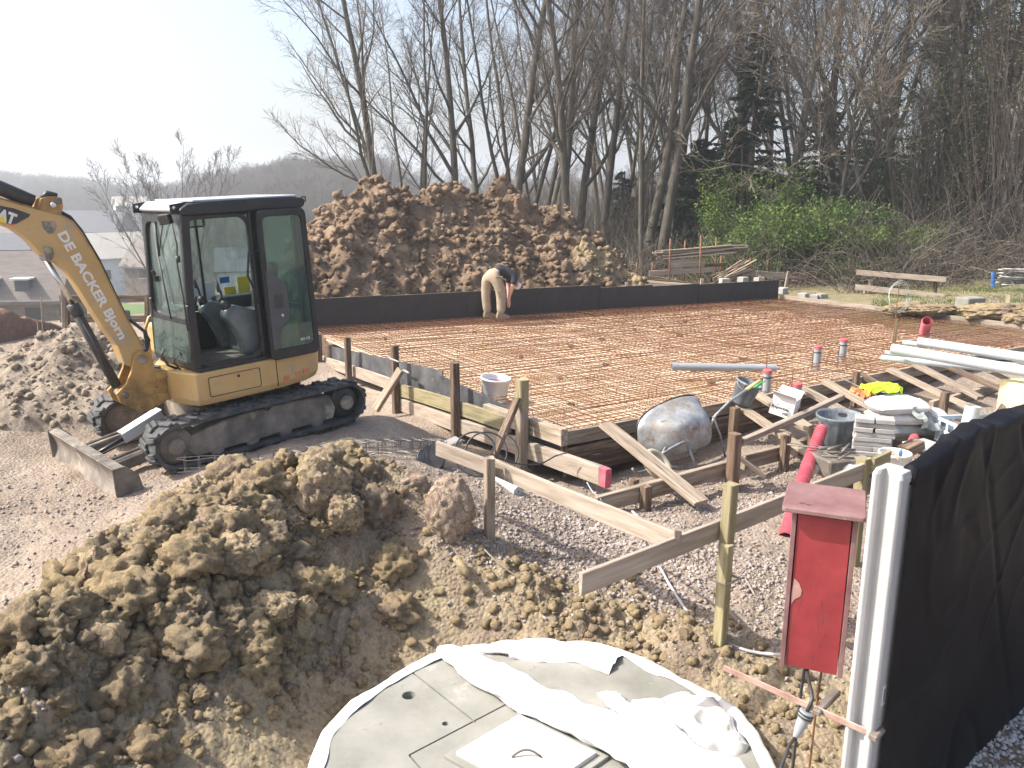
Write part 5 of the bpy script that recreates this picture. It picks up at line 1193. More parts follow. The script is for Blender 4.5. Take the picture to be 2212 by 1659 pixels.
# pillows
def pillow(name, c, dims, rz, mat, label, cat, seed=0, sag=.2, tilt=0, group=None):
    bm = bmesh.new(); bmesh.ops.create_grid(bm, x_segments=36, y_segments=26, size=1); me = bpy.data.meshes.new(name); bm.verts.ensure_lookup_table()
    top = [v.co.copy() for v in bm.verts]; F_ = [[v.index for v in f.verts] for f in bm.faces]; bm.free(); N = len(top); vs = []
    for sgn in (1, -1):
        for q in top:
            ex = (1 - abs(q.x) ** 3.2) * (1 - abs(q.y) ** 3.2); ex = max(ex, 0) ** .45
            pinch = 1 - .05 * (q.y * q.y) * (1 if abs(q.x) > .5 else .3)
            nz_ = noise.fractal(Vector((q.x * 2.2 + seed, q.y * 2.2, sgn)), 1, 2, 4)
            vs.append((q.x * dims[0] / 2 * pinch, q.y * dims[1] / 2 * (1 - .05 * q.x * q.x), sgn * dims[2] / 2 * ex * (1 + .22 * nz_) - sag * dims[2] * .2 * q.x * q.x + .006 * nz_))
    fs = F_ + [[i + N for i in f][::-1] for f in F_]; me.from_pydata(vs, [], fs); me.update()
    o = newobj(name, me, M[mat], M=T(c) @ Matrix.Rotation(rz, 4, 'Z') @ Matrix.Rotation(tilt, 4, 'Y'), smooth=True)
    return tag(o, label, cat, group)
bc_ = PZ(1935, 960, .3); bc_ = Vector((bc_.x + .08, bc_.y + .25, .3))
pillow('cement_sack', bc_ + Vector((0, 0, .42)), (.66, .46, .19), .12, 'bag', 'plump white cement sack lying on top of the pile, under the yellow vest', 'sack', 1)
pillow('cement_sack', bc_ + Vector((.02, .02, .27)), (.64, .44, .16), .0, 'bag', 'second cement sack of the pile, directly below the plump one', 'sack', 2)
pillow('cement_sack', bc_ + Vector((-.03, 0, .13)), (.64, .46, .17), .2, 'film', 'lowest grey wrapped sack of the pile behind the block stack', 'sack', 3)
pillow('cement_sack', bc_ + Vector((.50, .30, .22)), (.5, .4, .16), -.2, 'bag', 'cement sack lying to the right behind the pile', 'sack', 4)
pillow('cement_sack', bc_ + Vector((.48, .22, .08)), (.55, .42, .15), .3, 'film', 'grey wrapped sack under the right hand cement sack', 'sack', 5)
pillow('sand_bag', PZ(1810, 1020, .28) + Vector((0, 0, .06)), (.5, .42, .22), -.5, 'dirty_cloth', 'open white builders bag of rubble behind the end of the batter board', 'sack', 6)
# plastic film crumpled
def crumple(name, c, dims, rz, mat, label, cat, amp=.05, seed=0, parent=None, soft=0, res=60, tilt=(0, 0)):
    xs = np.linspace(-1, 1, res); X, Y = np.meshgrid(xs, xs, indexing='ij'); ed = (X ** 4 + Y ** 4)
    Z = amp * ((1 - np.abs(fbm(X * 1.1 + seed, Y * 1.5, 2, seed)) * 1.8) + .16 * perlin(X * 4, Y * 4, seed + 3)) - amp * .9 * np.clip(ed - .6, 0, 1)
    jx = .10 * fbm(X * 1.2, Y * 1.2, 2, seed + 8); jy = .10 * fbm(X * 1.2, Y * 1.2, 2, seed + 12)
    R_ = 1 - .16 * (X * X * Y * Y); V = np.stack([(X * R_ + jx) * dims[0] / 2, (Y * R_ + jy) * dims[1] / 2, Z], -1).reshape(-1, 3)
    i = (np.arange(res - 1)[:, None] * res + np.arange(res - 1)[None]).ravel(); me = mesh_np(name, V, np.stack([i, i + res, i + res + 1, i + 1], 1))
    o = newobj(name, me, M[mat], parent, T(c) @ Matrix.Rotation(rz, 4, 'Z') @ Matrix.Rotation(tilt[0], 4, 'X') @ Matrix.Rotation(tilt[1], 4, 'Y'), smooth=True)
    return tag(o, label, cat) if label else o
crumple('plastic_film', bc_ + Vector((.27, -.1, .3)), (.5, .55), .3, 'film', 'grey green plastic film hanging off the cement sacks', 'plastic sheet', .07, 3, tilt=(.5, .5), soft=1)
crumple('safety_vest', bc_ + Vector((-.12, .20, .55)), (.48, .26), .05, 'hivis', 'fluorescent yellow safety vest thrown on the cement sacks', 'vest', .075, 5, soft=1)
crumple('orange_vest', bc_ + Vector((-.33, .22, .50)), (.25, .26), .4, 'orange', 'orange garment partly under the yellow vest at the left', 'garment', .06, 9, soft=1)
big_lump('orange_bundle', 1990, 884, .62, (.12, .10, .06), 33, M['orange'], 'orange and red cloth bundle at the right end of the cement sacks', sub=3, rough=.12, cat='garment')
for (X, Y, z_, s_, lb) in ((1905, 836, .62, (.22, .14, .1), 'grey concrete block on a raking brace behind the yellow vest'), (1922, 842, .55, (.2, .16, .08), 'lower grey concrete block under the brace behind the vest'), (2015, 972, .45, (.38, .3, .05), 'flat grey paving slab to the right of the film wrapped sacks'), (1995, 962, .38, (.34, .3, .05), 'paving slab lying under the other flat slab')):
    b = MB(); b.box((0, 0, 0), s_); tag(b.build('paving_slab', M['concrete_grey'], M=T(PZ(X, Y, z_)) @ Matrix.Rotation(rnd.uniform(-.4, .4), 4, 'Z'), bev=.006), lb, 'paving slab')
plank('wood_offcut', PZ(1952, 975, .5), PZ(1985, 958, .56), .15, .1, M['wood_dark'], label='chunky dark wood offcut by the black tarpaulin edge', cat='wood block')
plank('loose_batten', PZ(1900, 960, .5), PZ(1946, 992, .55), .04, .03, M['wood_pale'], label='pale batten lying on the white bucket lid', cat='plank')
b = MB(); q = PZ(1945, 985, .5); b.lathe([(.001, 0), (.02, 0), (.02, .05), (.008, .065), (.008, .075), (.001, .075)], 14, T(q)); tag(b.build('small_bottle', M['blue'], smooth=True), 'tiny blue labelled bottle beside the wood offcut', 'bottle')
bucket('white_bucket', PZ(1930, 1010, .38), (0, 0, 1), .13, .155, .17, 'white_plastic', 'white bucket partly hidden behind the concrete post')
# heap of sticks and tools
RODL = ['dusty thin steel rod crossing the red ribbed pipe, longest of the heap', 'long dusty steel rod running from the red pipe to the block stack', 'straight steel rod at the top of the tool heap by the block stack', 'stubby thick tool handle at the left end of the tool heap', 'short tool handle slanting across the top of the tool heap', 'rod sloping down left of the V shape in the tool heap', 'rod rising right of the V shape in the tool heap', 'rod lying along the front edge of the dark crate', 'short upright rod between tub and block stack']
sticks = ((1706, 957, 1752, 965, .010), (1700, 960, 1850, 978, .010), (1768, 966, 1848, 972, .014), (1770, 969, 1800, 967, .02), (1790, 971, 1818, 963, .02), (1780, 978, 1812, 992, .014), (1812, 992, 1840, 975, .012), (1775, 985, 1845, 990, .013), (1835, 960, 1820, 975, .016))
for k, (x0, y0, x1, y1, r_) in enumerate(sticks):
    b = MB(); b.tube([PZ(x0, y0, .52 + .012 * k), PZ(x1, y1, .5 + .012 * k)], r_, 7); tag(b.build('tool_rod', M['dirty_steel'], smooth=True), RODL[k], 'steel rod', 'rods heaped in front of the tub')
b = MB(); b.box((0, 0, 0), (.5, .4, .2)); tag(b.build('rubble_crate', M['dirty_steel'], M=T(PZ(1808, 1000, .38)) @ Matrix.Rotation(.3, 4, 'Z'), bev=.02), 'low dark crate carrying the rods and tools', 'crate')
# iron bars across
for k, (x0, y0, z0, x1, y1, z1) in enumerate(((1780, 797, .8, 1920, 868, .7), (2085, 925, .6, 2010, 905, .5))):
    b = MB(); b.tube([PZ(x0, y0, z0), PZ(x1, y1, z1)], .009, 6); tag(b.build('steel_rod', M['dirty_steel'], smooth=True), ('long thin steel rod reaching from the mesh over to the yellow vest', 'thin rod sloping beside the plastic crate')[k], 'steel rod')
# plastic crate with pipe piece and plank
cc = PZ(2125, 945, .45); CM = T((cc.x, cc.y + .15, .33)) @ Matrix.Rotation(.1, 4, 'Z'); ct = thing('plastic_crate', (0, 0, 0), 'pale blue slatted plastic crate behind the tarpaulin', 'crate', M=CM)
for sgn in (-1, 1):
    for k in range(5):
        b = MB(); b.box((-.36 + .18 * k, sgn * .19, .14), (.035, .012, .26)); b.build('slat', M['crate'], ct, CM)
    for zz in (.02, .14, .27):
        b = MB(); b.box((0, sgn * .192, zz), (.76, .02, .035)); b.build('rail', M['crate'], ct, CM)
for sgn in (-1, 1):
    for k in range(3):
        b = MB(); b.box((sgn * .37, -.14 + .14 * k, .14), (.012, .035, .26)); b.build('slat', M['crate'], ct, CM)
    for zz in (.02, .14, .27):
        b = MB(); b.box((sgn * .372, 0, zz), (.02, .38, .035)); b.build('rail', M['crate'], ct, CM)
b = MB(); b.box((0, 0, .008), (.74, .38, .012)); b.build('base', M['crate'], ct, CM)
b = MB(); b.box((0, 0, .285), (.80, .42, .012)); 
for sgn in (-1, 1): b2 = MB(); b2.box((0, sgn * .2, .285), (.8, .04, .016)); b2.build('lip', M['crate'], ct, CM)
pq = PZ(2095, 905, .55); pipe_run('grey_pipe_piece', [Vector((cc.x - .12, cc.y + .15, .4)), Vector((cc.x - .07, cc.y + .16, .78))], .085, 'pvc_light', 'wide grey pipe piece standing in the blue crate', wall=.005)
plank('loose_plank', Vector((cc.x - .12, cc.y - .08, .42)), Vector((cc.x + .12, cc.y - .1, .86)), .09, .022, M['wood_pale'], up=(0, -1, .2), label='clean pale board end leaning in the blue crate', cat='plank')
# bundle of pipes on the foam block
def pd2(X, Y, d): return PD(X, Y, d)
for k, (X0, Y0, d0, X1, Y1, d1, r_, lb) in enumerate(((1927, 753, 9.6, 2330, 822, 8.3, .062, 'thick light grey pipe, front one of the bundle at the right'), (1984, 738, 10.0, 2330, 790, 8.8, .058, 'thick light grey pipe, upper rear one of the bundle'), (1903, 773, 9.8, 2300, 812, 8.9, .038, 'thinner light grey pipe lowest in the bundle, tip furthest left'), (1950, 740, 10.2, 2300, 776, 9.2, .035, 'thinner light grey pipe between the two thick ones'), (1912, 762, 9.9, 2300, 800, 9.0, .030, 'thin light grey pipe just above the lowest one'))):
    pipe_run('drain_pipe', [PD(X0, Y0, d0), PD(X1, Y1, d1)], r_, 'pvc_light', lb, group='light grey pipes bundled at the right')
fb0 = PD(2215, 860, 8.7); FM = T((fb0.x + .05, fb0.y + .05, .5)); b = MB(); b.box((0, 0, .30), (.42, .40, .66)); tag(b.build('foam_block', M['foam'], M=FM @ Matrix.Rotation(.15, 4, 'Z'), bev=.03, seg=3), 'pale yellow block of insulation foam supporting the pipes', 'foam block')

# wire cages
wcg = thing('wire_cage', tuple(PZ(560, 1040, .6)), 'bundle of rusty bent steel stirrup cages lying across behind the near heap', 'wire cage')
def cage(path, w_, h_, n_long, mat, step, jit=.015, sub=4):
    P = [Vector(p) for p in path]
    D = (P[-1] - P[0]); side = Vector((-D.y, D.x, 0)).normalized()
    def at(t):
        t = max(0, min(.9999, t)) * (len(P) - 1); i = int(t); return lerp(P[i], P[i + 1], t - i)
    for k in range(n_long):
        a = 2 * math.pi * (k + .5) / n_long; oy = (w_ / 2) * max(-1, min(1, 1.4 * math.cos(a))); oz = h_ / 2 + (h_ / 2) * max(-1, min(1, 1.4 * math.sin(a)))
        b = MB(); b.tube([at(i / 14) + side * (oy + rnd.uniform(-jit, jit)) + Vector((0, 0, oz + rnd.uniform(-jit, jit))) for i in range(15)], .0035, 4); b.build('long_wire', M[mat], wcg)
    Ltot = sum((P[i + 1] - P[i]).length for i in range(len(P) - 1)); m = int(Ltot / step)
    for i in range(m):
        for s in range(sub):
            c = at((i + .5) / m + s * .006 + rnd.uniform(-.002, .002)); b = MB(); w2 = w_ / 2 + rnd.uniform(-.01, .01); tl = rnd.uniform(-.02, .02)
            b.tube([c + side * w2, c + side * w2 + Vector((tl, 0, h_)), c - side * w2 + Vector((tl, 0, h_)), c - side * w2, c + side * w2], .003, 4); b.build('stirrup', M[mat], wcg)
cage([PZ(465, 1085, .72), PZ(560, 1040, .78), PZ(660, 1000, .76), PZ(780, 980, .68), PZ(900, 975, .58), PZ(955, 975, .52)], .16, .13, 10, 'rust_grey', .14, .02, 3)
cage([PZ(385, 1015, .55), PZ(500, 1012, .6), PZ(620, 1000, .62), PZ(760, 985, .56)], .10, .12, 4, 'rust_grey', .16, .012, 1)
for k in range(14):
    b = MB(); e = PZ(470, 1068, .85) + Vector((rnd.uniform(-.03, .03), rnd.uniform(-.05, .05), rnd.uniform(-.03, .06)))
    m_ = e + Vector((-.16 + rnd.uniform(-.06, .03), rnd.uniform(-.12, .0), rnd.uniform(-.05, .02)))
    b.tube([PZ(600, 1030, .88) + Vector((0, rnd.uniform(-.05, .05), rnd.uniform(-.03, .03))), e, m_], .0035, 4); b.build('loose_wire', M['rust'], wcg)

# cables, black drum base and debris by the left wall
b = MB(); Mx = orient(PZ(930, 992, .52), (.15, -.75, .62)); b.lathe([(.001, .03), (.14, .03), (.15, .0), (.15, -.06), (.13, -.10), (.001, -.10)], 26, Mx, open_=True); tag(b.build('black_pail', M['cable'], smooth=False, bev=.004), 'black round pail bottom lying under the batter board by the wire cages', 'bucket')
b = MB(); b.box((0, 0, 0), (.22, .16, .05)); tag(b.build('paving_slab', M['concrete_grey'], M=T(PZ(973, 958, .62)) @ Matrix.Rotation(.5, 4, 'Z') @ Matrix.Rotation(-.25, 4, 'Y'), bev=.01), 'small grey slab tilted on the cables by the left wall', 'paving slab')
def cable(name, pts, r, mat, label, cat='cable', sub=5):
    P = [Vector(p) for p in pts]; Q = []
    for i in range(len(P) - 1):
        a = P[max(i - 1, 0)]; b_ = P[i]; c = P[i + 1]; d_ = P[min(i + 2, len(P) - 1)]
        for k in range(sub):
            t = k / sub; Q.append(.5 * ((2 * b_) + (c - a) * t + (2 * a - 5 * b_ + 4 * c - d_) * t * t + (3 * b_ - a - 3 * c + d_) * t ** 3))
    Q.append(P[-1]); b = MB(); b.tube(Q, r, 7); return tag(b.build(name, M[mat], smooth=True), label, cat)
loopP = PZ(1020, 985, .55)
cable('cable_loop', [loopP + Vector((.24 * math.cos(a) + .01 * i, .12 * math.sin(a), .20 * math.sin(a) + .02)) for i, a in enumerate([k * .55 for k in range(26)])], .009, 'cable', 'loops of black cable lying by the foot of the left formwork')
cable('cable_run', [PZ(1060, 980, .7), PZ(1110, 1000, .55), PZ(1165, 1002, .5), PZ(1200, 985, .5), PZ(1225, 978, .55)], .008, 'cable', 'black cable hanging across the lower formwork board near the corner')
cable('cable_run', [PZ(1268, 1042, .3), PZ(1280, 1062, .25), PZ(1295, 1075, .36), PZ(1305, 1095, .25)], .007, 'cable_grey', 'short grey cable hooked over the end of the trench board')
cable('grey_cable', [PZ(1366, 1105, .9), PZ(1380, 1120, 1.04), PZ(1388, 1145, .9), PZ(1402, 1185, .5), PZ(1424, 1222, .28), PZ(1454, 1275, .25), PZ(1505, 1346, .24), PZ(1555, 1380, .2), PZ(1606, 1403, .2), PZ(1650, 1412, .2), PZ(1700, 1414, .25)], .011, 'cable_grey', 'light grey cable snaking from the batter boards past the stake to the red box')
cable('dry_root', [PZ(1040, 1180, .5), PZ(1075, 1215, .45), PZ(1130, 1255, .35)], .006, 'wood_pale', 'dry root strand trailing from the cracked boulder', 'root')
plank('loose_stick', PZ(1570, 1320, .3), PZ(1612, 1352, .2), .03, .02, M['wood_pale'], label='short pale stick on the ground right of the greenish stake', cat='stick')
plank('loose_stick', PZ(1608, 1248, .3), PZ(1630, 1285, .26), .012, .008, M['wood_pale'], label='thin pale splinter on the gravel left of the red box', cat='stick')
plank('loose_stick', PZ(1360, 1180, .3), PZ(1420, 1196, .26), .03, .02, M['wood_pale'], label='short batten under the meeting batter boards', cat='stick')
b = MB(); b.tube([PZ(985, 1205, .5), PZ(1010, 1240, .44)], .03, 8); tag(b.build('clay_stick', M['clay'], smooth=True), 'muddy round stick half buried below the cracked boulder', 'stick')

# ---------------------------------------------------------------- septic tank with its cover cloth
tk = thing('water_tank', (TANK[0], TANK[1], -.3), 'round concrete tank top with square hatch half covered by white geotextile', 'tank')
def cyl_obj(p, r, h):
    b = MB(); b.lathe([(.0005, -h), (r, -h), (r, h), (.0005, h)], 28, T(p)); me = bpy.data.meshes.new('c'); me.from_pydata(b.v, [], b.f); o = bpy.data.objects.new('c', me); COL.objects.link(o); return o
b = MB(); b.lathe([(.001, -.6), (1.22, -.6), (1.25, -.55), (1.25, .13), (1.235, .15), (.001, .15)], 96, T((TANK[0], TANK[1], 0))); lid = b.build('cover', M['concrete'], tk)
cut = [cyl_obj(PZ(883, 1502, .15), .042, .07), cyl_obj(PZ(962, 1563, .15), .02, .07)]
def groove(a, c, w=.012):
    mb = MB(); mb.beam(a, c, w, .03); me = bpy.data.meshes.new('c'); me.from_pydata(mb.v, [], mb.f); o = bpy.data.objects.new('c', me); COL.objects.link(o); return o
cut += [groove(PZ(880, 1444, .15), PZ(1028, 1561, .15)), groove(PZ(884, 1631, .15), PZ(1100, 1518, .15)), groove(PZ(884, 1631, .15), PZ(960, 1720, .15))]
for c in cut:
    m_ = lid.modifiers.new('b', 'BOOLEAN'); m_.operation = 'DIFFERENCE'; m_.object = c; m_.solver = 'EXACT'
bpy.context.view_layer.update(); me2 = bpy.data.meshes.new_from_object(lid.evaluated_get(bpy.context.evaluated_depsgraph_get())); lid.modifiers.clear(); lid.data = me2
for c in cut: bpy.data.objects.remove(c)
ha, hb, hc_ = PZ(958, 1638, .15), PZ(1120, 1543, .15), PZ(1316, 1640, .15); hd = ha + (hc_ - hb)
def quad_slab(q, z0, z1, inset, name, mat, parent, bev=.006):
    c = sum(q, Vector()) / 4; q = [c + (p - c) * (1 - inset) for p in q]; b = MB(); b.add([Vector((p.x, p.y, z0)) for p in q] + [Vector((p.x, p.y, z1)) for p in q], [(0, 1, 2, 3), (7, 6, 5, 4), (0, 4, 5, 1), (1, 5, 6, 2), (2, 6, 7, 3), (3, 7, 4, 0)]); return b.build(name, M[mat], parent, bev=bev, seg=2)
M['pale_cement'] = spk('cement_dusted_lid', [(.36, .35, .32), (.5, .49, .46), (.6, .59, .57)], 2.6, .9, .3, 70, .003, spots=[((.42, .4, .34), 5, .6)])
hf = quad_slab([ha, hb, hc_, hd], .14, .172, 0, 'hatch_frame', 'concrete', tk)
quad_slab([ha, hb, hc_, hd], .16, .196, .15, 'hatch_lid', 'pale_cement', hf)
hm = (ha + hc_) / 2; b = MB(); b.tube([Vector((hm.x - .08 + .16 * t, hm.y - .05 + .02 * math.sin(t * 3.14), .2 + .03 * math.sin(t * 3.14))) for t in [i / 8 for i in range(9)]], .006, 6); b.build('hatch_ring', M['dirty_steel'], hf, smooth=True)
# geotextile
gt = thing('geotextile_sheet', (TANK[0], TANK[1], .15), 'white geotextile sheet rolled across the tank top and draped over its rim', 'cloth')
def cloth_strip(name, a0, a1, na, rings, mat, seed, amp=.012):
    nr = len(rings); A = np.radians(np.linspace(a0, a1, na)); V = []
    for i, a in enumerate(A):
        for (r, z) in rings:
            w = 1 + .012 * math.sin(a * 9 + seed) ; n_ = noise.fractal(Vector((math.cos(a) * 4 + seed, math.sin(a) * 4, z * 5 + r * 3)), 1, 2, 4)
            ed = .05 * noise.noise(Vector((a * 5, seed, 0))) if (r, z) == rings[0] else 0
            V.append((TANK[0] + (r * w + ed + n_ * amp * .7) * math.cos(a), TANK[1] + (r * w + ed + n_ * amp * .7) * math.sin(a), z + n_ * amp))
    i = (np.arange(na - 1)[:, None] * nr + np.arange(nr - 1)[None]).ravel(); me = mesh_np(name, np.array(V), np.stack([i, i + nr, i + nr + 1, i + 1], 1))
    return newobj(name, me, M[mat], gt, smooth=True)
prof = [(1.10, .158), (1.15, .172), (1.19, .168), (1.23, .17), (1.262, .165), (1.275, .14), (1.28, .08), (1.29, 0), (1.32, -.08), (1.38, -.14)]
cloth_strip('draped_edge', 100, 205, 160, [(1.19, .158)] + prof[3:], 'white_cloth', 1)
cloth_strip('draped_edge', -40, 104, 190, [(1.18, .16)] + prof[3:], 'dirty_cloth', 4, .018)
cloth_strip('folded_band', 62, 100, 60, [(1.02, .156), (1.06, .19), (1.10, .175), (1.14, .2), (1.2, .18), (1.25, .17)], 'white_cloth', 7, .022)
def rollcloth(name, pix, rad, mat, seed, flat=.6, amp=.3, n=26, zz=.15, seg=8):
    P = [PZ(X, Y, zz) + Vector((0, 0, r * flat)) for (X, Y), r in zip(pix, rad)]; V = []; m = (len(P) - 1) * seg + 1
    for i in range(m):
        t = i / seg; k = min(int(t), len(P) - 2); f = t - k; c = lerp(P[k], P[k + 1], f); r = rad[k] + (rad[k + 1] - rad[k]) * f; d_ = (P[k + 1] - P[k]); d_.z = 0; d_.normalize(); s = Vector((-d_.y, d_.x, 0))
        r *= min(1, (i + .6) / 3.)
        for j in range(n):
            a = 2 * math.pi * j / n; v = s * math.cos(a) + Vector((0, 0, flat * math.sin(a))); q = c + v * r
            nz_ = noise.fractal(Vector((q.x * 5 + seed, q.y * 5, math.sin(a) * 1.5)), 1, 2, 5) * amp * r + .05 * r * math.sin(a * 5 + t * 3)
            q = q + v * nz_; q.z = max(q.z, zz - .01); V.append(q)
    b = MB(); b.add(V, [(i * n + j, i * n + (j + 1) % n, (i + 1) * n + (j + 1) % n, (i + 1) * n + j) for i in range(m - 1) for j in range(n)] + [tuple(range(n - 1, -1, -1))]); return b.build(name, M[mat], gt, smooth=True)
rollcloth('cloth_roll', [(948, 1405), (990, 1432), (1060, 1478), (1150, 1530), (1270, 1585), (1390, 1640), (1520, 1720), (1650, 1800)], [.055, .085, .12, .13, .125, .15, .2, .2], 'white_cloth', 3, .5, .3)
rollcloth('cloth_fold', [(1000, 1400), (1100, 1410), (1200, 1408), (1300, 1412)], [.03, .05, .045, .02], 'white_cloth', 9, .45, .5)
rollcloth('cloth_fold', [(1290, 1500), (1330, 1520), (1370, 1560), (1440, 1600), (1520, 1680)], [.02, .06, .07, .08, .1], 'white_cloth', 12, .5, .7)
c_ = crumple('crumpled_cloth', PZ(1470, 1575, .17), (.66, .62), .3, 'dirty_cloth', None, None, .045, 21, parent=gt, res=90)

# ---------------------------------------------------------------- fence post, tarpaulin, red box, clamp
uf = Vector((1.12, .93, 0)).normalized(); vf = Vector((uf.y, -uf.x, 0))   # along the fence, towards the gravel
pc = PZ(1932, 1014, 2.02); pc.z = 0
PM = T(pc) @ Matrix((uf, vf, Vector((0, 0, 1)))).transposed().to_4x4() @ Matrix.Rotation(.0, 4, 'Z')
po = thing('concrete_post', (0, 0, 0), 'tall white precast concrete fence post with a groove, at the left end of the tarpaulin', 'fence post', M=PM)
sec = [(-.065, -.058), (-.055, -.066), (.06, -.066), (.066, -.06), (.066, .06), (.06, .066), (-.055, .066), (-.066, .056), (-.066, .04), (-.052, .022), (-.022, .02), (-.022, -.028), (-.052, -.03), (-.066, -.045)]
b = MB(); n = len(sec); vs = [(x, y, -.6) for x, y in sec] + [(x, y, 2.0) for x, y in sec] + [(x * .82, y * .86, 2.025) for x, y in sec]
b.add(vs, [tuple(range(n - 1, -1, -1)), tuple(range(2 * n, 3 * n))] + [(k * n + i, k * n + (i + 1) % n, (k + 1) * n + (i + 1) % n, (k + 1) * n + i) for k in range(2) for i in range(n)])
b.build('shaft', M['concrete_post'], po, PM, bev=.004, seg=2)
lp_ = LXp = None
b = MB(); b.box((-.0, .0668, .98), (.034, .001, .10)); sk = b.build('price_sticker', M['card'], po, PM)
for k in range(9): b = MB(); b.box((-.0, .0678, .945 + .008 * k), (.016, .0008, .0028 + .002 * (k % 2))); b.build('sticker_line', M['ink'], sk, PM)
# tarpaulin: up the front, over the top, down the back
tops = [(1978, 1012), (2015, 992), (2050, 968), (2090, 942), (2120, 926), (2150, 916), (2180, 908), (2212, 893), (2280, 875)]
P0 = pc + vf * .085; tu = []; tz_ = []
for X, Y in tops:
    q = VPL(X, Y, P0, P0 + uf); tu.append((q - P0).dot(uf)); tz_.append(q.z)
tu = [.02] + tu + [3.6]; tz_ = [1.98] + tz_ + [tz_[-1]]
nu_, ns_ = 220, 130; V = []
for i in range(nu_):
    uu = .0 + 3.5 * i / (nu_ - 1); zt = float(np.interp(uu, tu, tz_)) - .012; tk_ = .06 + .06 * min(uu, 1)
    for j in range(ns_):
        s = j / (ns_ - 1)
        if s < .72: z = -.08 + (zt + .08) * (s / .72); v = .0
        elif s < .82: a = (s - .72) / .10; z = zt + .012 * math.sin(a * math.pi); v = -tk_ * a
        else: a = (s - .82) / .18; z = zt - .5 * a; v = -tk_
        fz = noise.fractal(Vector((uu * .8, z * .8, 3.1)), 1, 2, 3); f2 = noise.fractal(Vector((uu * 3 + z * 2, z * 1.6, 7)), 1, 2, 4) + (1.6 * max(0, .12 - abs(noise.noise(Vector((uu * 2.2 - z * 1.4, z * 2.1 + uu, 5))))) / .12 if s > .3 else 0)
        rid = abs(noise.noise(Vector((uu * 1.7 + z * .9, z * .6 - uu * .3, 11)))) 
        amp = min(1, uu * 3); v += amp * (.02 * fz + .004 * f2 - .010 * max(0, .10 - rid) / .10) * (1 if s < .7 else .35)
        p = P0 + uf * uu + vf * v; V.append((p.x, p.y, z + amp * (.012 * f2 if s > .66 else 0)))
i = (np.arange(nu_ - 1)[:, None] * ns_ + np.arange(ns_ - 1)[None]).ravel(); me = mesh_np('tarpaulin', np.array(V), np.stack([i, i + ns_, i + ns_ + 1, i + 1], 1))
m, nt, b_ = NT('black_woven_tarpaulin'); tc = nt.nodes.new('ShaderNodeTexCoord')
nz1 = nd(nt, 'ShaderNodeTexNoise', {'Vector': tc.outputs['Object'], 'Scale': 1.6, 'Detail': 8.0, 'Roughness': .65, 'Distortion': 1.2})
c1 = ramp(nt, nz1.outputs[0], [(.42, (.004, .004, .006)), (.58, (.008, .0075, .010)), (.70, (.032, .027, .022))]); nt.links.new(c1, b_.inputs['Base Color'])
b_.inputs['Roughness'].default_value = .5; b_.inputs['Specular IOR Level'].default_value = .16
w1 = nd(nt, 'ShaderNodeTexWave', {'Vector': tc.outputs['Object'], 'Scale': 60.0}, bands_direction='Z'); w2 = nd(nt, 'ShaderNodeTexWave', {'Vector': tc.outputs['Object'], 'Scale': 60.0}, bands_direction='X')
aw = nd(nt, 'ShaderNodeMath', {0: w1.outputs['Fac'], 1: w2.outputs['Fac']}, operation='ADD'); bp = nd(nt, 'ShaderNodeBump', {'Height': aw.outputs[0], 'Strength': .15, 'Distance': .002}); nt.links.new(bp.outputs[0], b_.inputs['Normal'])
tag(newobj('tarpaulin', me, m, smooth=True), 'black woven tarpaulin draped over the garden fence at the right', 'tarpaulin')
fp = thing('garden_fence', tuple(P0 + uf * 1.8), 'concrete panel fence hidden under the black tarpaulin', 'fence')
for k in range(4):
    for r_ in range(2):
        a = pc + uf * (.07 + 1.75 * r_) + Vector((0, 0, .25 + .45 * k)); plank('panel', a, a + uf * 1.7, .035, .42, M['concrete_grey'], parent=fp)
q = pc + uf * 1.82; plank('post', Vector((q.x, q.y, -.2)), Vector((q.x, q.y, 2.0)), .08, .08, M['wood_green'], up=uf, parent=fp)

# red box
F0, F1 = PZ(1712, 1096, 1.70), PZ(1856, 1116, 1.70); dx_ = (F1 - F0).normalized(); dyb = Vector((-dx_.y, dx_.x, 0)); 
RM = T(F0) @ Matrix((dx_, dyb, Vector((0, 0, 1)))).transposed().to_4x4(); w_ = (F1 - F0).length + .0
rbx = thing('red_box', (0, 0, 0), 'tall red painted plywood meter box with a faded lid in front of the white post', 'meter box', M=RM)
zb = VPL(1712, 1440, F0, F1).z - 1.70; hb_ = zb
b = MB(); b.box((w_ / 2, .012, hb_ / 2 - .015), (w_ - .055, .018, -hb_ - .03)); b.build('front_panel', M['red_box'], rbx, RM, bev=.002)
for x in (.012, w_ - .012):
    b = MB(); b.box((x, .12, hb_ / 2 - .01), (.022, .25, -hb_ - .005)); b.build('side_panel', M['box_lid'], rbx, RM, bev=.002)
b = MB(); b.box((w_ / 2, .24, hb_ / 2), (w_ - .05, .015, -hb_ - .02)); b.build('back_panel', M['box_lid'], rbx, RM)
b = MB(); b.prism(rrect(-.045, w_ + .03, -.055, .34, .02, 4), -.012, .012); b.v = [(x, z, y + .004) for x, y, z in b.v]; b.f = [f[::-1] for f in b.f]; b.build('lid', M['box_lid'], rbx, RM, bev=.004)
for k in range(16):
    x = rnd.uniform(.04, w_ - .05); z = rnd.uniform(-.75, -.1); l = rnd.uniform(.01, .07); q = MB(); q.beam((x, .0025, z), (x + rnd.uniform(-.015, .015), .0025, z - l), rnd.uniform(.001, .003), .001); q.build('scratch', M['box_lid'], rbx, RM)
b = MB()
for (x, y) in ((.04, .03), (.07, .02)): b.box((x, y, .0165), (.022, .008, .002))
b.build('lid_mark', M['ink'], rbx, RM)
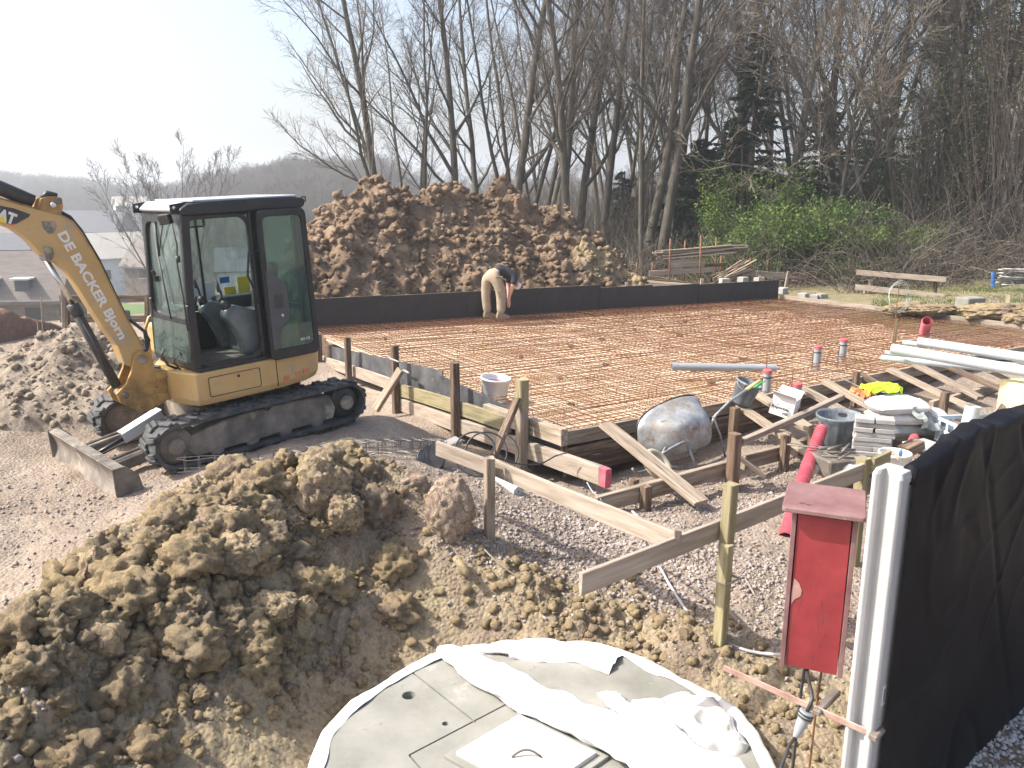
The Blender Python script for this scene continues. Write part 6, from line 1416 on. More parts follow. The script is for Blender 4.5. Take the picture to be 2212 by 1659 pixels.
b = MB(); ch = [(.035, -.36), (.06, -.385), (.075, -.42), (.07, -.45), (.045, -.47), (.03, -.50), (.028, -.44)]; b.prism(ch, .0005, .0028); b.build('peeled_patch', spk('peeled_paint', [(.3, .14, .12), (.42, .26, .23)], 12, .8, .2), rbx, RM)
for x in (.12, .2):
    b = MB(); b.tube([RM @ Vector((x, .10, hb_)), RM @ Vector((x - .01, .12, hb_ - .2)), RM @ Vector((x - .02, .14, -1.72))], .008 if x < .15 else .006, 6); b.build('support_rod', M['rust'] if x > .15 else M['cable'], rbx)
# clamp gripping the post
C0, C1 = PD(1890, 1589, 3.16), PZ(1562, 1458, .76); C1.z = C0.z
cl = thing('mason_clamp', tuple(C0), 'rusty flat bar clamp gripping the foot of the white post', 'clamp'); dc = (C0 - C1).normalized(); nc = Vector((-dc.y, dc.x, 0)); nc = nc if nc.y > 0 else -nc
b = MB(); b.beam(C1, C0, .008, .032); b.build('bar', M['clamp'], cl, bev=.002)
for t_, l_ in ((1.0, .22), (.66, .20)):
    c = lerp(C1, C0, t_); 
    b = MB(); b.beam(c - nc * .03, c + nc * l_ + Vector((0, 0, .005)), .04, .03); b.build('jaw', M['dirty_steel'], cl, bev=.006)
# cable plug under the box
pp = PD(1733, 1560, 3.35); ax = Vector((.35, .1, .9)).normalized(); PMx = orient(pp - ax * .03, ax); pl = thing('cable_plug', (0, 0, 0), 'grey cable connector hanging under the red box', 'plug', M=PMx)
b = MB(); b.lathe([(.001, -.05), (.012, -.05), (.02, -.02), (.026, .02), (.027, .05), (.034, .052), (.034, .085), (.027, .087), (.001, .087)], 20); b.build('body', M['pvc'], pl, PMx, smooth=False)
for s in (0.055, .07): b = MB(); b.lathe([(.0345, s), (.037, s), (.037, s + .008), (.0345, s + .008)], 20); b.build('ring', M['cable'], pl, PMx)
b = MB(); b.tube([PMx @ Vector((0, 0, .085)), PMx @ Vector((.0, 0, .15)), RM @ Vector((.12, .1, hb_ - .02))], .009, 7); b.tube([PMx @ Vector((0, 0, -.05)), PD(1705, 1610, 3.28), PD(1685, 1665, 3.2), PD(1670, 1700, 3.1)], .008, 7); b.build('cord', M['cable'], pl, smooth=True)

# ---------------------------------------------------------------- worker bending over the mesh
WP = PZ(1073, 687, .61); WM_ = T(WP) @ Matrix.Rotation(math.radians(20), 4, 'Z')
person = thing('person', tuple(WP), 'worker in beige cargo trousers and dark top bending over the mesh by the black wall', 'person')
def skin_mesh(name, nodes, edges, mat, parent, root=0, sub=2, base=WM_):
    me = bpy.data.meshes.new(name); me.from_pydata([n_[0] for n_ in nodes], edges, []); o = bpy.data.objects.new(name, me); COL.objects.link(o)
    o.modifiers.new('skin', 'SKIN'); sv = me.skin_vertices[0].data
    for k, (_, r) in enumerate(nodes): sv[k].radius = (r if isinstance(r, tuple) else (r, r)); sv[k].use_root = (k == root)
    s = o.modifiers.new('sub', 'SUBSURF'); s.levels = sub; s.render_levels = sub
    bpy.context.view_layer.update(); m2 = bpy.data.meshes.new_from_object(o.evaluated_get(bpy.context.evaluated_depsgraph_get())); bpy.data.objects.remove(o)
    return newobj(name, m2, M[mat], parent, base, smooth=True)
# x to the right in the picture, y away, z up; near leg has y<0
HN, HF = (-.05, -.10, .88), (-.15, .10, .88)
nodes = [((-.13, 0, .95), (.12, .10)), ((.02, 0, 1.0), (.105, .09)), ((.15, 0, .99), (.11, .09)), ((.27, 0, .93), (.12, .09)), ((.36, 0, .85), .075), ((.41, 0, .79), .055), ((.45, 0, .71), (.085, .075)), ((.45, 0, .62), (.075, .07)),
         (HN, .095), ((.06, -.12, .48), .065), ((.05, -.12, .10), .045), (HF, .095), ((-.20, .12, .48), .065), ((-.16, .12, .10), .045),
         ((.34, -.19, .86), .062), ((.27, -.22, .66), .047), ((.22, -.16, .45), .035), ((.22, -.15, .36), .033),
         ((.34, .19, .86), .062), ((.34, .22, .66), .047), ((.30, .1, .45), .035), ((.29, .08, .36), .033)]
edges = [(0, 1), (1, 2), (2, 3), (3, 4), (4, 5), (5, 6), (6, 7), (0, 8), (8, 9), (9, 10), (0, 11), (11, 12), (12, 13), (3, 14), (14, 15), (15, 16), (16, 17), (3, 18), (18, 19), (19, 20), (20, 21)]
body = skin_mesh('body', nodes, edges, 'skin', person)
skin_mesh('trousers', [((-.12, 0, .96), (.165, .15)), ((-.02, 0, 1.01), (.135, .135)), ((-.04, -.10, .86), .14), ((.045, -.12, .62), .125), ((.06, -.12, .46), .112), ((.06, -.12, .25), .10), ((.05, -.12, .10), .098), ((-.17, .10, .86), .13), ((-.19, .12, .62), .11), ((-.20, .12, .46), .10), ((-.18, .12, .25), .095), ((-.16, .12, .10), .095)],
          [(0, 1), (0, 2), (2, 3), (3, 4), (4, 5), (5, 6), (0, 7), (7, 8), (8, 9), (9, 10), (10, 11)], 'trousers', person)
skin_mesh('jumper', [((-.05, 0, 1.04), (.135, .125)), ((.14, 0, 1.0), (.165, .14)), ((.27, 0, .93), (.17, .14)), ((.36, 0, .85), .11), ((.34, -.19, .86), .085), ((.28, -.215, .70), .07), ((.34, .19, .86), .085), ((.34, .215, .70), .07)],
          [(0, 1), (1, 2), (2, 3), (2, 4), (4, 5), (2, 6), (6, 7)], 'navy', person)
skin_mesh('cap', [((.47, 0, .74), (.09, .085)), ((.485, 0, .66), (.09, .085)), ((.43, 0, .585), (.06, .05))], [(0, 1), (1, 2)], 'white_plastic', person)
b = MB(); b.tube([(.405, 0, .67), (.378, 0, .655)], [.018, .01], 8); b.tube([(.44, -.078, .68), (.44, -.09, .68)], [.022, .018], 8); b.tube([(.44, .078, .68), (.44, .09, .68)], [.022, .018], 8); b.build('nose_and_ears', M['skin'], body, WM_, smooth=True)
b = MB(); b.prism([(-.07, .60), (.10, .585), (.115, .45), (-.02, .44)], -.232, -.215); b.prism([(-.10, .9), (.06, .905), (.055, .87), (-.095, .865)], -.235, -.22); b.build('pocket', M['trousers'], person, WM_, bev=.005)
for (x, y) in ((.05, -.12), (-.16, .12)):
    b = MB(); sh = [(-.09, 0), (.19, 0), (.21, .03), (.17, .075), (.08, .10), (.05, .15), (-.07, .15), (-.10, .05)]; b.prism([(x + a, c) for a, c in sh], y - .05, y + .05); b.build('boot', M['shoe'], person, WM_, smooth=True, bev=.02, seg=3)
for (hx, hy, hz) in ((.22, -.15, .36), (.29, .08, .36)):
    b = MB(); b.tube([(hx, hy, hz + .02), (hx + .005, hy, hz - .07)], [.03, .04], 8)
    for k in range(4): b.tube([(hx - .012 + .0 * k, hy - .03 + .02 * k, hz - .06), (hx + .01, hy - .033 + .022 * k, hz - .105 - .008 * (k in (1, 2))), (hx - .015, hy - .03 + .02 * k, hz - .13)], [.011, .010, .008], 6)
    b.tube([(hx + .02, hy + .02, hz - .02), (hx + .045, hy + .03, hz - .06), (hx + .03, hy + .02, hz - .09)], [.012, .011, .009], 6); b.build('hand', M['skin'], body, WM_, smooth=True)

# ---------------------------------------------------------------- vegetation
M['bark'] = spk('grey_brown_bark', [(.045, .038, .03), (.085, .074, .06), (.14, .125, .10)], 3, .95, .5, 12, .02, stretch=(3, 3, .6), spots=[((.075, .085, .05), 1.2, .6)], randv=.2)
M['bark_light'] = spk('pale_bark', [(.12, .11, .095), (.2, .185, .16), (.27, .25, .22)], 3, .95, .5, 12, .02, stretch=(3, 3, .6), randv=.15)
M['twig'] = spk('twigs', [(.10, .082, .066), (.17, .14, .115)], .5, .95, 0, randv=.18)
M['twig_pale'] = spk('pale_twigs', [(.18, .15, .11), (.27, .235, .18)], .5, .95, 0, randv=.18)
def leaf_mat(name, a, b_, c):
    m, nt, bs = NT(name); ge = nt.nodes.new('ShaderNodeNewGeometry'); n1 = nd(nt, 'ShaderNodeTexNoise', {'Vector': ge.outputs['Position'], 'Scale': 1.1, 'Detail': 5.0})
    n2 = nd(nt, 'ShaderNodeTexNoise', {'Vector': ge.outputs['Position'], 'Scale': 9.0, 'Detail': 3.0}); ad = nd(nt, 'ShaderNodeMix', {0: .5}, data_type='FLOAT'); nt.links.new(n1.outputs[0], ad.inputs[2]); nt.links.new(n2.outputs[0], ad.inputs[3])
    nt.links.new(ramp(nt, ad.outputs[0], [(.38, a), (.5, b_), (.62, c)]), bs.inputs['Base Color']); bs.inputs['Roughness'].default_value = .6; bs.inputs['Specular IOR Level'].default_value = .25
    tl = nd(nt, 'ShaderNodeBsdfTranslucent', {0: (b_[0] * 1.6, b_[1] * 1.7, b_[2], 1)}); mx = nd(nt, 'ShaderNodeMixShader', {0: .25, 1: bs.outputs[0], 2: tl.outputs[0]}); nt.links.new(mx.outputs[0], nt.nodes['Material Output'].inputs[0]); return m
M['needle'] = leaf_mat('dark_conifer_needles', (.016, .03, .018), (.03, .052, .03), (.048, .075, .04))
M['leaf'] = leaf_mat('spring_leaves', (.05, .085, .02), (.09, .14, .032), (.15, .21, .05))
M['leaf_dark'] = leaf_mat('ivy_leaves', (.035, .065, .02), (.065, .11, .03), (.095, .15, .045))
M['leaf_dry'] = leaf_mat('dry_leaves', (.06, .05, .035), (.095, .078, .052), (.13, .11, .075))
M['grass'] = leaf_mat('grass_blades', (.06, .10, .02), (.10, .17, .035), (.2, .2, .09))
UP = np.array([0, 0, 1.])
class Tubes:                         # many thin tubes gathered as numpy arrays
    def __init__(s): s.V = []; s.F = []; s.n = 0
    def add(s, P, R, k):
        P = np.asarray(P); m = len(P); D = np.gradient(P, axis=0); D /= np.linalg.norm(D, axis=1)[:, None] + 1e-9
        ref = np.array([1., 0, 0]) if abs(D[0][0]) < .8 else np.array([0, 1., 0])
        A = np.cross(D, ref); A /= np.linalg.norm(A, axis=1)[:, None] + 1e-9; B = np.cross(D, A); t = 2 * np.pi * np.arange(k) / k
        V = P[:, None] + (A[:, None] * np.cos(t)[None, :, None] + B[:, None] * np.sin(t)[None, :, None]) * np.asarray(R)[:, None, None]
        i, j = np.meshgrid(np.arange(m - 1), np.arange(k), indexing='ij'); i = i.ravel(); j = j.ravel(); j2 = (j + 1) % k
        s.V.append(V.reshape(-1, 3)); s.F.append(np.stack([i * k + j, i * k + j2, (i + 1) * k + j2, (i + 1) * k + j], 1) + s.n); s.n += m * k
    def mesh(s, name): return mesh_np(name, np.concatenate(s.V), np.concatenate(s.F))
def grow(rs, p, d, L, r0, seg, wob, trop, r1=.35):
    P = [p]; st = L / seg
    for i in range(seg):
        d = d + rs.normal(0, wob, 3) + UP * trop; d = d / np.linalg.norm(d); P.append(P[-1] + d * st)
    return np.array(P), np.linspace(r0, r0 * r1, seg + 1)
def tree_meshes(seed, h, kind='ash', lean=(0, 0)):
    tw = 1.7 if kind == 'fan' else 1.0
    rs = np.random.RandomState(seed); T1, T2, T3 = Tubes(), Tubes(), Tubes()
    cfg = {'ash': dict(stems=1, ns=17, ang=(.5, .95), l1=.40, trop=.10, start=.2, n2=9, n3=6, n4=3, sp=.8), 'multi': dict(stems=4, ns=9, ang=(.35, .8), l1=.38, trop=.10, start=.2, n2=8, n3=5, n4=3, sp=.8),
           'pole': dict(stems=1, ns=18, ang=(.5, 1.0), l1=.24, trop=.08, start=.2, n2=7, n3=5, n4=3, sp=.8), 'fan': dict(stems=8, ns=9, ang=(.35, .75), l1=.42, trop=.09, start=.25, n2=6, n3=3, n4=1, sp=.75), 'round': dict(stems=3, ns=10, ang=(.6, 1.15), l1=.55, trop=.05, start=.18, n2=9, n3=6, n4=2, sp=1.)}[kind]
    for s_ in range(cfg['stems']):
        d = np.array([lean[0], lean[1], 1.]); 
        if cfg['stems'] > 1: a = 2 * np.pi * (s_ + rs.uniform(0, .6)) / cfg['stems']; d = d + np.array([np.cos(a), np.sin(a), 0]) * (rs.uniform(.12, .42) if kind != 'fan' else rs.uniform(.2, .85))
        d /= np.linalg.norm(d); hh = h * rs.uniform(.8, 1.0) if s_ else h; r0 = .0094 * hh / (1 + .25 * (cfg['stems'] > 1))
        P, R = grow(rs, np.array([rs.uniform(-.15, .15) * (cfg['stems'] > 1), rs.uniform(-.15, .15) * (cfg['stems'] > 1), -.3]), d, hh, r0, 14, .032, .03, .08); R[0] *= 1.35
        T1.add(P, R, 7)
        for i in range(cfg['ns']):
            t = cfg['start'] + (1 - cfg['start']) * (i + rs.uniform(0, 1)) / cfg['ns']; q = t * 14; k = min(int(q), 13); p = P[k] + (P[k + 1] - P[k]) * (q - k); dd = P[k + 1] - P[k]; dd /= np.linalg.norm(dd)
            a = rs.uniform(0, 2 * np.pi); side = np.array([np.cos(a), np.sin(a), 0]); an = rs.uniform(*cfg['ang']); d1 = dd * math.cos(an) + side * math.sin(an)
            L1 = hh * cfg['l1'] * (1.1 - t) ** .7 * rs.uniform(.6, 1.1); r1 = R[k] * rs.uniform(.35, .6)
            P1, R1 = grow(rs, p, d1, L1, r1, 7, .09, cfg['trop'], .2); T2.add(P1, R1, 5)
            for j in range(cfg['n2']):
                t2 = .18 + .82 * (j + rs.uniform(0, 1)) / cfg['n2']; q = t2 * 7; k2 = min(int(q), 6); p2 = P1[k2] + (P1[k2 + 1] - P1[k2]) * (q - k2); d2 = (P1[k2 + 1] - P1[k2]); d2 /= np.linalg.norm(d2); rv = rs.normal(0, 1, 3); rv -= d2 * rv.dot(d2); rv /= np.linalg.norm(rv)
                an = rs.uniform(.4, .95) * cfg['sp']; d2 = d2 * math.cos(an) + rv * math.sin(an); L2 = L1 * .42 * (1.15 - t2) * rs.uniform(.6, 1.2) + .25
                P2, R2 = grow(rs, p2, d2, L2, max(R1[k2] * .5, .007 * tw), 4, .12, .07, .35); T2.add(P2, R2, 3)
                for m in range(cfg['n3']):
                    t3 = .15 + .85 * (m + rs.uniform(0, 1)) / cfg['n3']; q = t3 * 4; k3 = min(int(q), 3); p3 = P2[k3] + (P2[k3 + 1] - P2[k3]) * (q - k3); d3 = (P2[k3 + 1] - P2[k3]); d3 /= np.linalg.norm(d3); rv = rs.normal(0, 1, 3); rv -= d3 * rv.dot(d3); rv /= np.linalg.norm(rv)
                    d3 = d3 * math.cos(.65) + rv * math.sin(.65); L3 = L2 * .5 * rs.uniform(.5, 1.2) + .12
                    P3, R3 = grow(rs, p3, d3, L3, .0055 * tw, 3, .14, .08, .6); T3.add(P3, R3, 3)
                    for w in range(cfg['n4']):
                        p4 = P3[1 + w % 2]; rv = rs.normal(0, 1, 3); d4 = d3 + rv * .55; d4 /= np.linalg.norm(d4); P4, R4 = grow(rs, p4, d4, L3 * .55, .0042 * tw, 2, .1, .08, .7); T3.add(P4, R4, 3)
    return T1.mesh('trunk'), T2.mesh('branches'), T3.mesh('twigs')
PROTO = {}
for key, (sd, h, kd) in {'ash1': (1, 17, 'ash'), 'ash2': (2, 16, 'ash'), 'multi1': (3, 16, 'multi'), 'multi2': (4, 15, 'multi'), 'pole1': (5, 17, 'pole'), 'pole2': (6, 15, 'pole'), 'round1': (7, 11, 'round'), 'round2': (8, 9, 'round'), 'fan': (9, 9, 'fan')}.items():
    ms = tree_meshes(sd, h, kd); PROTO[key] = ms
    for m_ in ms[0:1]: m_.polygons.foreach_set('use_smooth', [True] * len(m_.polygons))
tn = 0
def put_tree(key, x, y, z, s, rz, label, pale=False, lean=(0, 0), group='bare trees along the back of the site', cat='tree', thick=1.0):
    global tn; tn += 1
    Mt = T((x, y, z)) @ Matrix.Rotation(lean[0], 4, 'Y') @ Matrix.Rotation(lean[1], 4, 'X') @ Matrix.Rotation(rz, 4, 'Z') @ Matrix.Diagonal((s * thick, s * thick, s, 1))
    t = thing('bare_tree', (0, 0, 0), label, cat, group, M=Mt)
    for me, nm, mt in zip(PROTO[key], ('trunk', 'branches', 'twigs'), ('bark_light' if pale else 'bark', 'bark_light' if pale else 'bark', 'twig_pale' if pale else 'twig')):
        o = bpy.data.objects.new(nm, me); COL.objects.link(o)
        if not len(me.materials): me.materials.append(M[mt])
        o.material_slots[0].link = 'OBJECT'; o.material_slots[0].material = M[mt]
        place(o, Mt, t)
    return t
def gp(X, d): r = ray(X, 700); return r.x / r.y * d      # ground x for a screen column at distance d
def bh(x, y): return float(base_h(np.array([x]), np.array([y]))[0])
trees = [  # screen column, distance, kind, scale, lean, label
 (850, 31, 'ash1', 1.0, -.09, 'leaning bare tree rising from the left shoulder of the brown mound, leftmost of the wood'),
 (905, 33, 'multi1', .95, -.08, 'several stemmed bare tree spreading left over the brown mound'),
 (990, 32, 'ash2', 1.08, -.06, 'bare tree behind the peak of the mound, second trunk of the wood'),
 (1048, 36, 'pole1', 1.0, .03, 'slender bare tree just right of the mound peak'),
 (1100, 30, 'ash1', 1.1, .03, 'sturdy dark bare tree straight behind the worker'),
 (1128, 34, 'multi2', 1.1, .06, 'multi stemmed bare tree with upswept boughs above the mound centre'),
 (1185, 31, 'ash2', 1.12, .02, 'bare trunk above the right half of the brown mound'),
 (1225, 29, 'pole1', 1.1, -.02, 'twin looking straight trunk over the right shoulder of the mound'),
 (1240, 33, 'ash1', 1.05, .05, 'bare tree crossing behind the straight twin trunk'),
 (1298, 30, 'pole2', 1.2, .0, 'thin straight pole like tree right of the mound'),
 (1330, 38, 'multi1', 1.1, .02, 'distant multi stemmed tree in the gap right of the mound'),
 (1382, 28, 'ash2', 1.05, .05, 'bare tree forking low behind the ochre clump'),
 (1418, 27, 'pole1', 1.15, .0, 'tall slim trunk left of the timber rack'),
 (1452, 33, 'ash1', 1.05, -.03, 'bare tree behind the left end of the timber rack'),
 (1500, 36, 'multi2', 1.1, .03, 'bare tree group rising behind the dark conifer on its left'),
 (1562, 27.5, 'pole1', 1.2, -.02, 'slim bare tree just left of the conifer tip'),
 (1600, 30, 'ash1', 1.15, .02, 'tall bare tree crossing the conifer top'),
 (1668, 29, 'pole2', 1.2, .10, 'pale slanting trunk right of the conifer'),
 (1720, 33, 'round1', 1.5, .0, 'wide bare crown behind the green shrubs'),
 (1790, 31, 'ash2', 1.15, .02, 'bare tree rising from the middle of the green shrubs'),
 (1850, 28, 'round1', 1.35, -.10, 'many branched pale tree over the right part of the shrubs'),
 (1925, 27, 'round2', 1.5, -.25, 'crooked tree leaning left over the bramble bank'),
 (1985, 30, 'ash1', 1.2, .12, 'dark trunk leaning right behind the crooked tree'),
 (2030, 26, 'pole1', 1.15, .08, 'slender trunk leaning right near the two wooden rails'),
 (2085, 30, 'multi2', 1.25, .0, 'multi stemmed tree behind the wooden rails'),
 (2125, 25, 'pole2', 1.25, .05, 'pale slim trunk rising above the right end of the rails'),
 (2212, 25, 'pole2', 1.3, .03, 'pale barked tree at the right edge of the picture'),
 (2240, 24, 'round1', 1.5, -.05, 'bare tree at the far right whose boughs reach into the picture'),
 (1650, 40, 'ash2', 1.2, 0, 'far bare tree filling the gap right of the conifer'),
 (1160, 42, 'multi1', 1.2, 0, 'far bare tree between the trunks above the mound'),
 (1400, 44, 'multi2', 1.25, 0, 'far bare tree between the slim trunks'),
 (1880, 40, 'ash1', 1.3, 0, 'far bare tree between the crooked tree and the shrubs'),
 (2060, 38, 'multi1', 1.3, 0, 'far bare tree behind the rails'),
 (1290, 46, 'ash2', 1.2, 0, 'far bare tree seen past the straight pole tree')]
for k, (X, d, key, s, ln, lb) in enumerate(trees):
    x = gp(X, d); put_tree(key, x, d, bh(x, d) - .1, s, rnd.uniform(0, 6.28), lb, pale=(k in (17, 20, 25, 26)), lean=(ln, 0), thick=1.15 if key.startswith('ash') else 1.0)
for k in range(17):
    X = rnd.uniform(1240, 2200); d = rnd.uniform(26, 48); x = gp(X, d)
    put_tree(rnd.choice(['pole1', 'pole2', 'ash2', 'multi2']), x, d, bh(x, d) - .2, rnd.uniform(.5, 1.0), rnd.uniform(0, 6.28), 'thin understorey bare tree among the trunks of the wood', lean=(rnd.uniform(-.1, .1), 0), group='thin understorey trees in the wood', thick=.75)
put_tree('fan', gp(385, 60), 60, -5.2, 1.5, 1.0, 'bare tree with an open fan crown behind the excavator cab', group=None)
put_tree('round2', gp(318, 70), 70, -6.6, .5, 2.0, 'small bare shrub like tree beside the white gabled house', group=None)

# green things: clumps of small faces on a stem frame
def leaf_cloud(name, C, sizes, n, mat, parent, seed, ls=.05, up=.3, aspect=1.6, shell=.75, M_=None):
    rs = np.random.RandomState(seed); C = np.array(C); S = np.array(sizes); w = S.prod(1) ** .66; w /= w.sum(); idx = rs.choice(len(C), n, p=w)
    d = rs.normal(0, 1, (n, 3)); d /= np.linalg.norm(d, axis=1)[:, None]; r = rs.uniform(0, 1, n) ** (1 / 3.) * .5 + rs.uniform(.35, shell, n) * .7
    P = C[idx] + d * S[idx] * r[:, None] + rs.normal(0, .06, (n, 3)); a = rs.normal(0, 1, (n, 3)); a[:, 2] += up; a /= np.linalg.norm(a, axis=1)[:, None]; b = rs.normal(0, 1, (n, 3)); b -= a * (a * b).sum(1)[:, None]; b /= np.linalg.norm(b, axis=1)[:, None]
    s = ls * rs.uniform(.6, 1.4, n)[:, None]; V = np.stack([P - a * s * aspect / 2, P + b * s * .5, P + a * s * aspect / 2, P - b * s * .5], 1).reshape(-1, 3); i = np.arange(n)[:, None] * 4
    me = mesh_np(name, V, np.concatenate([i, i + 1, i + 2, i + 3], 1)); return newobj(name, me, mat, parent, M_)
def shrub(X, d, w, h, mat, label, seed, n=9000, nm='shrub', ls=.055, blobs=22, dense=1, cat='shrub'):
    rs = np.random.RandomState(seed); x = gp(X, d); z = bh(x, d); t = thing(nm, (x, d, z), label, cat)
    Cn = [(x + rs.uniform(-.5, .5) * w, d + rs.uniform(-.5, .5) * w * .6, z + h * rs.uniform(.12, .85) * (1 - .25 * rs.rand())) for _ in range(blobs)]; S = [(w * rs.uniform(.14, .28), w * rs.uniform(.14, .26), h * rs.uniform(.1, .2)) for _ in range(blobs)]
    leaf_cloud('leaves', Cn, S, n, M[mat], t, seed, ls); tb = Tubes()
    for c in Cn:
        for _ in range(4):
            p = np.array([x + rs.uniform(-.2, .2) * w, d + rs.uniform(-.1, .1) * w, z - .1]); e = np.array(c) + rs.normal(0, .2, 3) + np.array([0, 0, .25 * h * rs.rand()]); m = (p + e) / 2 + rs.normal(0, .12, 3); tb.add(np.array([p, m, e]), [.02, .013, .005], 4)
    newobj('stems', tb.mesh('stems'), M['twig'], t); return t
shrub(1610, 26, 3.0, 4.0, 'leaf', 'fresh green shrub behind the timber rack, below the conifer', 1, 11000, blobs=34, ls=.05)
shrub(1680, 24.6, 3.6, 3.0, 'leaf', 'green leafy shrub right of the timber rack', 2, 9500, blobs=34, ls=.05)
shrub(1560, 25.2, 1.8, 2.3, 'leaf', 'green shrub directly behind the leaning board pile', 3, 9000)
shrub(1780, 24.2, 3.2, 2.4, 'leaf_dark', 'twiggy darker green shrub in the middle of the shrub belt', 4, 9000, blobs=30, ls=.05)
shrub(1870, 23.6, 2.6, 1.9, 'leaf', 'low green shrub behind the left end of the two rails', 5, 5000)
shrub(2010, 25.5, 2.2, 1.5, 'leaf_dark', 'low green shrub behind the two wooden rails', 6, 3500)
shrub(1740, 27.5, 3.0, 3.2, 'leaf_dark', 'dark green shrub at the back of the shrub belt', 7, 7000)
shrub(1950, 28, 3.4, 3.6, 'leaf_dry', 'brown leafed bush behind the crooked tree', 8, 6000, ls=.04)
shrub(2090, 27, 3.6, 4.2, 'leaf_dry', 'brown leafed bush at the right behind the rails', 9, 6000, ls=.04)
shrub(2190, 27, 3.0, 6.2, 'leaf_dry', 'tall dry leafed bush at the right edge', 10, 6000, ls=.04)
shrub(2150, 25, 4.4, 11, 'leaf_dry', 'very tall tangle of dry ivy hanging in the trees at the right edge', 11, 9000, ls=.045, blobs=40)
shrub(1960, 26.5, 2.6, 7.5, 'leaf_dark', 'ivy climbing the trunks behind the left end of the rails', 12, 3800, ls=.05, blobs=44)
shrub(2110, 26.5, 3.4, 9, 'leaf_dark', 'ivy covered trunks above the right end of the rails', 13, 5200, ls=.05, blobs=50)
shrub(1835, 28, 2.2, 5.5, 'leaf_dark', 'ivy clad trunk right of the green shrubs', 14, 2600, ls=.05, blobs=34)
shrub(1385, 28.5, .7, 6, 'leaf_dark', 'ivy around the foot of the forked tree right of the mound', 15, 900, ls=.05, blobs=24)
# conifers
def conifer(X, d, h, w, label, seed, n=9000, mat='needle', rows=16, droop=.25):
    rs = np.random.RandomState(seed); x = gp(X, d); z = bh(x, d); t = thing('conifer', (x, d, z), label, 'tree'); tb = Tubes(); tb.add(np.array([(x, d, z - .2), (x, d, z + h * .5), (x + .1, d, z + h)]), [.16, .1, .02], 7); Ps = []
    for i in range(rows * 9):
        f = (i + rs.rand()) / (rows * 9); L = w * (1 - f) ** .8 * rs.uniform(.55, 1.15) + .15; a = rs.uniform(0, 6.28); d0 = np.array([math.cos(a), math.sin(a), .12]); p = np.array([x, d, z + h * (.06 + .93 * f)]); k = 6; P = [p + d0 * L * j / k + np.array([0, 0, -droop * L * (j / k) ** 2 + .1 * L * (j / k) ** 4]) for j in range(k + 1)]; tb.add(np.array(P), np.linspace(.03, .006, k + 1), 3)
        for q in range(int(n / rows / 9)): tt = rs.uniform(.12, 1); p_ = P[0] + (P[-1] - P[0]) * tt; j = min(int(tt * k), k - 1); p_ = P[j] + (P[j + 1] - P[j]) * (tt * k - j); Ps.append((p_, d0, L * (1 - tt * .5)))
    P = np.array([q[0] for q in Ps]); D = np.array([q[1] for q in Ps]); Wd = np.array([q[2] for q in Ps]); m = len(P); sd_ = np.cross(D, UP); sgn = rs.choice([-1, 1], m)[:, None]; dr = D * .5 + sd_ * sgn * rs.uniform(.2, 1, (m, 1)) + rs.normal(0, .2, (m, 3)); dr[:, 2] -= .25; dr /= np.linalg.norm(dr, axis=1)[:, None]
    ln = (.12 + .22 * Wd * rs.uniform(.3, 1, m))[:, None]; b = np.cross(dr, rs.normal(0, 1, (m, 3))); b /= np.linalg.norm(b, axis=1)[:, None]; V = np.stack([P, P + dr * ln * .5 + b * .035, P + dr * ln, P + dr * ln * .5 - b * .035], 1).reshape(-1, 3); i = np.arange(m)[:, None] * 4
    newobj('needles', mesh_np('needles', V, np.concatenate([i, i + 1, i + 2, i + 3], 1)), M[mat], t); newobj('trunk', tb.mesh('trunk'), M['bark'], t); return t
conifer(1600, 27.4, 7.6, 1.7, 'dark spruce with drooping boughs standing above the green shrubs', 1, 14000)
conifer(1495, 28, 4.4, 1.7, 'broad dark evergreen left of the spruce', 2, 12000, droop=.1)
conifer(1560, 31, 5.2, 1.9, 'dark evergreen filling in behind the spruce', 3, 10000)
conifer(1480, 30, 3.0, 2.0, 'low dark evergreen beneath the broad one', 4, 8000, droop=.1)
conifer(1745, 33, 6.2, 1.7, 'dark evergreen half hidden behind the green shrubs', 5, 9000)
conifer(1860, 36, 7.2, 1.9, 'far dark evergreen between the bare trees at the right', 6, 8000)
conifer(2085, 31, 17, 2.1, 'tall dark conifer rising out of the picture near the right edge', 7, 14000, droop=.35, rows=26)
conifer(1335, 37, 3.8, 1.3, 'small far evergreen seen between the slim trunks', 8, 5000)
# bramble and brush belt
rs = np.random.RandomState(11); tb = Tubes(); tb2 = Tubes()
for k in range(5200):
    X = rs.uniform(1330, 2300); d = rs.uniform(21.2 if X > 1800 else 22.6, 29) if X > 1500 else rs.uniform(25, 32); x = gp(X, d); z = bh(x, d); L = rs.uniform(.6, 2.6) * (1.25 if X > 1850 else .9); dr = np.array([rs.normal(0, .6), rs.normal(0, .5), 1.]); dr /= np.linalg.norm(dr)
    P, R = grow(rs, np.array([x, d, z - .05]), dr, L, .010, 5, .22, -.13, .4); (tb if k % 3 else tb2).add(P, R, 3)
tag(newobj('bramble_thicket', tb.mesh('bramble_thicket'), M['twig']), 'tangle of brown brambles and saplings along the edge of the wood', 'brambles', kind='stuff')
tag(newobj('dry_stalks', tb2.mesh('dry_stalks'), M['twig_pale']), 'pale dry stalks mixed into the brambles', 'stalks', kind='stuff')
rs = np.random.RandomState(12); tb = Tubes()
for k in range(2600):
    X = rs.uniform(760, 1420); d = rs.uniform(27, 42); x = gp(X, d); z = bh(x, d); L = rs.uniform(1.0, 4.2); dr = np.array([rs.normal(0, .35), rs.normal(0, .35), 1.]); dr /= np.linalg.norm(dr); P, R = grow(rs, np.array([x, d, z - .05]), dr, L, .012, 5, .14, -.02, .3); tb.add(P, R, 3)
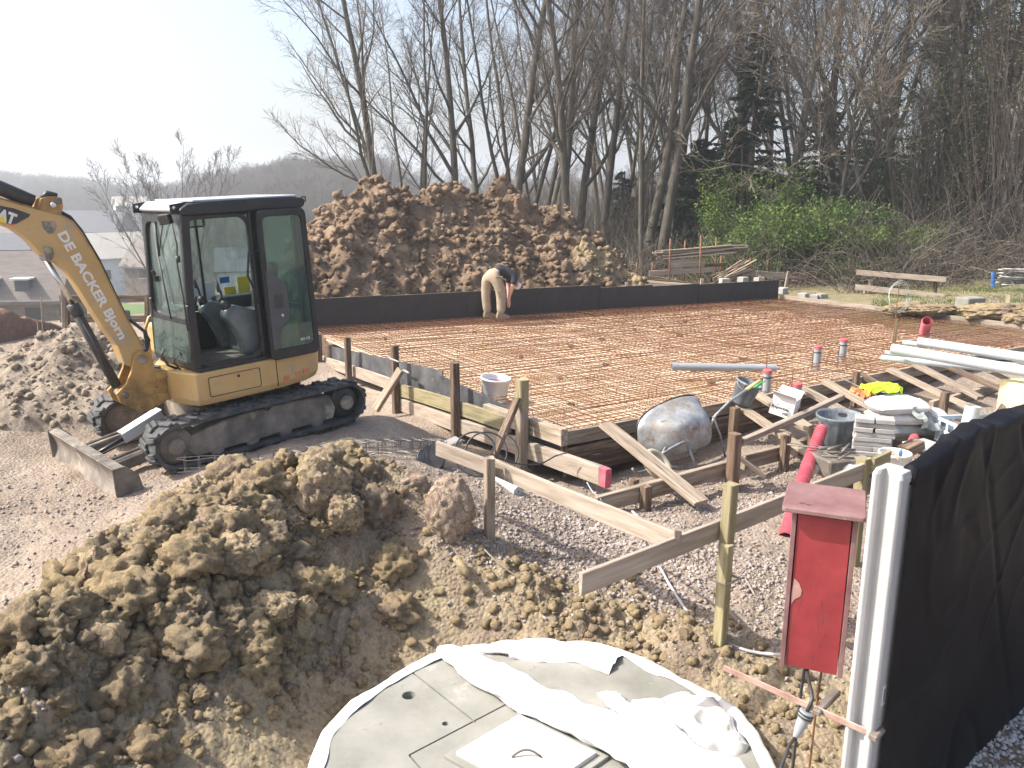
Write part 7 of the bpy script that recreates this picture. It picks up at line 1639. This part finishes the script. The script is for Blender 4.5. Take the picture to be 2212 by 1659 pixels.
tag(newobj('brushwood', tb.mesh('brushwood'), M['twig']), 'brown brushwood between the trunks behind the big mound', 'brushwood', kind='stuff')
# grass bank and grass blades
rs = np.random.RandomState(13); n = 9000; X = rs.uniform(1880, 2330, n) ; d = rs.uniform(17.0, 21.3, n) + np.clip((1960 - X) / 60, 0, 2); x = (X - 1106) / FPX / (CP + .074 * SP) * d; y = d; k = (x - SB.x) * (SD.y - SB.y) - (y - SB.y) * (SD.x - SB.x) < -1.2; x = x[k]; y = y[k]; n = len(x)
z = ground_h(x, y); h_ = rs.uniform(.03, .11, n) * np.clip(.7 + perlin(x * 1.5, y * 1.5, 3), .15, 1.3); lx, ly = rs.normal(0, .05, n), rs.normal(0, .05, n); w_ = .008
V = np.stack([np.stack([x - w_, y, z - .02], 1), np.stack([x + w_, y, z - .02], 1), np.stack([x + lx, y + ly, z + h_], 1)], 1).reshape(-1, 3); i = np.arange(n)[:, None] * 3
tag(newobj('grass', mesh_np('grass', V, np.concatenate([i, i + 1, i + 2], 1)), M['grass']), 'tufts of green grass on the bank beyond the slab edge', 'grass', kind='stuff')
for (X, Y, z_, sz, lb) in ((1960, 668, .75, (.5, .3, .13), 'earthy lump on the grass bank left of the concrete block'), (2020, 672, .75, (.6, .3, .12), 'stony clod between the wire coil and the concrete block'), (2150, 680, .75, (.7, .4, .2), 'rough earth bank below the grass at the right'), (2240, 690, .75, (.6, .4, .2), 'earth clod at the right edge of the grass bank')):
    big_lump('earth_clod', X, Y, z_, sz, 40 + X % 7, M['heap'], lb, rough=.4, zoff=.2, cat='soil lump')

# timber rack behind the wall
def rv(X, Y, d=22.0): return PD(X, Y, d)
rk = thing('timber_rack', tuple(rv(1470, 630)), 'rack of rusty scaffold poles holding formwork boards behind the far wall', 'timber rack')
for (X, Yt, Yb, dd) in ((1447, 515, 625, 21.6), (1479, 520, 622, 22.6), (1513, 508, 628, 21.6), (1546, 512, 622, 22.6), (1409, 566, 612, 22.8), (1557, 553, 600, 23), (1595, 558, 598, 23.2), (1620, 557, 600, 22.4), (1658, 563, 600, 23), (1375, 567, 605, 23.4)):
    b = MB(); b.tube([rv(X - 2, Yb + 6, dd), rv(X + 1, Yt, dd)], .022, 7); b.build('pole', M['rust'], rk, smooth=True)
for (x0, y0, x1, y1, hgt, mt, dd) in ((1448, 569, 1522, 566, .21, 'wood_pale', 21.8), (1402, 590, 1540, 582, .13, 'wood_pale', 21.7), (1520, 573, 1568, 571, .1, 'wood_dark', 22.4), (1604, 588, 1702, 597, .16, 'wood_pale', 22.3), (1700, 595, 1738, 600, .16, 'box_lid', 22.6)):
    plank('board', rv(x0, y0, dd), rv(x1, y1, dd + .1), .05, hgt, M[mt], parent=rk)
for k in range(16):
    o_ = rnd.uniform(-10, 25); y_ = 534 + 1.1 * k; x0 = 1408 + rnd.uniform(0, 24); x1 = 1560 + rnd.uniform(0, 56); plank('board', rv(x0, y_ + 8, 21.75 + .07 * (k % 5)), rv(x1, y_ - 5 + rnd.uniform(-1, 2), 21.8 + .07 * (k % 5)), .10, .035, M['wood_pale' if k % 3 else 'wood'], parent=rk)
for k in range(16):
    x0 = 1535 + rnd.uniform(0, 30); plank('scrap_board', rv(x0, 612 - rnd.uniform(0, 16), 21.4 + .08 * k), rv(x0 + rnd.uniform(50, 78), 575 - rnd.uniform(-8, 14), 21.5 + .08 * k), .07, .02, M[rnd.choice(['wood_dark', 'wood', 'wood'])], label='thin scrap board in the untidy pile leaning right of the timber rack', cat='plank', group='scrap boards leaning by the rack')
for k in range(10):
    x0 = 1380 + rnd.uniform(0, 30); plank('scrap_board', rv(x0, 596 + 2 * k, 22 - .1 * k), rv(x0 + rnd.uniform(60, 150), 610 + 1.2 * k, 22 - .12 * k), .09, .025, M[rnd.choice(['wood_pale', 'wood', 'wood_dark'])], label='loose board lying on the ground under the timber rack', cat='plank', group='boards lying under the rack')
BLKL = ['leftmost small block on the ground under the scrap board pile', 'second small block right of the scrap board pile', 'third small block standing below the pale cross board', 'small block at the corner of the black wall beside the post', 'flat block just right of the black wall corner', 'middle one of the low blocks beyond the corner of the slab', 'last low block beyond the corner of the slab, furthest right']
for k, (X, Y) in enumerate(((1565, 608), (1605, 605), (1640, 606), (1690, 628), (1735, 640), (1760, 643), (1775, 641))):
    b = MB(); b.box((0, 0, 0), (.24, .2, .16)); tag(b.build('concrete_block', M['concrete_grey'], M=T(rv(X, Y, 21.2 if X < 1680 else 20.6)) @ Matrix.Rotation(rnd.uniform(0, 1), 4, 'Z'), bev=.01), BLKL[k], 'concrete block', 'concrete blocks along the far edge')
# post with cross board near the corner
plank('loose_post', rv(1695, 630, 20.9), rv(1704, 586, 20.9), .07, .07, M['wood'], label='short wooden post at the far right corner of the black wall', cat='post')
b = MB(); b.box((0, 0, 0), (.55, .35, .5)); tag(b.build('concrete_block', M['concrete'], M=T(PD(2094, 666, 18.0)) @ Matrix.Rotation(.4, 4, 'Z'), bev=.02), 'large square concrete block set in the grass bank', 'concrete block')
plank('loose_post', PZ(2172, 700, .6), PD(2178, 640, 17.6), .09, .09, M['wood_green'], label='greenish post at the slab edge near the picture border', cat='post')
rl_ = thing('rail_fence', tuple(PD(1880, 640, 23)), 'two weathered wooden rails on a short post in front of the brambles', 'fence')
plank('rail', PD(1850, 588, 20.9), PD(2044, 604, 19.9), .04, .13, M['wood_pale'], parent=rl_); plank('rail', PD(1847, 620, 20.9), PD(2040, 641, 19.8), .04, .14, M['wood_pale'], parent=rl_)
plank('post', PD(1877, 665, 20.85), PD(1881, 605, 20.85), .09, .09, M['wood'], parent=rl_); plank('post', PD(1868, 660, 21.0), PD(1870, 618, 21.0), .09, .09, M['wood'], parent=rl_)
plank('post', PD(2018, 655, 20.1), PD(2021, 603, 20.1), .08, .08, M['wood_dark'], parent=rl_)
# stacked scaffold frames in a blue stillage
sf = thing('scaffold_stack', tuple(PD(2180, 640, 21)), 'stack of galvanised scaffold frames in a blue stand at the right', 'scaffold stack')
for X in (2145, 2260):
    b = MB(); b.tube([PD(X, 640, 20.6), PD(X, 588, 20.6)], .045, 8); b.tube([PD(X + 12, 636, 22), PD(X + 12, 592, 22)], .045, 8); b.build('stand', M['blue'], sf)
for k in range(26):
    y_ = 581 + 1.9 * k; sl = rnd.uniform(-6, 6); x0 = 2160 + rnd.uniform(-12, 10)
    b = MB(); b.tube([PD(x0, y_, 20.7 + .06 * (k % 9)), PD(x0 + 150, y_ + sl, 20.7 + .06 * (k % 9))], .024, 6); b.build('tube', M['galv'], sf, smooth=True)
for k in range(12):
    x0 = 2150 + rnd.uniform(0, 60); b = MB(); b.tube([PD(x0, 600 + rnd.uniform(0, 26), 20.7), PD(x0 + rnd.uniform(-25, 35), 600 + rnd.uniform(0, 26), 20.9)], .018, 6); b.build('brace', M['galv'], sf, smooth=True)

# ---------------------------------------------------------------- village and far wood
M['roof_dark'] = spk('slate_roof', [(.045, .05, .065), (.075, .08, .10)], 1.2, .7, .3, 6, .05, stretch=(1, 1, 5))
M['roof_brown'] = spk('weathered_tile_roof', [(.12, .10, .09), (.19, .165, .15)], 1.2, .85, .3, 6, .05, stretch=(1, 1, 6))
M['roof_pale'] = spk('pale_sheet_roof', [(.42, .38, .33), (.5, .46, .4)], .6, .8, .1, 6, .03)
M['render_white'] = spk('white_render', [(.55, .56, .58), (.66, .67, .68)], .8, .9, .1)
M['brick_w'] = spk('brown_brick', [(.16, .12, .095), (.25, .2, .165)], 3, .9, .3, 20, .02)
M['pane'] = spk('dark_window', [(.015, .017, .02), (.03, .033, .04)], 2, .15, 0)
def house(p, rz, L, W, hw, hr, wall, roof, label, wins, dorm=(), chim=()):
    Mh = T(p) @ Matrix.Rotation(rz, 4, 'Z'); t = thing('house', (0, 0, 0), label, 'house', M=Mh)
    b = MB(); b.add([(-L / 2, -W / 2, -3), (L / 2, -W / 2, -3), (L / 2, W / 2, -3), (-L / 2, W / 2, -3), (-L / 2, -W / 2, hw), (L / 2, -W / 2, hw), (L / 2, W / 2, hw), (-L / 2, W / 2, hw), (-L / 2, 0, hw + hr), (L / 2, 0, hw + hr)], [(0, 1, 5, 4), (2, 3, 7, 6), (1, 2, 6, 9, 5), (3, 0, 4, 8, 7)]); b.build('wall', M[wall], t, Mh)
    b = MB(); o = .35; k = hr / (W / 2)
    for s in (-1, 1):
        e = (W / 2 + o); b.add([Mz for Mz in ((-L / 2 - o, s * e, hw - o * k), (L / 2 + o, s * e, hw - o * k), (L / 2 + o, 0, hw + hr), (-L / 2 - o, 0, hw + hr), (-L / 2 - o, s * e, hw - o * k + .18), (L / 2 + o, s * e, hw - o * k + .18), (L / 2 + o, 0, hw + hr + .18), (-L / 2 - o, 0, hw + hr + .18))], [(0, 1, 2, 3), (4, 5, 6, 7), (0, 1, 5, 4), (0, 3, 7, 4), (1, 2, 6, 5)])
    rf = b.build('roof', M[roof], t, Mh)
    for (face, a, z, w, h) in wins:
        b = MB(); f = MB()
        if face == 'f': b.box((a, -W / 2 - .01, z), (w, .06, h)); f.box((a, -W / 2 - .03, z - h / 2), (w + .2, .12, .08))
        elif face == 'l': b.box((-L / 2 - .01, a, z), (.06, w, h)); f.box((-L / 2 - .03, a, z - h / 2), (.12, w + .2, .08))
        else: b.box((L / 2 + .01, a, z), (.06, w, h)); f.box((L / 2 + .03, a, z - h / 2), (.12, w + .2, .08))
        wi = b.build('window', M['pane'], t, Mh); f.build('sill', M['concrete_post'], wi, Mh)
    for (a, zz) in dorm:
        b = MB(); b.box((a, -W / 2 + .9, hw + .45), (.8, 1.6, 1.0)); d_ = b.build('dormer', M['roof_dark'], rf, Mh)
        b = MB(); b.box((a, -W / 2 + .6, hw + 1.0), (1.05, 1.6, .1)); b.build('dormer_roof', M['render_white'], rf, Mh)
    for a in chim: b = MB(); b.box((a, 0, hw + hr + .3), (.6, .6, 1.2)); b.build('chimney', M['brick_w'], rf, Mh)
def at(X, Y, d): return PD(X, Y, d)
q = at(0, 702, 48); house(q, .10, 8.6, 3.8, 1.9, 2.3, 'brick_w', 'roof_brown', 'long low brown house behind the boom cylinder with white hooded dormers', [('f', -4 + 2.3 * k, .7, .9, 1.1) for k in range(4)], dorm=((-2.4, 0), (.55, 0), (2.4, 0)))
q = at(0, 606, 76); house(q, .05, 9, 6, 3.0, 1.2, 'roof_dark', 'roof_dark', 'dark house with a blue grey facade behind the long low house', [('f', -3.4 + 2.2 * k, 1.5, 1.2, 1.1) for k in range(4)])
q = at(250, 612, 100); house(q, .75, 9.5, 6.4, 3.4, 2.6, 'render_white', 'roof_pale', 'white gabled house with a pale roof seen between boom and cab', [('l', 1.2, 2.4, 1.5, 1.2), ('l', -1.4, .9, .9, 2.0), ('l', 0, 4.4, .4, .4), ('f', -2, 1.4, 1.2, 1.1), ('l', 1.6, .7, .9, 1.3)])
q = at(180, 520, 132); house(q, .06, 14, 8, 1.6, 3.0, 'brick_w', 'roof_dark', 'big dark blue slate roof above the white gabled house', [('f', -5 + 3 * k, .8, 1.1, 1.2) for k in range(4)], chim=(6,))
q = at(285, 464, 165); house(q, .75, 5.5, 4.4, 1.8, 1.6, 'render_white', 'roof_pale', 'small bright white house up the far slope left of the cab', [('f', 0, 1.0, .9, 1)])
q = at(268, 448, 190); house(q, .6, 4, 3, 1.2, 1.0, 'render_white', 'roof_pale', 'tiny pale outbuilding behind the bright white house', [])
q = at(25, 545, 110); house(q, .2, 12, 7, 2.6, 2.0, 'render_white', 'roof_brown', 'pale house at the left edge under the boom', [('f', -3 + 3 * k, 1.3, 1.1, 1.1) for k in range(3)])
q = at(352, 610, 84); house(q, -.3, 5, 5, 2.0, 2.6, 'brick_w', 'roof_brown', 'brown roofed house partly hidden by the excavator cab', [('f', 0, 1.2, 1.2, 1.1)])
q = at(560, 620, 110); house(q, .3, 10, 7, 2.6, 2.6, 'render_white', 'roof_dark', 'pale house seen through the excavator cab window', [('f', -2, 1.2, 1.2, 1.1), ('f', 2, 1.2, 1.2, 1.1)])
# lawn patch, paddock rails, thin poles
rs = np.random.RandomState(17); qa = PD(285, 678, 50)
b = MB(); b.box((qa.x - .2, qa.y, qa.z - .25), (5.0, 9, .5)); tag(b.build('lawn', spk('mown_lawn', [(.07, .12, .03), (.10, .16, .045)], 3, .95, .4, 30, .03)), kind='structure')
pf = thing('timber_fence', tuple(PD(270, 660, 17)), 'dark timber rails behind the pale heap between boom and cab', 'fence')
for (y0, y1) in ((645, 643), (690, 688), (712, 710)): plank('rail', PD(130, y0, 17.5), PD(700, y1, 17.0), .05, .14, M['wood_dark'], parent=pf)
for X in (145, 235, 318): plank('post', PD(X, 730, 17.3), PD(X, 636, 17.3), .09, .09, M['wood_dark'], parent=pf)
for (X, Y0, Y1, d, r_, lb) in ((132, 610, 735, 13, .016, 'tall pale thin pole standing behind the boom cylinder'), (88, 640, 730, 13, .01, 'thin rod left of the pale pole'), (80, 690, 735, 13, .01, 'short thin rod at the pale heap')):
    b = MB(); b.tube([PD(X + 5, Y1, d), PD(X, Y0, d)], r_, 6); tag(b.build('survey_pole', M['wood_pale']), lb, 'pole')
for (x0, x1, Y, d) in ((760, 850, 622, 16.4),): pass
# far wood on the hills: instances of real low trees
def far_pts(seed, n, a0, a1, r0, r1):
    rs = np.random.RandomState(seed); a = np.radians(rs.uniform(a0, a1, n)); r = rs.uniform(r0, r1, n); x = r * np.sin(a); y = r * np.cos(a); return np.stack([x, y, far_h(x, y) - .3], 1)
pts = np.concatenate([far_pts(1, 1500, -37, -21, 235, 430), far_pts(2, 900, -21.5, -8, 115, 215), far_pts(3, 900, -10, 35, 75, 170), far_pts(5, 260, -37, -27, 380, 440)])
src = put_tree('round1', gp(700, 95), 95, -3.5, .9, .4, 'rounded bare tree on the wooded slope right of the cab', group=None)
T1, T2, T3 = [PROTO['round1'][k] for k in range(3)]
vj, fj, off = [], [], 0
for me in PROTO['round1']:
    v_ = np.zeros(len(me.vertices) * 3, dtype=np.float32); me.vertices.foreach_get('co', v_); f_ = np.zeros(len(me.loops), dtype=np.int32); me.loops.foreach_get('vertex_index', f_); vj.append(v_.reshape(-1, 3)); fj.append(f_.reshape(-1, 4) + off); off += len(me.vertices)
fullme = mesh_np('wood_tree', np.concatenate(vj), np.concatenate(fj)); fullme.materials.append(M['twig'])
srco = newobj('bare_tree', fullme, None, M=T((gp(620, 100), 100, -3.5)) @ Matrix.Diagonal((.85, .85, .85, 1))); tag(srco, 'rounded bare tree in the far wood seen through the cab', 'tree')
me = bpy.data.meshes.new('far_wood'); me.from_pydata([tuple(p) for p in pts], [], []); fo = newobj('far_wood', me); tag(fo, 'hazy bare woods covering the hills beyond the village', 'wood', kind='stuff')
ng = bpy.data.node_groups.new('scatter_trees', 'GeometryNodeTree'); ng.interface.new_socket('Geometry', in_out='INPUT', socket_type='NodeSocketGeometry'); ng.interface.new_socket('Geometry', in_out='OUTPUT', socket_type='NodeSocketGeometry')
gi = ng.nodes.new('NodeGroupInput'); go = ng.nodes.new('NodeGroupOutput'); ip = ng.nodes.new('GeometryNodeInstanceOnPoints'); oi = ng.nodes.new('GeometryNodeObjectInfo'); oi.inputs['Object'].default_value = srco; oi.transform_space = 'ORIGINAL'
rsn = ng.nodes.new('FunctionNodeRandomValue'); rsn.data_type = 'FLOAT'; rsn.inputs[2].default_value = .55; rsn.inputs[3].default_value = 1.0
rr = ng.nodes.new('FunctionNodeRandomValue'); rr.data_type = 'FLOAT_VECTOR'; rr.inputs[0].default_value = (-.06, -.06, 0); rr.inputs[1].default_value = (.06, .06, 6.28)
L_ = ng.links.new; L_(gi.outputs[0], ip.inputs['Points']); L_(oi.outputs['Geometry'], ip.inputs['Instance']); L_(rsn.outputs[1], ip.inputs['Scale']); L_(rr.outputs[0], ip.inputs['Rotation']); L_(ip.outputs[0], go.inputs[0])
gm = fo.modifiers.new('scatter', 'NODES'); gm.node_group = ng

# haze: one closed box of thin even air round camera and scene
b = MB(); b.box((0, 300, 10), (2600, 1700, 70)); hz = b.build('haze', None, M=Matrix())
m = bpy.data.materials.new('thin_haze'); m.use_nodes = True; nt = m.node_tree; nt.nodes.remove(nt.nodes['Principled BSDF'])
pv = nt.nodes.new('ShaderNodeVolumePrincipled'); pv.inputs['Color'].default_value = (.88, .94, 1, 1); pv.inputs['Density'].default_value = HAZE; pv.inputs['Anisotropy'].default_value = .3; nt.links.new(pv.outputs[0], nt.nodes['Material Output'].inputs['Volume'])
hz.data.materials.append(m); tag(hz, 'thin pale haze filling the air over the site and valley', 'haze', kind='stuff')
hz.display_type = 'WIRE'
SC.cycles.volume_step_rate = 1
